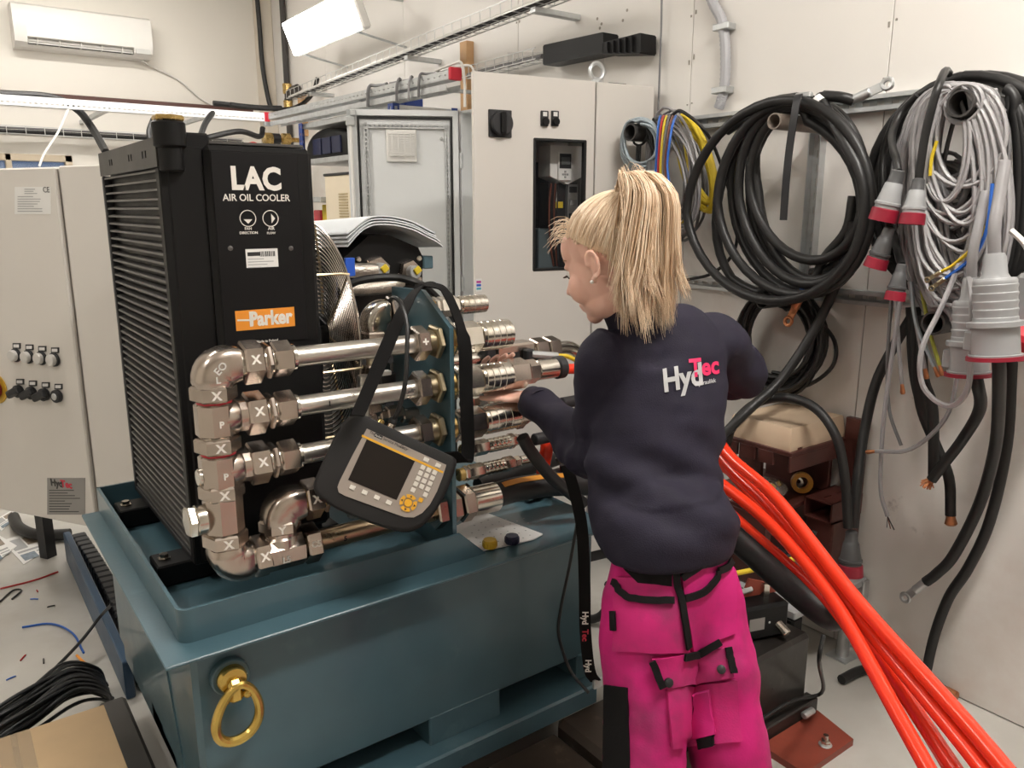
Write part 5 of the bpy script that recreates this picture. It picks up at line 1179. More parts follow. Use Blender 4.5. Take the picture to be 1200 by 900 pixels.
tail([(1067, 360), (1070, 430), (1078, 470), (1083, 476)], .015, rubber, 'short black cable with a copper tip behind the grey tails', 2.518, 'copper')
tail([(1050, 350), (1053, 403), (1057, 450)], .007, greycable2, 'thin pale grey tail with a copper tip and yellow tag', 2.385, 'copper', n=6)
tail([(1057, 340), (1042, 440), (1034, 510), (1032, 573), (1040, 605)], .0075, greycable, 'long thin grey tail ending in bare black cores', 2.36, 'wires', n=6)
tail([(1046, 330), (1040, 420), (1042, 480), (1056, 522)], .006, greycable3, 'thin dark grey tail curling beside the long grey one', 2.40, n=6)
tail([(1128, 300, .14), (1103, 360, .06), (1080, 410), (1082, 453), (1110, 476), (1133, 458), (1138, 410), (1139, 345, .0), (1132, 315, .14)], .0078, greycable2, 'pale grey cable hanging in one wide open loop under the bundle', 2.138, n=6)
tail([(1130, 400), (1122, 440), (1108, 490), (1068, 526), (1026, 529)], .0065, greycable, 'grey cable curving sideways to a copper tip near the brown steel', 2.34, 'copper', n=6)
tail([(1068, 330), (1074, 380), (1095, 430)], .006, bluegrey, 'pale blue tail with a copper tip below the bundle', 2.372, 'copper', n=6)
tail([(1080, 340), (1090, 390), (1101, 428)], .006, mat('green_yellow_wire', (.35, .36, .05), .45), 'green and yellow earth wire with a copper tip', 2.352, 'copper', n=6)
tail([(1066, 330), (1072, 370), (1084, 432)], .007, greycable2, 'pale grey tail with a flat copper end behind the earth wire', 2.392, 'copper', n=6)
tail([(1155, 265), (1140, 290), (1118, 310), (1104, 318)], .005, yellow, 'yellow wire with a ring lug crossing the lower bundle', 2.262, 'lug', n=6)
tail([(1163, 215), (1158, 260), (1148, 290), (1130, 310), (1108, 326)], .005, bluewire, 'blue wire with a ring lug curving across the bundle', 2.246, 'lug', n=6)
tail([(1098, 165), (1092, 185), (1090, 206)], .005, yellow, 'short yellow wire above the two grey plugs', 2.28, n=6)
tail([(1185, 270), (1200, 285), (1215, 310)], .008, whitecable, 'white cable bending out beside the couplers', 2.27, n=6)
cable('black_cable', 'black cable slanting from the lower peg down to the dark plug', [PX(1068, 372, 2.552), PX(1048, 405, 2.54), PX(1026, 450, 2.51), PX(1012, 510, 2.46), PX(1004, 570, 2.40), PX(1000, 618, 2.375)], .0165, rubber, k=6)
cable('black_cable', 'black cable arching over the beige cover to the dark plug', [Vector((2.2, 2.3, .022)), Vector((2.14, 2.12, .03)), Vector((2.1, 2.0, .3)), PX(838, 545, 2.13), PX(858, 500, 2.2), PX(885, 473, 2.28), PX(920, 466, 2.30), PX(955, 478, 2.31), PX(980, 512, 2.31), PX(990, 560, 2.325), PX(994, 618, 2.342)], .0165, rubber, k=6)
cable('black_cable', 'black cable with a copper end lying on the floor along the wall', [Vector((2.36, 1.30, .02)), Vector((2.47, 1.29, .02)), Vector((2.555, 1.24, .02)), Vector((2.585, 1.17, .02)), Vector((2.585, 1.10, .02)), Vector((2.583, 1.06, .02))], .017, rubber, k=6)
MBc = Vector((2.583, 1.062, .02)); MBd = Vector((2.580, 1.018, .02))
tag(MB().cylb(MBc, MBd, .017, 10).build('copper_cable_end', copper, loc=MBc), 'stripped copper end of the cable on the floor', 'cable')
# ================================================================ hand-held tester on its strap
dc = PY(460, 555, 1.535); dn_ = ((O-dc).normalized()+ZA*.12).normalized()
dxa = (CAMR*math.cos(R(24.5))-CAMU*math.sin(R(24.5))); dxa = (dxa-dn_*dxa.dot(dn_)).normalized(); dya = dn_.cross(dxa)
def DP(u, v, off=0.): return PPl(u, v, dc+dn_*off, dn_)
tst = thing('handheld_tester', 'black rubber cased hand-held tester hanging by a strap in front of the pipes', 'tester', dc)
outl = [(400, 495), (409, 487), (421, 484), (432, 488), (447, 495), (472, 507), (500, 520), (524, 531), (535, 538), (533, 552), (524, 575), (512, 597), (499, 613), (486, 621), (472, 623), (448, 617), (418, 606), (391, 594), (374, 583), (367, 573), (369, 560), (380, 535), (390, 514)]
P_ = [DP(u, v) for u, v in outl]; P_ = spline(P_+[P_[0]], 2)[:-1]
cc_ = sum(P_, Vector())/len(P_)
MB().rings([[cc_+(p-cc_)*s+dn_*z for p in P_] for s, z in ((.86, -.066), (.96, -.06), (1.0, -.045), (1.0, -.01), (.97, .001), (.93, .002))]).build('rubber_case', mat('soft_rubber', (.014, .013, .013), .6, var=.1, spec=.3), tst, smooth=60)
fp = [(430, 502.5), (476, 523.5), (523, 545), (519, 558), (512, 576), (504, 591), (495, 601), (485, 606.5), (474, 606), (462, 602), (430, 590.5), (404, 581), (397, 577), (395.5, 571), (398, 564), (413, 534)]
fpl = MB().prism([DP(u, v, .002) for u, v in fp], dn_*.003).build('face_plate', taupe, tst)
F0 = .005
def dquad(pts, m, name, parent, th=.0012, off=F0): return MB().prism([DP(u, v, off) for u, v in pts], dn_*th).build(name, m, parent)
dquad([(429.8, 514.9), (486.2, 540.5), (464.8, 586), (408, 562.3)], screen, 'screen', fpl)
dquad([(424.6, 509.4), (519.8, 552.6), (518.9, 554.8), (423.7, 511.7)], amber, 'amber_line', fpl)
def key(u, v, w, h, m, name='key'):
    p = DP(u, v, F0+.001); return MB().box(p, (w, h, .003), (dxa, dya, dn_), .001).build(name, m, fpl)
for (u, v) in ((413, 571.3), (427.4, 577), (441.6, 583), (455.6, 588.8), (499.4, 538.7), (513.3, 545.5)): key(u, v, .0125, .0095, keywhite)
for r_ in range(4):
    for c_ in range(3): key(495.4+c_*7-r_*2.75, 547.9+c_*2.95+r_*6.45, .0105, .0105, keywhite)
key(484, 574.2, .0105, .0105, keywhite); key(498.5, 579.8, .0105, .0105, keywhite); key(493, 586, .010, .010, amber)
nc = DP(478.4, 589.5, F0); k_ = MB().cylb(nc, nc+dn_*.0035, .0092, 18, .001).build('key', amber, fpl)
for q in range(4):
    seg = []; a0 = q*math.pi/2+math.pi/4+.14; a1 = a0+math.pi/2-.28
    seg = [nc+(dxa*math.cos(a0+(a1-a0)*i/6)+dya*math.sin(a0+(a1-a0)*i/6))*.0195 for i in range(7)]+[nc+(dxa*math.cos(a1-(a1-a0)*i/6)+dya*math.sin(a1-(a1-a0)*i/6))*.0115 for i in range(7)]
    s_ = MB().prism(seg, dn_*.003).build('arrow_key', amber, fpl)
    am = (a0+a1)/2; rr_ = dxa*math.cos(am)+dya*math.sin(am); tt = dn_.cross(rr_); c_ = nc+rr_*.0155+dn_*.0031
    MB().prism([c_+rr_*.003, c_-rr_*.002+tt*.003, c_-rr_*.002-tt*.003], dn_*.0003).build('arrow_mark', blackink, s_)
tp0 = DP(432.5, 507.5, F0)
text('The', .009, tp0, dxa, dya, blackink, fpl); a = DP(438.5, 510.3, F0); MB().prism([a-dya*.002, a+dxa*.019-dya*.002, a+dxa*.019+dya*.007, a+dya*.007], dn_*.0006).build('logo_block', blackink, fpl)
text('Parker', .0062, a+dxa*.0015, dxa, dya, whiteprint, fpl, lift=.0009); text('Service Master', .009, DP(448.5, 515, F0), dxa, dya, blackink, fpl); text('Easy', .011, DP(468, 524, F0), dxa, dya, blackink, fpl, shear=.3)
for (u, v) in ((443.5, 500), (456, 504.5)):
    p = DP(u, v, -.02); MB().cylb(p-dya*.01, p+dya*.018, .0085, 14).build('connector', brass if u < 450 else zinc, tst)
p = DP(456.5, 503, -.02)
cq = [p+dya*.012, DP(460, 494, -.02), DP(467, 480, .0), DP(475, 448, .03), DP(477, 408, .04), DP(477, 380, .04), DP(470, 356, .03), DP(462, 349, .0), DP(457, 352, -.03)]
MB().cylb(p+dya*.012, DP(462, 489, -.02), .0095, 12).build('cable_boot', rubber, tst)
tag(MB().tube(spline(cq, 6), .0055, 8).build('tester_cable', rubber2, loc=cq[0]), 'thin black cable looping up from the top of the tester', 'cable')
# strap over the bulkhead plate
sp_ = [PY(419, 487, 1.565), PY(440, 438, 1.61), PY(462, 386, 1.645), PY(479, 352, 1.70)]
topz = PX(494, 340, bx).z
sp_ += [Vector((bx-.012, 1.79, topz+.012)), Vector((bx+.006, 1.76, topz+.016)), Vector((bx+.025, 1.72, topz-.005)), Vector((bx+.03, 1.655, topz-.11)), Vector((bx+.026, 1.640, 1.15)), Vector((bx+.015, 1.622, .98)), PY(528, 530, 1.55)]
sds = [Vector((.8, -.5, .3))]*3+[Vector((.75, -.4, .4))]+[Vector((.6, .6, .2))]*2+[Vector((.8, .3, 0))]+[Vector((.85, -.5, .0))]*4
spp = spline(sp_, 6); sd6 = [sds[min(len(sds)-1, i//6)] for i in range(len(spp))]
MB().ribbon(spp, .034, sd6, .003).build('strap', mat('black_webbing', (.0065, .006, .006), .85, var=.15, bump=.3, bscale=500, spec=.2), tst)
# ================================================================ hoses
C2E = PXE+.034+.165+.17
reds = [
 ('thick red hose from the coupling at the hand, uppermost of the bundle', [Vector((C2E, MY, H2)), PY(690, 434, 1.72), Vector((1.68, 1.66, 1.16)), Vector((1.72, 1.45, 1.14))], [(838, 533, 2.12), (886, 555, 2.02), (925, 602, 1.95), (962, 649, 1.88), (1012, 716, 1.8), (1095, 803, 1.7), (1172, 895, 1.6), (1192, 920, 1.58)], .0150),
 ('red hose second in the bundle beside the uppermost one', [PY(672, 470, 1.85), PY(700, 458, 1.8), Vector((1.75, 1.6, 1.1))], [(846, 548, 2.14), (885, 572, 2.06), (925, 622, 1.98), (965, 672, 1.9), (1010, 730, 1.82), (1080, 812, 1.72), (1152, 900, 1.62), (1168, 922, 1.6)], .0145),
 ('red hose in the middle of the bundle, half covered by its neighbours', [PY(676, 487, 1.88), PY(700, 480, 1.82), Vector((1.75, 1.6, 1.08))], [(850, 552, 2.2), (900, 598, 2.12), (940, 646, 2.04), (978, 695, 1.95), (1014, 746, 1.87), (1066, 825, 1.77), (1118, 900, 1.68), (1132, 922, 1.66)], .0145),
 ('red hose running along the lower side of the bundle', [PY(641, 512, 1.78), PY(668, 512, 1.78), Vector((1.6, 1.64, 1.03))], [(836, 563, 2.08), (885, 595, 2.0), (930, 643, 1.92), (975, 697, 1.84), (1006, 752, 1.78), (1050, 835, 1.68), (1090, 905, 1.6), (1100, 925, 1.58)], .0145),
 ('thinner red hose lying apart below the bundle', [PY(655, 553, 1.85), PY(690, 545, 1.8), Vector((1.6, 1.6, .98))], [(834, 580, 2.08), (880, 622, 2.0), (925, 660, 1.96), (955, 688, 1.94), (992, 727, 1.9), (1025, 778, 1.84), (1062, 848, 1.76), (1094, 910, 1.68), (1102, 926, 1.66)], .0105),
 ('red hose at the back of the bundle nearest the wall', [PY(690, 500, 1.92), Vector((1.72, 1.72, 1.02))], [(856, 536, 2.25), (905, 578, 2.18), (945, 628, 2.1), (985, 682, 2.02), (1022, 736, 1.95), (1092, 815, 1.84), (1148, 885, 1.75), (1180, 925, 1.7)], .0140),
 ('red hose crossing inside the bundle towards the person', [PY(700, 510, 1.95), Vector((1.76, 1.75, 1.0))], [(848, 546, 2.3), (895, 585, 2.22), (935, 630, 2.14), (975, 685, 2.05), (1008, 738, 1.97), (1058, 812, 1.86), (1105, 885, 1.77), (1128, 925, 1.72)], .0140),
]
paths = []
for lb, st_, vis, r_ in reds:
    L_ = PD(*vis[-1]); dl = (len(paths)-3)*.07; D_ = (L_-PD(*vis[-3])).normalized()
    paths.append(spline([Vector(p) for p in st_]+[PD(*q) for q in vis]+[L_+D_*.12, L_+D_*.3-ZA*.03, Vector((L_.x+D_.x*.55+dl*.3, L_.y+D_.y*.55, .34)), Vector((L_.x+D_.x*.8+dl, L_.y+D_.y*.9, .06)), Vector((L_.x+D_.x*1.0+dl*1.4, L_.y+D_.y*1.4, .0165))], 7))
relax(paths, [q[3] for q in reds], 70)
for P_h, (lb, st_, vis, r_) in zip(paths, reds):
    t = thing('red_hose', lb, 'hose', st_[0], 0, 'red hydraulic hoses')
    MB().tube([Vector((p.x, p.y, max(p.z, r_))) for p in P_h], r_, 14).build('hose', redhose, t, smooth=60)
    MB().cylb(st_[0]-XA*.05, st_[0]+XA*.012, r_*1.25, 16).build('ferrule', chrome if 'hand' in lb else blacksat, t)
p = Vector((C2E+.012, MY, H2))
tag(MB().cylb(p-XA*.012, p+XA*.016, .033, 18).build('printed_sleeve', blacksat, loc=p), 'black printed sleeve around the red hose at the joined coupling', 'sleeve')
tag(MB().tube(spline([PY(642, 514, 1.84), PY(640, 530, 1.84), PY(637, 545, 1.84), PY(636, 560, 1.84)], 5), .021, 12).build('red_hose_drop', redhose, loc=PY(640, 530, 1.79)), 'short red hose dropping towards the tank top beside the person', 'hose')
tag(MB().tube(spline([Vector((PXE+.49, MY-.028, H5-.029)), Vector((PXE+.56, MY-.05, H5-.035)), Vector((1.70, 1.60, .775)), PD(820, 604, 2.24), PD(855, 625, 2.2), PD(905, 668, 2.15), PD(950, 706, 2.1), PD(975, 722, 2.1), PD(985, 716, 2.12), PD(984, 700, 2.18)], 7), .034, 14).build('black_hose', rubber, loc=PD(905, 668, 2.15)), 'thick black hose running below the red hoses towards the wall', 'hose')
for k, (pts, r_, lb) in enumerate((([(612, 512, 1.655), (624, 532, 1.65), (650, 563, 1.642), (684, 590, 1.632)], .018, 'black sleeve slanting past the couplings to the tank edge'), ([(560, 575, 2.03), (610, 573, 2.06), (660, 568, 2.1), (720, 560, 2.14)], .025, 'black hose lying across the tank top behind the striped hose'), ([(660, 545, 1.775), (661, 560, 1.775), (659, 572, 1.775)], .012, 'short black plug standing beside the red hoses'), ([(545, 568, 1.80), (562, 580, 1.78), (590, 574, 1.80), (620, 568, 1.80)], .007, 'thin black line drooping under the lowest thin coupling'))):
    P_b = [PY(*q) for q in pts]
    cable('black_hose', lb, [Vector((p.x, p.y, max(p.z, .702+r_))) for p in P_b], r_, rubber, 'hose', 10, 7)
# fittings between the couplings and the person
t = thing('fitting_cluster', 'chrome and brass fittings on the tank top beside the red hoses', 'fittings', PY(650, 575, 1.85))
for (u, v, r_, m) in ((617, 586, .03, zinc), (626, 580, .026, chrome), (652, 578, .03, chrome), (663, 584, .026, brass), (640, 594, .02, chrome), (655, 540, .016, zinc)):
    p = PY(u, v, 1.86); p.z = max(p.z, .703+r_); MB().hexn(p, p+Vector((.04, .01, .012)), r_, .3).build('hex_nut', m, t, smooth=20); MB().cylb(p+Vector((.03, .01, .01)), p+Vector((.07, .015, .02)), r_*.7, 12).build('stub', m, t)
MB().bb((PY(612, 590, 1.9).x, 1.86, .702), (PY(668, 590, 1.9).x, 1.96, .742), .01).build('valve_block', blacksat, t)
# drip tray and caps on the tank top
t = thing('perforated_pad', 'white perforated absorbent pad on the tank top', 'pad', PZ(575, 625, .703))
MB().prism([PZ(u, v, .7025) for u, v in ((528, 621), (567, 601), (636, 627), (625, 633), (600, 639), (566, 646), (548, 634))], ZA*.004).build('pad', paper, t)
mb = MB()
for i in range(9):
    for j in range(6):
        p = PZ(540+i*8+j*5, 622-i*3.2+j*5.5, .7068); q = (548 < 540+i*8+j*5 < 622) and (606 < 622-i*3.2+j*5.5 < 640)
        if q: mb.box(p, (.004, .004, .0004))
h_ = mb.build('hole_pattern', greyink, t); h_['kind'] = 'stuff'
for (u, v, m, lb, r_) in ((574, 641, yellowcap, 'yellow screw cap standing on the tank rim', .0185), (600, 636, bluebox, 'dark blue screw cap standing beside the yellow one', .0185)):
    p = PZ(u, v, .7067); t = thing('screw_cap', lb, 'cap', p); MB().lathe(p, ZA, [(0, r_), (.002, r_*1.02), (.019, r_), (.022, r_*.93), (.022, .001)], 20).build('shell', m, t)
    for k in range(20): a_ = 2*math.pi*k/20; MB().box(p+Vector((math.cos(a_)*r_*1.02, math.sin(a_)*r_*1.02, .010)), (.0022, .0022, .014)).build('grip', m, t)
# lanyard and loose cable at the tank front
lan = thing('lanyard', 'black printed lanyard hanging beside the tank at the person\'s side', 'lanyard', PY(690, 620, 1.40))
lp = [PY(664, 545, 1.5), PY(674, 580, 1.45), PY(682, 620, 1.41), PY(685, 680, 1.40), PY(686, 740, 1.40), PY(691, 785, 1.41), PY(698, 798, 1.42)]
MB().ribbon(spline(lp, 6), .03, CAMR, .002).build('band', mat('lanyard_black', (.006, .0055, .0055), .8, spec=.2), lan)
a_ = PY(682.5, 716, 1.398); text('Hyd', .022, a_-CAMF*.004, -ZA, CAMR, whiteprint, lan, bold=.0006); b_ = PY(682.5, 737, 1.398); text('Tec', .022, b_-CAMF*.004, -ZA, CAMR, redink, lan, bold=.0006)
text('Hyd', .022, PY(686, 772, 1.405)-CAMF*.006, -ZA, CAMR, whiteprint, lan, bold=.0006)
MB().box(PY(700, 800, 1.42), (.03, .012, .03), None, .004).build('clasp', galv, lan)
cable('thin_black_cable', 'thin black cable hanging down the front of the tank', [PY(676, 615, 1.50), PY(668, 660, 1.52), PY(657, 715, 1.54), PY(655, 745, 1.545), PY(668, 785, 1.52), PY(690, 812, 1.45)], .0045, rubber2, k=7, n=6)
# ================================================================ under and beside the tank
for (a, b, lb) in (((.62, 1.36, 0), (1.30, 1.56, .132), 'dark oiled beam under the front of the tank, left of its twin'), ((1.33, 1.33, 0), (1.588, 1.60, .132), 'dark oiled beam with chamfered end beside the person\'s leg'), ((.42, 1.75, 0), (1.48, 1.95, .134), 'dark oiled beam under the middle of the tank'), ((.42, 2.3, 0), (1.48, 2.5, .134), 'dark oiled beam under the rear of the tank'), ((1.30, 1.15, 0), (1.60, 1.31, .10), 'low dark oiled beam at the person\'s foot')):
    tag(MB().bb(a, b, .018).build('support_beam', darkwood, loc=((a[0]+b[0])/2, (a[1]+b[1])/2, 0)), lb, 'beam', 'oiled beams under the tank')
# heavy black block with red foot plate, valve on top
t = thing('motor_block', 'heavy oily black steel block on the floor behind the person', 'block', (1.85, 1.45, 0))
MB().bb((1.60, 1.285, .012), (2.125, 1.62, .285), .012).build('body', oily, t); MB().bb((1.90, 1.545, .28), (2.135, 1.63, .33), .008).build('step', oily, t)
MB().bb((1.86, 1.255, 0), (2.15, 1.30, .06), .004).build('rail', oily, t)
fpx = MB().prism([(1.85, 1.10, .0), (2.10, 1.10, .0), (2.14, 1.25, .0), (1.85, 1.25, .0)], ZA*.022).build('foot_plate', redprimer, t)
bp_ = PZ(967, 873, .022); bo = MB().cylb(bp_, bp_+ZA*.004, .02, 16).build('washer', galv, t); MB().hexn(bp_+ZA*.004, bp_+ZA*.018, .015, .2).build('bolt_nut', chrome, t, smooth=20); MB().cyl(bp_+ZA*.018, bp_+ZA*.034, .008, 10).build('bolt_stud', chrome, t)
MB().cylb(Vector((2.04, 1.235, .05)), Vector((2.09, 1.235, .05)), .012, 10).build('pin', galv, t)
t = thing('control_valve', 'black control valve with a silver label lying on the oily block', 'valve', (1.97, 1.47, .285))
v3 = Vector((1.925, 1.425, .3455)); vx = Vector((.95, -.3, -.0)).normalized(); vy_ = Vector((.3, .95, 0)).normalized()
MB().box(v3, (.30, .13, .115), (vx, vy_, ZA), .01).build('body', blackpaint, t); MB().box(v3-vx*.17, (.05, .09, .09), (vx, vy_, ZA), .008).build('end_cover', blackpaint, t)
MB().box(v3-vy_*.0655+vx*.03, (.055, .002, .04), (vx, vy_, ZA)).build('label_plate', labelsilver, t)
for s in (-.02, .07): MB().cylb(v3-vy_*.065+vx*(.03+s-.025), v3-vy_*.069+vx*(.03+s-.025), .004, 8).build('screw', galv, t)
MB().cylb(v3-vy_*.06+vx*.11-ZA*.01, v3-vy_*.1+vx*.12-ZA*.03, .014, 10).build('fitting', chrome, t)
MB().hexn(v3+vx*.0+ZA*.05, v3+vx*.0+ZA*.085, .014).build('fitting', chrome, t, smooth=20); MB().hexn(v3+vx*.1+ZA*.05, v3+vx*.1+ZA*.10, .018).build('fitting', chrome, t, smooth=20)
MB().tube(spline([v3-vx*.2+ZA*.02, v3-vx*.12+ZA*.06, v3-vx*.02+ZA*.075, v3+vx*.05+ZA*.085], 5), .009, 8).build('line', galv, t)
MB().prism([v3+vx*.02+ZA*.06, v3+vx*.17+ZA*.06, v3+vx*.17+ZA*.075, v3+vx*.04+ZA*.12], vy_*.01).build('bracket', redprimer, t)
for k, (uv, m, lb) in enumerate((([(862, 672), (900, 664), (935, 655), (960, 668)], yellow, 'yellow cable lying over the control valve'), ([(880, 650), (915, 655), (945, 640), (955, 622)], rubber2, 'black cable behind the control valve'))):
    cable('valve_cable', lb, [PD(u, v, 2.5+.06*k) for u, v in uv], .008, m, k=6)
cable('black_cable', 'thin black cable curving down the side of the oily block', [PD(965, 745, 2.36), PD(960, 775, 2.36), Vector((2.14, 1.24, .09)), Vector((2.0, 1.262, .10)), Vector((1.8, 1.272, .08)), Vector((1.7, 1.272, .07))], .006, rubber2, k=6)
tag(MB().box(Vector((2.19, 1.405, .245)), (.06, .06, .06), None, .008).build('junction_box', blackpaint, loc=(2.19, 1.405, .215)), 'small black junction box beside the oily block', 'box')
# brown steel bench and frames by the wall
t = thing('steel_bench', 'low grey metal bench against the wall under the brown steel', 'bench', (2.4, 1.5, 0))
MB().bb((2.16, 1.37, .275), (2.595, 1.85, .305), .004).build('top', greydark, t)
MB().bb((2.56, 1.36, .18), (2.595, 1.42, .30), .003).build('bracket', galv, t)
for (x, y) in ((2.53, 1.40), (2.27, 1.50), (2.53, 1.8), (2.22, 1.8)): MB().cylb((x, y, 0), (x, y, .275), .022, 12).build('leg', galv, t); MB().bb((x-.045, y-.04, 0), (x+.045, y+.04, .006)).build('foot', galv, t)
t = thing('steel_bracket', 'brown primed steel bracket with a stepped top carrying the beige cover', 'bracket', (2.42, 1.65, .305))
MB().bb((2.25, 1.49, .79), (2.595, 1.80, .805), .002).build('top_plate', rust, t)
MB().bb((2.25, 1.49, .735), (2.595, 1.50, .79), .002).build('front_edge', rust, t)
for k in range(3): MB().bb((2.25, 1.56+k*.075, .745), (2.262, 1.62+k*.075, .79), .001).build('comb_tooth', rust, t)
MB().bb((2.572, 1.42, .307), (2.597, 1.497, .88), .003).build('back_post', rust, t); MB().bb((2.55, 1.53, .307), (2.57, 1.80, .79), .003).build('web_plate', rust, t)
MB().bb((2.38, 1.70, .56), (2.40, 1.80, .79), .002).build('gusset', rust, t)
MB().bb((2.20, 1.525, .575), (2.595, 1.84, .592), .003).build('lower_shelf', rust, t); MB().bb((2.2, 1.53, .31), (2.23, 1.82, .575), .003).build('lower_web', rust, t)
t = thing('beige_plastic_cover', 'beige plastic cover upside down on the brown steel bracket', 'cover', (2.42, 1.65, .805))
ps = [(2.26, 1.501), (2.585, 1.501), (2.585, 1.76), (2.26, 1.76)]; cb = Vector((2.42, 1.63, 0))
MB().rings([[cb+(Vector((x, y, 0))-cb)*s+ZA*z for x, y in ps] for s, z in ((1.0, .812), (1.0, .818), (.94, .878), (.92, .882), (.9, .880))]).build('shell', mat('beige_plastic', (.62, .47, .33), .55, var=.03), t, smooth=40)
rm = MATS['beige_plastic']
for (x0, x1) in ((2.26, 2.30), (2.33, 2.50), (2.515, 2.585)): MB().bb((x0, 1.501, .805), (x1, 1.505, .8125)).build('rim', rm, t)
MB().bb((2.26, 1.756, .805), (2.585, 1.76, .8125)).build('rim', rm, t)
for x in (2.26, 2.581): MB().bb((x, 1.505, .805), (x+.004, 1.756, .8125)).build('rim', rm, t)
t = thing('square_steel_tube', 'open brown square steel tube with slots lying on brown posts', 'tube', (2.49, 1.46, .55))
SQ = ((2.385, 1.405), (2.57, 1.515)); z0, z1 = .545, .62
perf(MB(), (SQ[0][0], 1.46, z1-.006), (SQ[1][0], 1.46, z1-.006), YA, ZA, .11, .006, [.055, .13], .042, .007).build('wall_plate', rust, t)
for (a, b) in (((SQ[0][0], SQ[0][1], z0), (SQ[1][0], SQ[1][1], z0+.006)), ((SQ[0][0], SQ[0][1], z0), (SQ[1][0], SQ[0][1]+.006, z1)), ((SQ[0][0], SQ[1][1]-.006, z0), (SQ[1][0], SQ[1][1], z1))): MB().bb(a, b).build('wall_plate', rust, t)
tag(MB().bb((2.40, 1.405, .307), (2.57, 1.51, .544), .004).build('steel_post', rust, loc=(2.5, 1.45, .307)), 'brown primed steel post under the square tube', 'post')
t = thing('parts_bag', 'clear plastic bag with yellow and red fittings on the brown shelf', 'bag', (2.38, 1.65, .592))
bgp = Vector((2.315, 1.635, .6255))
MB().sphere(bgp, .1, 14, 8, (.95, .8, .34)).build('bag', bag, t, smooth=60)
for k in range(9): p = bgp+Vector((rnd.uniform(-.07, .07), rnd.uniform(-.05, .05), rnd.uniform(-.012, .012))); MB().cylb(p, p+Vector((rnd.uniform(-.02, .02), rnd.uniform(-.02, .02), .012)).normalized()*.022, .011, 8).build('fitting', (yellow, redplastic, gold)[k % 3], t)
t = thing('tape_roll', 'small yellow tape roll beside the bag of fittings', 'tape', (2.45, 1.58, .592))
tr = Vector((2.46, 1.60, .631)); MB().lathe(tr-Vector((-.012, .012, 0)), Vector((-.7, -.7, .1)), [(0, .022), (0, .038), (.022, .038), (.022, .022), (0, .022)], 22, cap=False).build('roll', mat('tape_yellow', (.62, .30, .04), .45), t, smooth=30); MB().lathe(tr, Vector((-.7, -.7, .1)), [(0, .014), (0, .021), (.018, .021), (.018, .014), (0, .014)], 18, cap=False).build('core', chrome, t, smooth=30)
MB().bb((2.27, 1.535, .311), (2.38, 1.60, .40), .01).build('box_dummy', blacksat, None, loc=(2.3, 1.56, .31))
tag(bpy.data.objects['box_dummy'], 'small black box on the grey bench below the brown shelf', 'box'); bpy.data.objects['box_dummy'].name = 'relay_box'
# ================================================================ floor on the left
t = thing('cardboard_box', 'closed cardboard box with taped seam on the floor by the tank', 'box', (.1, 2.1, 0))
BZ = .25
MB().bb((-.32, 1.86, 0), (.248, 2.262, BZ-.035), .004).build('carton', cardboard, t)
for (x0, y0, x1, y1) in ((-.32, 1.86, -.316, 2.262), (.244, 1.86, .248, 2.262), (-.316, 1.86, .244, 1.864), (-.316, 2.258, .244, 2.262)): MB().bb((x0, y0, BZ-.04), (x1, y1, BZ-.004)).build('side_wall', cardboard, t)
MB().bb((-.32, 1.86, BZ-.004), (.026, 2.262, BZ), .001).build('flap', cardboard, t); MB().bb((.038, 1.86, BZ-.004), (.248, 2.262, BZ), .001).build('flap', cardboard, t)
MB().bb((-.005, 2.05, BZ), (.07, 2.262, BZ+.0006)).build('tape', mat('clear_tape', (.5, .38, .25), .2, alpha=.5), t)
t = thing('black_wire_coil', 'coil of thin black wire on the floor behind the cardboard box', 'cable coil', (.12, 2.5, .05))
for k in range(36):
    oz = rnd.uniform(0, .075); oy = rnd.uniform(-.07, .07)
    pts = [Vector((-.50, 2.37+oy*.6, .115+oz)), Vector((-.14, 2.385+oy*.8, .125+oz)), Vector((.06, 2.46+oy, .14+oz)), Vector((.20, 2.57+oy, .13+oz)), Vector((.28, 2.63+oy, .08+oz*.6)), Vector((.31, 2.70+oy, .025))]
    MB().tube(spline([jit(p, .01) for p in pts], 6), .0055, 6).build('turn', blackwire, t, smooth=60)
tag(MB().bb((-.55, 2.30, 0), (.195, 2.52, .085), .006).build('black_plank', blacksat, loc=(-.1, 2.46, 0)), 'black plank on the floor under the wire coil', 'plank')
tag(MB().bb((.256, 2.06, 0), (.335, 2.50, .12), .01).build('steel_channel', mat('dark_grey_steel', (.06, .055, .05), .5, var=.2), loc=(.27, 2.3, 0)), 'dark steel channel between the cardboard box and the tank', 'channel')
t = thing('cable_chain', 'black cable chain lying along the left side of the tank', 'cable chain', (.40, 3.3, 0))
for k in range(24):
    f = k/23; p = Vector((.43+.02*math.sin(f*3), 2.72+f*1.35, .05)); MB().box(p, (.06, .05, .075), (XA, YA, ZA), .006).build('link', blacksat, t)
tag(MB().bb((.36, 2.66, 0), (.39, 4.0, .14), .004).build('blue_rail', mat('deep_blue_paint', (.03, .07, .13), .4), loc=(.37, 3.3, 0)), 'deep blue steel rail on the floor behind the tank', 'rail')
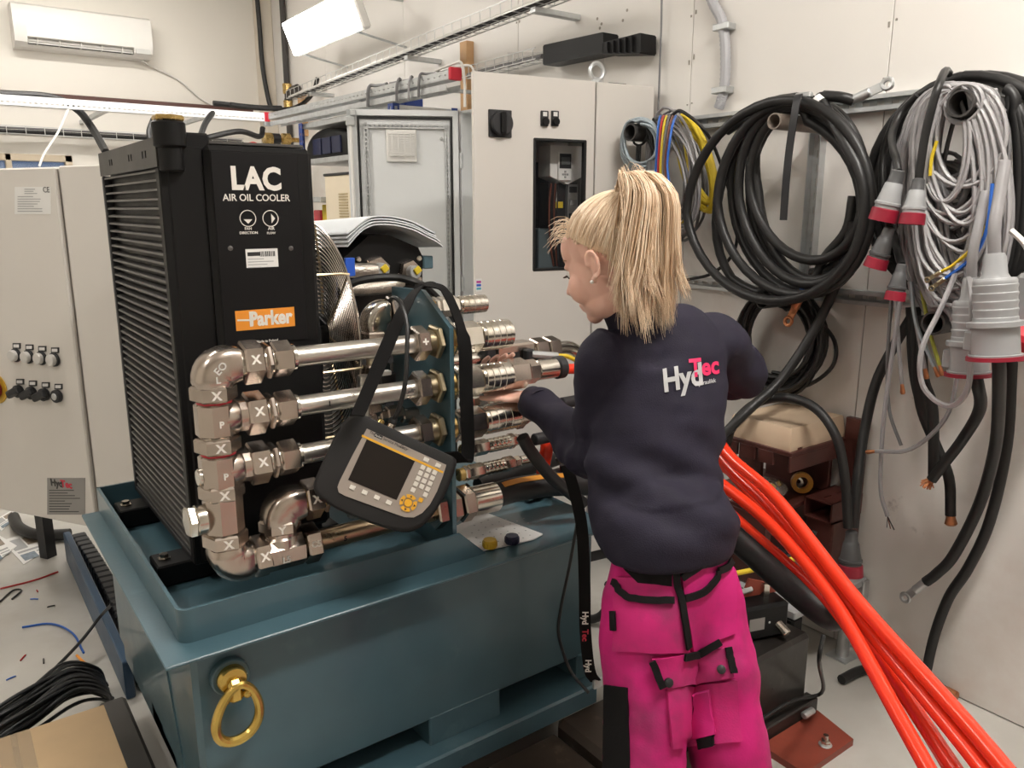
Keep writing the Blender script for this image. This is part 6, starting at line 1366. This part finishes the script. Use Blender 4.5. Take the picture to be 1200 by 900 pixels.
def magazine(pts, lb, z):
    P3 = [PZ(u, v, z) for u, v in pts]; c_ = sum(P3, Vector())/4; t = thing('paper_sheet', lb, 'paper', c_)
    MB().prism(P3, ZA*.002).build('page', paper, t)
    a, b, c, d = P3
    def L(s, q): return a+(b-a)*s+(d-a)*q+ZA*.0021
    for k, (s0, q0, s1, q1, m) in enumerate(((.08, .1, .45, .5, greyink), (.5, .12, .92, .42, mat('photo_brown', (.25, .2, .15), .5, var=.4, vscale=60)), (.1, .56, .9, .62, greyink), (.1, .68, .5, .9, mat('photo_blue', (.2, .25, .3), .5, var=.4, vscale=60)), (.55, .68, .9, .72, greyink), (.55, .78, .9, .82, greyink))):
        MB().prism([L(s0, q0), L(s1, q0), L(s1, q1), L(s0, q1)], ZA*.0003).build('printed_block', m, t)
    return t
magazine([(2, 634), (42, 622), (78, 628), (28, 662)], 'printed paper sheet on the floor below the control cabinet, in front of the hose', .001)
magazine([(-30, 640), (0, 628), (20, 640), (-10, 664)], 'printed paper sheet on the floor beside the one in front of the hose', .004)
magazine([(-10, 612), (14, 598), (22, 603), (2, 622)], 'small printed paper far back under the control cabinet', .001)
cable('black_hose', 'black hose lying on the floor under the control cabinet', [PZ(16, 606, .032), PZ(22, 618, .032), PZ(40, 626, .032), PZ(62, 627, .032), PZ(82, 626, .032)], .028, rubber, 'hose', 10, 6)
for k, (pts, m, r_) in enumerate((([(26, 735, .005), (60, 731, .006), (85, 742, .012), (98, 765, .005)], bluewire, .004), ([(90, 768, .01), (97, 775, .01), (106, 782, .006)], orange, .005), ([(0, 690, .006), (40, 680, .006), (68, 670, .006)], redwire, .004), ([(0, 705, .006), (15, 692, .006), (25, 692, .006), (14, 702, .006)], blackwire, .004), ([(-5, 838, .14), (40, 806, .10), (90, 757, .10), (118, 722, .15), (131, 708, .28)], blackwire, .006))):
    lb = ['bent blue wire scrap on the floor beside the tank', 'short orange wire scrap on the floor under the long black wire', 'long red wire scrap on the floor near the printed papers', 'small black wire scrap curled on the floor near the printed papers', 'long black wire stretched from the tank over the floor'][k]
    cable('wire_scrap', lb, [PZ(*q) for q in pts], r_, m, 'wire', 6, 6)
rs = random.Random(11)
for k in range(6):
    on = k % 2; p = PZ(*((rs.uniform(35, 90), rs.uniform(692, 725), .0032) if on == 0 else (rs.uniform(10, 80), rs.uniform(770, 795), .0032))); d_ = Vector((rs.uniform(-1, 1), rs.uniform(-1, 1), 0)).normalized()*rs.uniform(.008, .02)
    tag(MB().tube([p-d_, p+Vector((0, 0, .001)), p+d_], .0028, 5).build('wire_snippet', (blackwire, bluewire, redwire)[k//2], loc=p), '%s wire snippet dropped on the floor near the %s' % (('black', 'blue', 'red')[k//2], ('red wire scrap', 'coil of black wire')[on]), 'wire snippet', 'wire snippets on the floor')
# ================================================================ the person
from mathutils.bvhtree import BVHTree
def loft(mb, pts, rad, side, n=22, k=5, sup=2.0):
    """elliptic loft along a smooth path; rad = list of (across, through)"""
    P3 = spline(pts, k); m = len(P3); A = []
    RR = spline([Vector((a, b, 0)) for a, b in rad], k)
    SS = spline([Vector(s) for s in (side if isinstance(side, list) else [side]*len(pts))], k)
    for i in range(m):
        t = (P3[min(i+1, m-1)]-P3[max(i-1, 0)]).normalized(); s = SS[i]; s = (s-t*s.dot(t)).normalized(); f = t.cross(s); ring_ = []
        for j in range(n):
            a = 2*math.pi*j/n; ca, sa = math.cos(a), math.sin(a); e = 2/sup
            ring_.append(P3[i]+s*(RR[i].x*abs(ca)**e*(1 if ca > 0 else -1))+f*(RR[i].y*abs(sa)**e*(1 if sa > 0 else -1)))
        A.append(ring_)
    mb.rings(A); return mb
def remesh(mb, vox, it=4):
    me = bpy.data.meshes.new('tmp'); me.from_pydata([tuple(p) for p in mb.v], [], mb.f)
    bm = bmesh.new(); bm.from_mesh(me); bmesh.ops.recalc_face_normals(bm, faces=bm.faces); bm.to_mesh(me); bm.free()
    o = bpy.data.objects.new('tmp', me); C.objects.link(o)
    r = o.modifiers.new('r', 'REMESH'); r.mode = 'VOXEL'; r.voxel_size = vox; r.adaptivity = 0
    s = o.modifiers.new('s', 'SMOOTH'); s.iterations = it; s.factor = .5
    bpy.context.view_layer.update()
    dg = bpy.context.evaluated_depsgraph_get(); ev = o.evaluated_get(dg); out = bpy.data.meshes.new_from_object(ev)
    vs = [v.co.copy() for v in out.vertices]; fs = [tuple(p.vertices) for p in out.polygons]; ns = [v.normal.copy() for v in out.vertices]
    bpy.data.objects.remove(o); bpy.data.meshes.remove(me); bpy.data.meshes.remove(out)
    return vs, fs, ns
def solid(name, vs, fs, m, parent, smooth=179.):
    b = MB(); b.v = [Vector(p) for p in vs]; b.f = list(fs); b.mi = [0]*len(fs); return b.build(name, m, parent, smooth=smooth)
def ell(mb, c, r3, axes=None, n=18, m=12): return mb.sphere(c, 1., n, m, r3, axes)

skin = mat('skin', (.78, .47, .37), .45, var=.05, vscale=14, bump=.03, bscale=300, sub=.12)
navy = mat('navy_sweatshirt', (.015, .0125, .026), .78, var=.12, vscale=25, bump=.25, bscale=350, spec=.3)
pink = mat('magenta_canvas', (.54, .012, .17), .68, var=.12, vscale=9, bump=.12, bscale=250, spec=.35); stain(pink, (.16, .03, .08), 5, .47, .7, .75)
blackcloth = mat('black_canvas', (.006, .0055, .006), .8, var=.2, bump=.15, bscale=250, spec=.2)
hairm = mat('blond_hair', (.62, .44, .27), .42, var=0)
_b = hairm.node_tree.nodes['Principled BSDF']; _g = node(hairm, 'ShaderNodeNewGeometry'); _r = node(hairm, 'ShaderNodeValToRGB')
_r.color_ramp.elements[0].color = (.56, .38, .23, 1); _r.color_ramp.elements[1].color = (.93, .78, .60, 1)
_e = _r.color_ramp.elements.new(.45); _e.color = (.80, .60, .42, 1)
hairm.node_tree.links.new(_g.outputs['Random Per Island'], _r.inputs['Fac']); hairm.node_tree.links.new(_r.outputs['Color'], _b.inputs['Base Color'])

person = thing('person', 'person with a blond ponytail in a navy sweatshirt and magenta work trousers', 'person', (1.17, 1.0, 0))
pel, wai, che, upp, nkb = PD(781, 664, 1.76), PD(766, 560, 1.78), PD(772, 470, 1.80), PD(778, 412, 1.80), PD(752, 378, 1.76)
lsh, rsh = PD(716, 422, 1.72), PD(836, 402, 1.92)
lel, rel = PD(700, 532, 1.86), PD(868, 440, 2.10)
lcu, rcu = PY(624, 468, 1.655), Vector((1.60, 1.60, 1.12))
hd_c = PD(716, 304, 1.71)
HF = Vector((-.22, .96, -.40)).normalized(); HR = HF.cross(ZA).normalized(); HU = HR.cross(HF); HS = 1.05
def hl(x, y, z): return hd_c+(HR*x+HF*y+HU*z)*HS
HA = (HR, HF, HU)
acr = (rsh-lsh).normalized()
# legs
lhip, rhip = pel+acr*-.056+ZA*-.03, pel+acr*.072+ZA*-.03
lkn, rkn = PD(756, 885, 1.82), PD(858, 892, 1.90)
lft, rft = Vector((1.05, .99, .07)), Vector((1.34, .86, .07))
# ---- body: one continuous mesh
mb = MB()
loft(mb, [pel+ZA*-.06, pel, wai, che, upp, nkb], [(.08, .07), (.095, .078), (.10, .08), (.115, .09), (.12, .08), (.05, .05)], acr)
loft(mb, [nkb-ZA*.03, nkb+(hd_c-nkb)*.45, hl(0, -.02, -.03)], [(.055, .058), (.05, .052), (.052, .058)], acr)
for a, b, c in ((lsh, lel, lcu), (rsh, rel, rcu)): loft(mb, [a, (a+b)/2, b, (b+c)/2, c], [(.046, .046), (.043, .043), (.038, .038), (.036, .036), (.026, .03)], ZA if a is rsh else acr, 16)
for a, b, c in ((lhip, lkn, lft), (rhip, rkn, rft)): loft(mb, [a, (a+b)/2, b, (b+c)/2, c], [(.062, .07), (.064, .07), (.055, .058), (.05, .052), (.04, .045)], acr, 16); ell(mb, c+Vector((0, .06, -.03)), (.04, .11, .035))
# head
for c, r_ in (((0, -.014, .036), (.077, .099, .086)), ((0, .036, -.012), (.061, .062, .09)), ((0, .036, -.072), (.047, .055, .038)), ((0, .076, -.094), (.02, .017, .018)), ((.034, .06, -.036), (.03, .032, .036)), ((-.034, .06, -.036), (.03, .032, .036)), ((0, .058, .040), (.056, .040, .052)), ((0, .058, -.055), (.043, .034, .042)), ((0, .090, -.066), (.022, .012, .007)), ((0, .088, -.076), (.019, .011, .007)), ((.03, .078, .014), (.018, .014, .007)), ((-.03, .078, .014), (.018, .014, .007))):
    ell(mb, hl(*c), tuple(q*HS for q in r_), HA)
mb.tube([hl(0, .094, .012), hl(0, .106, -.012), hl(0, .117, -.03), hl(0, .104, -.042)], [.008*HS, .0095*HS, .013*HS, .009*HS], 10)
for s in (-1, 1):
    ell(mb, hl(s*.0135, .098, -.038), (.0085, .0085, .007), HA)
    # ear: shell with a rolled rim and lobe
    ea = (HR*s+HF*.0-HF*.35).normalized(); ec = hl(s*.074, -.008, -.012)
    rim = [ec+(HF*(math.cos(a)*.014)+HU*(math.sin(a)*.026+.002))*HS+ea*.012 for a in [2*math.pi*i/16 for i in range(14)]]
    mb.tube(rim, .0045, 8); ell(mb, ec+ea*.004, (.007, .012*HS, .023*HS), (ea, HF, HU)); ell(mb, hl(s*.078, .0, -.038), (.005, .0075, .009), HA)
# hands
def finger(pts, r): mb.tube(spline(pts, 4), [r*(1-.25*i/(len(pts)*4-4)) for i in range(len(pts)*4-3)], 10); mb.sphere(pts[-1], r*.78, 10, 6)
ay, az = MY, H2
wr_l = lcu+Vector((0, .02, .004))
loft(mb, [wr_l, wr_l+Vector((-.014, .03, -.004)), Vector((1.243, ay+.012, az-.0585)), Vector((1.238, ay+.045, az-.055))], [(.03, .019), (.036, .015), (.042, .0115), (.040, .0115)], XA, 16)
for i, (x, L) in enumerate(((1.203, .92), (1.227, 1.), (1.251, .97), (1.273, .84))):
    fan = (x-1.238)*.15; pts = [Vector((x, ay+.035, az-.06))]
    for a_ in (-38, -2, 38, 38+38*L): pts.append(Vector((x+fan*(a_+60)/100, ay+math.cos(R(a_))*.0535, az+math.sin(R(a_))*.0535)))
    finger(pts, .0098 if i else .0094)
finger([Vector((1.218, ay-.004, az-.060)), Vector((1.198, ay-.002, az-.059)), Vector((1.182, ay+.006, az-.0575)), Vector((1.170, ay+.014, az-.0565))], .0098)
wr_r = rcu; hdv = (rcu-rel).normalized(); hsd = hdv.cross(ZA).normalized()
loft(mb, [wr_r, wr_r+hdv*.05, wr_r+hdv*.10], [(.028, .018), (.042, .017), (.040, .014)], hsd, 16)
for i in range(4):
    b0 = wr_r+hdv*.095+hsd*(-.03+.02*i); L = (.85, 1., .96, .78)[i]
    finger([b0, b0+hdv*.035*L-ZA*.006, b0+hdv*.055*L-ZA*.03, b0+hdv*.05*L-ZA*.055*L], .0098)
finger([wr_r+hdv*.03-hsd*.035, wr_r+hdv*.055-hsd*.055-ZA*.008, wr_r+hdv*.085-hsd*.058-ZA*.02, wr_r+hdv*.105-hsd*.05-ZA*.03], .0112)
vs, fs, ns = remesh(mb, .0042, 2)
bodyo = solid('body', vs, fs, skin, person)
# eyes, lashes, earring
for s in (-1, 1):
    e = MB().sphere(hl(s*.03, .0775, .0), .0128*HS, 14, 10).build('eye', mat('eye_white', (.75, .72, .68), .25, var=0), bodyo)
    MB().sphere(hl(s*.03, .0875, -.004), .0058*HS, 10, 6).build('iris', mat('iris_dark', (.06, .05, .04), .2, var=0), e)
    ls = MB()
    for k in range(12): a = (k/11-.5)*1.5; p = hl(s*.03+math.sin(a)*.014, .0765+math.cos(a)*.0145, -.001); ls.tube([p, p+(HF*math.cos(a)*.010+HR*math.sin(a)*.007-HU*.002)*HS], .0006, 3)
    ls.build('eyelashes', mat('lash_brown', (.06, .035, .02), .6, var=0), e)
    br = MB()
    for k in range(16): p = hl(s*(.013+k*.0024), .0955-.0009*k-.00005*k*k, .024+.004*math.sin(k/15*3)); br.tube([p, p+(HR*s*.008+HU*.002)*HS], .0008, 3)
    br.build('eyebrow', mat('brow_blond', (.38, .24, .13), .6, var=0), bodyo)
    MB().sphere(hl(s*.084, .002, -.041), .0040, 10, 6).build('earring', mat('pearl', (.85, .84, .8), .2, var=0), bodyo)
# ---- sweatshirt
mb = MB()
hem = pel+ZA*.055
loft(mb, [hem+Vector((-.004, -.006, -.02)), hem+ZA*.025, pel+(wai-pel)*.62, wai, wai+(che-wai)*.55, che, upp-ZA*.01, nkb+ZA*-.005+acr*.01], [(.138, .116), (.150, .122), (.152, .120), (.153, .117), (.155, .118), (.162, .120), (.152, .098), (.072, .064)], acr, 28, 6, 2.25)
for s, a, b, c in ((-1, lsh, lel, lcu), (1, rsh, rel, rcu)):
    i_ = a+(upp-a)*.45-ZA*.0
    sd = acr if s < 0 else ZA
    loft(mb, [i_, a, a+(b-a)*.5, b, b+(c-b)*.35, b+(c-b)*.78, c-(c-b).normalized()*.03, c], [(.075, .075), (.074, .072), (.068, .068), (.064, .064), (.060, .060), (.050, .050), (.047, .047), (.037, .037)], sd, 20)
    ell(mb, a+(upp-a)*.12, (.082, .078, .066))
ell(mb, (lsh+rsh)/2+ZA*.012+Vector((0, .01, 0)), (.165, .085, .05), (acr, acr.cross(ZA)*-1, ZA))
nkd = (hd_c-nkb).normalized()
vs, fs, ns = remesh(mb, .0075, 6)
out = []
for p, n_ in zip(vs, ns):
    q = noise.noise(Vector((p.x*7+3, p.y*7, p.z*15)))*.0065+noise.noise(Vector((p.x*18, p.y*18+p.z*9, p.z*30)))*.0028
    de = min((p-lel).length, (p-rel).length)
    if de < .14: q += .006*(1-de/.14)*math.sin(((p-lel) if (p-lel).length < .14 else (p-rel)).dot((lcu-lel).normalized())*95)
    if p.z < wai.z: q += .0075*noise.noise(Vector((p.x*5+p.z*6, p.y*5, p.z*13+8)))
    # diagonal drag folds across the back
    w = max(0, 1-abs(p.z-(wai.z+.03))/.13); q += w*.008*math.sin((p.x*.9+p.z*1.35)*42)
    out.append(p+n_*q)
swo = solid('sweatshirt', out, fs, navy, person)
sw_bvh = BVHTree.FromPolygons(out, fs)
cl = MB(); rr_ = []
for (t, ra, rb_) in ((-.02, .080, .072), (.02, .066, .066), (.055, .063, .064), (.062, .060, .061), (.055, .056, .057), (.01, .056, .057)):
    c = nkb+nkd*t+Vector((-.004, .004, 0)); sd = (acr-nkd*acr.dot(nkd)).normalized(); f = nkd.cross(sd)
    rr_.append([c+sd*ra*math.cos(2*math.pi*j/28)+f*rb_*math.sin(2*math.pi*j/28) for j in range(28)])
cl.rings(rr_, cap=False).build('collar', navy, swo, smooth=179)
for a, b in ((lel, lcu), (rel, rcu)):
    d = (b-a).normalized(); cf = MB(); cf.lathe(b-d*.055, d, [(0, .047), (.006, .0435), (.05, .037), (.062, .0365), (.066, .034), (.06, .031)], 24, cap=False)
    cf.build('cuff', mat('navy_rib', (.014, .012, .022), .85, var=.1), swo, smooth=179)
# ---- trousers
mb = MB()
loft(mb, [pel+ZA*.075, pel+ZA*.02, pel-ZA*.05, pel-ZA*.11], [(.114, .102), (.125, .110), (.130, .114), (.116, .106)], acr, 26, 5, 2.2)
for a, b, c in ((lhip, lkn, lft), (rhip, rkn, rft)): loft(mb, [a, a+(b-a)*.3, a+(b-a)*.65, b, (b+c)/2, c+ZA*.02, c-ZA*.03], [(.086, .105), (.09, .102), (.084, .096), (.080, .088), (.076, .084), (.078, .088), (.078, .088)], acr, 20)
vs, fs, ns = remesh(mb, .0075, 6); out = []
for p, n_ in zip(vs, ns):
    q = noise.noise(Vector((p.x*9, p.y*9, p.z*11)))*.010+noise.noise(Vector((p.x*22+p.z*14, p.y*22, p.z*26)))*.003
    out.append(p+n_*q)
# black front panels (knee side) as a second material on faces looking forward
tro = solid('trousers', out, fs, pink, person)
tr_bvh = BVHTree.FromPolygons(out, fs)
def patch(bvh, pts, m, name, parent, off=.004, nu=8, nv=6):
    """cloth piece lying on the garment: a px quad laid onto its surface, with thickness"""
    (a, b, c, d) = pts; G = []; ok = True
    for j in range(nv+1):
        row = []
        for i in range(nu+1):
            s, t = i/nu, j/nv; u = (a[0]*(1-s)+b[0]*s)*(1-t)+(d[0]*(1-s)+c[0]*s)*t; v = (a[1]*(1-s)+b[1]*s)*(1-t)+(d[1]*(1-s)+c[1]*s)*t
            h = bvh.ray_cast(O, ray(u, v).normalized())
            row.append((h[0], h[1]) if h[0] is not None else None)
        G.append(row)
    flat = [g for r in G for g in r if g]
    if not flat: return None
    for r in G:
        for i, g in enumerate(r):
            if g is None: cand = [(abs(i-k2), q) for k2, q in enumerate(r) if q is not None]; r[i] = min(cand, key=lambda w_: w_[0])[1] if cand else flat[0]
    b_ = MB(); n1 = (nu+1)*(nv+1)
    top = [g[0]+(g[1] if g[1].dot(O-g[0]) > 0 else -g[1])*off for r in G for g in r]; bot = [g[0]-(g[1] if g[1].dot(O-g[0]) > 0 else -g[1])*.004 for r in G for g in r]
    fs_ = []
    ix = lambda i, j: j*(nu+1)+i
    for j in range(nv):
        for i in range(nu): q = (ix(i, j), ix(i+1, j), ix(i+1, j+1), ix(i, j+1)); fs_.append(q); fs_.append(tuple(n1+k for k in reversed(q)))
    ed = [ix(i, 0) for i in range(nu+1)]+[ix(nu, j) for j in range(1, nv+1)]+[ix(i, nv) for i in range(nu-1, -1, -1)]+[ix(0, j) for j in range(nv-1, 0, -1)]
    for k in range(len(ed)): p, q = ed[k], ed[(k+1) % len(ed)]; fs_.append((p, q, n1+q, n1+p))
    b_.add(top+bot, fs_); return b_.build(name, m, parent, smooth=60)
def band(bvh, pts, w, m, name, parent, off=.005):
    """narrow binding strip along px points"""
    P_ = []
    for (u, v) in [tuple(q)[:2] for q in spline([Vector((a, b, 0)) for a, b in pts], 5)]:
        h = bvh.ray_cast(O, ray(u, v).normalized())
        if h[0] is not None: n_ = h[1] if h[1].dot(O-h[0]) > 0 else -h[1]; P_.append((h[0]+n_*off, n_))
    if len(P_) < 2: return
    sd = []
    for i in range(len(P_)): t = P_[min(i+1, len(P_)-1)][0]-P_[max(i-1, 0)][0]; sd.append(t.cross(P_[i][1]))
    MB().ribbon([p for p, _ in P_], w, sd, .005).build(name, m, parent, smooth=60)
pk = mat('magenta_pocket', (.50, .014, .15), .7, var=.14, vscale=9, bump=.12, bscale=250, spec=.35); stain(pk, (.17, .03, .08), 7, .48, .7, .7)
patch(tr_bvh, [(694, 800), (736, 806), (739, 912), (690, 912)], blackcloth, 'knee_panel', tro, .005)
patch(tr_bvh, [(724, 676), (790, 672), (803, 764), (722, 762)], pk, 'holster_pocket', tro, .012)
patch(tr_bvh, [(797, 668), (858, 640), (860, 742), (808, 764)], pink, 'hip_pocket', tro, .010)
patch(tr_bvh, [(764, 770), (852, 758), (858, 792), (774, 806)], pk, 'thigh_flap', tro, .013)
patch(tr_bvh, [(780, 806), (862, 796), (868, 868), (786, 876)], pk, 'thigh_pocket', tro, .009)
patch(tr_bvh, [(809, 811), (832, 806), (840, 860), (818, 864)], pink, 'phone_pocket', tro, .022)
patch(tr_bvh, [(824, 864), (838, 861), (839, 872), (826, 875)], blackcloth, 'pocket_tab', tro, .020)
patch(tr_bvh, [(735, 664), (786, 668), (786, 684), (750, 680)], blackcloth, 'pocket_lining', tro, .013)
for pts in ([(724, 684), (732, 696), (752, 703), (786, 703)], [(789, 664), (794, 700), (800, 757)], [(799, 700), (818, 692), (832, 678), (834, 668)], [(796, 674), (815, 660), (832, 650)], [(834, 668), (848, 662), (856, 650), (850, 636)], [(796, 768), (820, 764), (842, 752)], [(764, 772), (768, 788), (774, 804)], [(850, 758), (854, 772), (858, 788)], [(724, 715), (725, 738)]): band(tr_bvh, pts, .014, blackcloth, 'binding', tro, .016)
for (u, v) in ((780, 797), (845, 784)):
    h = tr_bvh.ray_cast(O, ray(u, v).normalized())
    if h[0] is not None: n_ = h[1] if h[1].dot(O-h[0]) > 0 else -h[1]; MB().lathe(h[0]+n_*.012, n_, [(0, .009), (.006, .009), (.008, .006)], 14).build('snap_button', blacksat, tro)
# belt line under the hem and shoes
for c in (lft, rft):
    sh = MB(); loft(sh, [c+Vector((0, -.09, -.03)), c+Vector((0, -.02, -.02)), c+Vector((-.005, .09, -.03)), c+Vector((-.01, .18, -.042))], [(.04, .04), (.05, .055), (.05, .042), (.035, .026)], XA, 16); ell(sh, c+ZA*.02, (.055, .06, .07))
    v_, f_, n_ = remesh(sh, .008, 3); so = solid('shoe', [Vector((p.x, p.y, max(p.z, .002))) for p in v_], f_, blackcloth, person)
# ---- lettering on the back
def back_text(s, px0, pxx, pxy, m, name, bold=.02, off=.0025):
    cu = bpy.data.curves.new('t', 'FONT'); cu.body = s; cu.size = 1; cu.offset = bold; cu.resolution_u = 3; t_ = bpy.data.objects.new('t', cu); C.objects.link(t_)
    me = bpy.data.meshes.new_from_object(t_.evaluated_get(bpy.context.evaluated_depsgraph_get())); bpy.data.objects.remove(t_)
    bm = bmesh.new(); bm.from_mesh(me); bmesh.ops.triangulate(bm, faces=bm.faces); bmesh.ops.subdivide_edges(bm, edges=bm.edges, cuts=2, use_grid_fill=True)
    V = [v.co.copy() for v in bm.verts]; F = [tuple(v.index for v in f.verts) for f in bm.faces]; bm.free(); bpy.data.meshes.remove(me)
    x1 = max(v.x for v in V); P_ = []
    for v in V:
        u = px0[0]+pxx[0]*v.x/x1+pxy[0]*v.y; w = px0[1]+pxx[1]*v.x/x1+pxy[1]*v.y
        h = sw_bvh.ray_cast(O, ray(u, w).normalized())
        if h[0] is None: P_.append(None); continue
        n_ = h[1] if h[1].dot(O-h[0]) > 0 else -h[1]; P_.append(h[0]+n_*off)
    F = [f for f in F if all(P_[i] is not None for i in f)]; P_ = [p or Vector() for p in P_]
    used = sorted({i for f in F for i in f}); mp = {i: k for k, i in enumerate(used)}
    b_ = MB(); b_.add([P_[i] for i in used], [tuple(mp[i] for i in f) for f in F])
    return b_.build(name, m, swo, smooth=60)
refl = mat('silver_print', (.50, .50, .51), .4, .2, var=.1, vscale=50); pinkp = mat('pink_print', (.75, .02, .12), .5, var=0)
back_text('Hyd', (777, 459), (46, -9), (-3, -36), refl, 'logo_lettering', .035)
back_text('Tec', (808, 442), (34, -5), (-2, -29), pinkp, 'logo_lettering', .03)
back_text('Hydraulikk', (814, 453), (24, -5), (-.5, -7), refl, 'small_lettering', .01)

# ---- hair
rh = random.Random(5)
def hs(d, k=1.0):
    """point on the scalp in direction d (head space)"""
    d = Vector(d).normalized(); r3 = Vector((.077, .099, .086)); c = Vector((0, -.014, .036))
    t = 1/math.sqrt((d.x/r3.x)**2+(d.y/r3.y)**2+(d.z/r3.z)**2); q = c+d*t*k; return hl(*q)
def strand(mb, pts, r, n=3):
    m = len(pts); mb.tube(pts, [r*(1.0 if i < m*.6 else max(.15, 1-(i-m*.6)/(m*.4))) for i in range(m)], n, cap=False)
tie_d = Vector((.0, -.66, .75)).normalized()
hair = MB()
# cap close to the skull
cap = MB(); nA, nB = 44, 22; ring_ = []
def hairline(az_):
    """lowest polar angle of hair (from the tie direction) by azimuth"""
    return 0
capv = []; keep = {}
for j in range(nB+1):
    for i in range(nA):
        th = math.pi*.80*j/nB; ph = 2*math.pi*i/nA; x_, y_, z_ = frame(tie_d); d = z_*math.cos(th)+(x_*math.cos(ph)+y_*math.sin(ph))*math.sin(th); capv.append(d)
def inhair(d):
    if d.y > .1: return d.z > -.26+.80*d.y
    if d.y > -.10: return d.z > -.33
    if d.y > -.28: return d.z > -.33-(-.10-d.y)*3.0
    return d.z > -.84
for j in range(nB):
    for i in range(nA):
        q = [j*nA+i, j*nA+(i+1) % nA, (j+1)*nA+(i+1) % nA, (j+1)*nA+i]
        if all(inhair(capv[k]) for k in q): cap.face(q)
cap.v = [hs(d, 1.035) for d in capv]
hairo = cap.build('hair', mat('hair_base', (.62, .44, .28), .5, var=.2, vscale=120), person, smooth=179)
st = MB(); cnt = 0
while cnt < 2000:
    d = Vector((rh.gauss(0, 1), rh.gauss(0, 1), rh.gauss(0, 1))).normalized()
    if not inhair(d) or d.dot(tie_d) > .97: continue
    cnt += 1; an = d.angle(tie_d); pts = []; lift = rh.uniform(1.035, 1.075); m = 9
    ax_ = d.cross(tie_d).normalized(); wob = rh.uniform(-.06, .06)
    for i in range(m):
        f = i/(m-1); dd_ = Matrix.Rotation(an*f, 3, ax_) @ d; dd_ = dd_+ax_*(wob*math.sin(math.pi*f)); pts.append(hs(dd_, 1.02+(lift-1.02)*min(1, f*4)+.05*f*f))
    strand(st, pts, rh.uniform(.0009, .0018))
# short wisps at forehead, temple and nape
for k in range(90):
    s = -1 if rh.random() < .8 else 1; z = rh.uniform(.25, .75); d = Vector((s*rh.uniform(.1, .75), rh.uniform(.45, .9), z)).normalized()
    if rh.random() < .25: d = Vector((rh.uniform(-.6, .6), -.8, rh.uniform(-.6, -.3))).normalized()
    p = hs(d, 1.03); o_ = (p-hd_c).normalized(); L = rh.uniform(.01, .038); sw_ = HF*rh.uniform(.2, 1)+HR*s*rh.uniform(0, .6)-HU*rh.uniform(-.2, .6)
    strand(st, [p, p+o_*L*.35+sw_*L*.25, p+o_*L*.6+sw_*L*.6-ZA*L*.1, p+o_*L*.75+sw_*L-ZA*L*.35], .0006)
st.build('hair_strands', hairm, hairo, smooth=179)['kind'] = 'stuff'
# ponytail
tie = hs(tie_d, 1.10); bk = (-HF*.9+HU*.25).normalized()
MB().torus(hs(tie_d, 1.12), hs(tie_d, 1.2)-hs(tie_d, 1.), .02, .007, 20, 8).build('hair_tie', mat('beige_tie', (.55, .40, .26), .6), hairo)
pt = MB(); ex = acr; tdir = (hs(tie_d, 1.2)-hs(tie_d, 1.)).normalized(); back = Vector((HF.x, HF.y, 0)).normalized()*-1; sdv = back.cross(ZA)
clump = [(rh.uniform(-1, 1), rh.uniform(-1, 1), rh.uniform(.66, 1.14), rh.uniform(-.028, .028), rh.uniform(-.022, .022)) for _ in range(70)]
for k in range(2600):
    cx_, cy_, cl_, cw, cv_ = clump[k % 70]
    if cx_*cx_+cy_*cy_ > 1.1: cx_, cy_ = cx_*.7, cy_*.7
    ox, oy = cx_+rh.gauss(0, .10), cy_+rh.gauss(0, .10)
    p0 = tie+sdv*ox*.020+tdir.cross(sdv)*oy*.018-tdir*.004
    L = cl_*rh.uniform(.86, 1.04)*(1-.12*abs(ox)); spread = .050
    p1 = p0+tdir*(.030+.012*rh.random())*(1+.25*oy)+back*.012+sdv*ox*.022
    p2 = p0+tdir*.026+back*(.046+.024*oy)+sdv*ox*spread*.82-ZA*.022
    p3 = p0+back*(.056+.030*oy)+sdv*(ox*spread*1.05+cw*.3)-ZA*.10*L
    p4 = p0+back*(.058+.034*oy)+sdv*(ox*spread*1.2+cw*.8)-ZA*.19*L+jit((0, 0, 0), .003)
    p5 = p0+back*(.066+.040*oy+cv_)+sdv*(ox*spread*1.35+cw*1.6+rh.uniform(-.006, .006))-ZA*.27*L
    strand(pt, spline([p0, p1, p2, p3, p4, p5], 3), rh.uniform(.0009, .0019))
for k in range(60):
    a = rh.uniform(0, 2*math.pi); p0 = tie+sdv*math.cos(a)*.02; o_ = (sdv*math.cos(a)+ZA*.5*rh.uniform(-.5, 1)).normalized()
    strand(pt, spline([p0, p0+tdir*.03+o_*.03, p0+back*.05+o_*rh.uniform(.04, .075)-ZA*.06, p0+back*.05+o_*rh.uniform(.05, .09)-ZA*rh.uniform(.1, .24)], 4), .0006)
pt.build('ponytail', hairm, hairo, smooth=179)['kind'] = 'stuff'
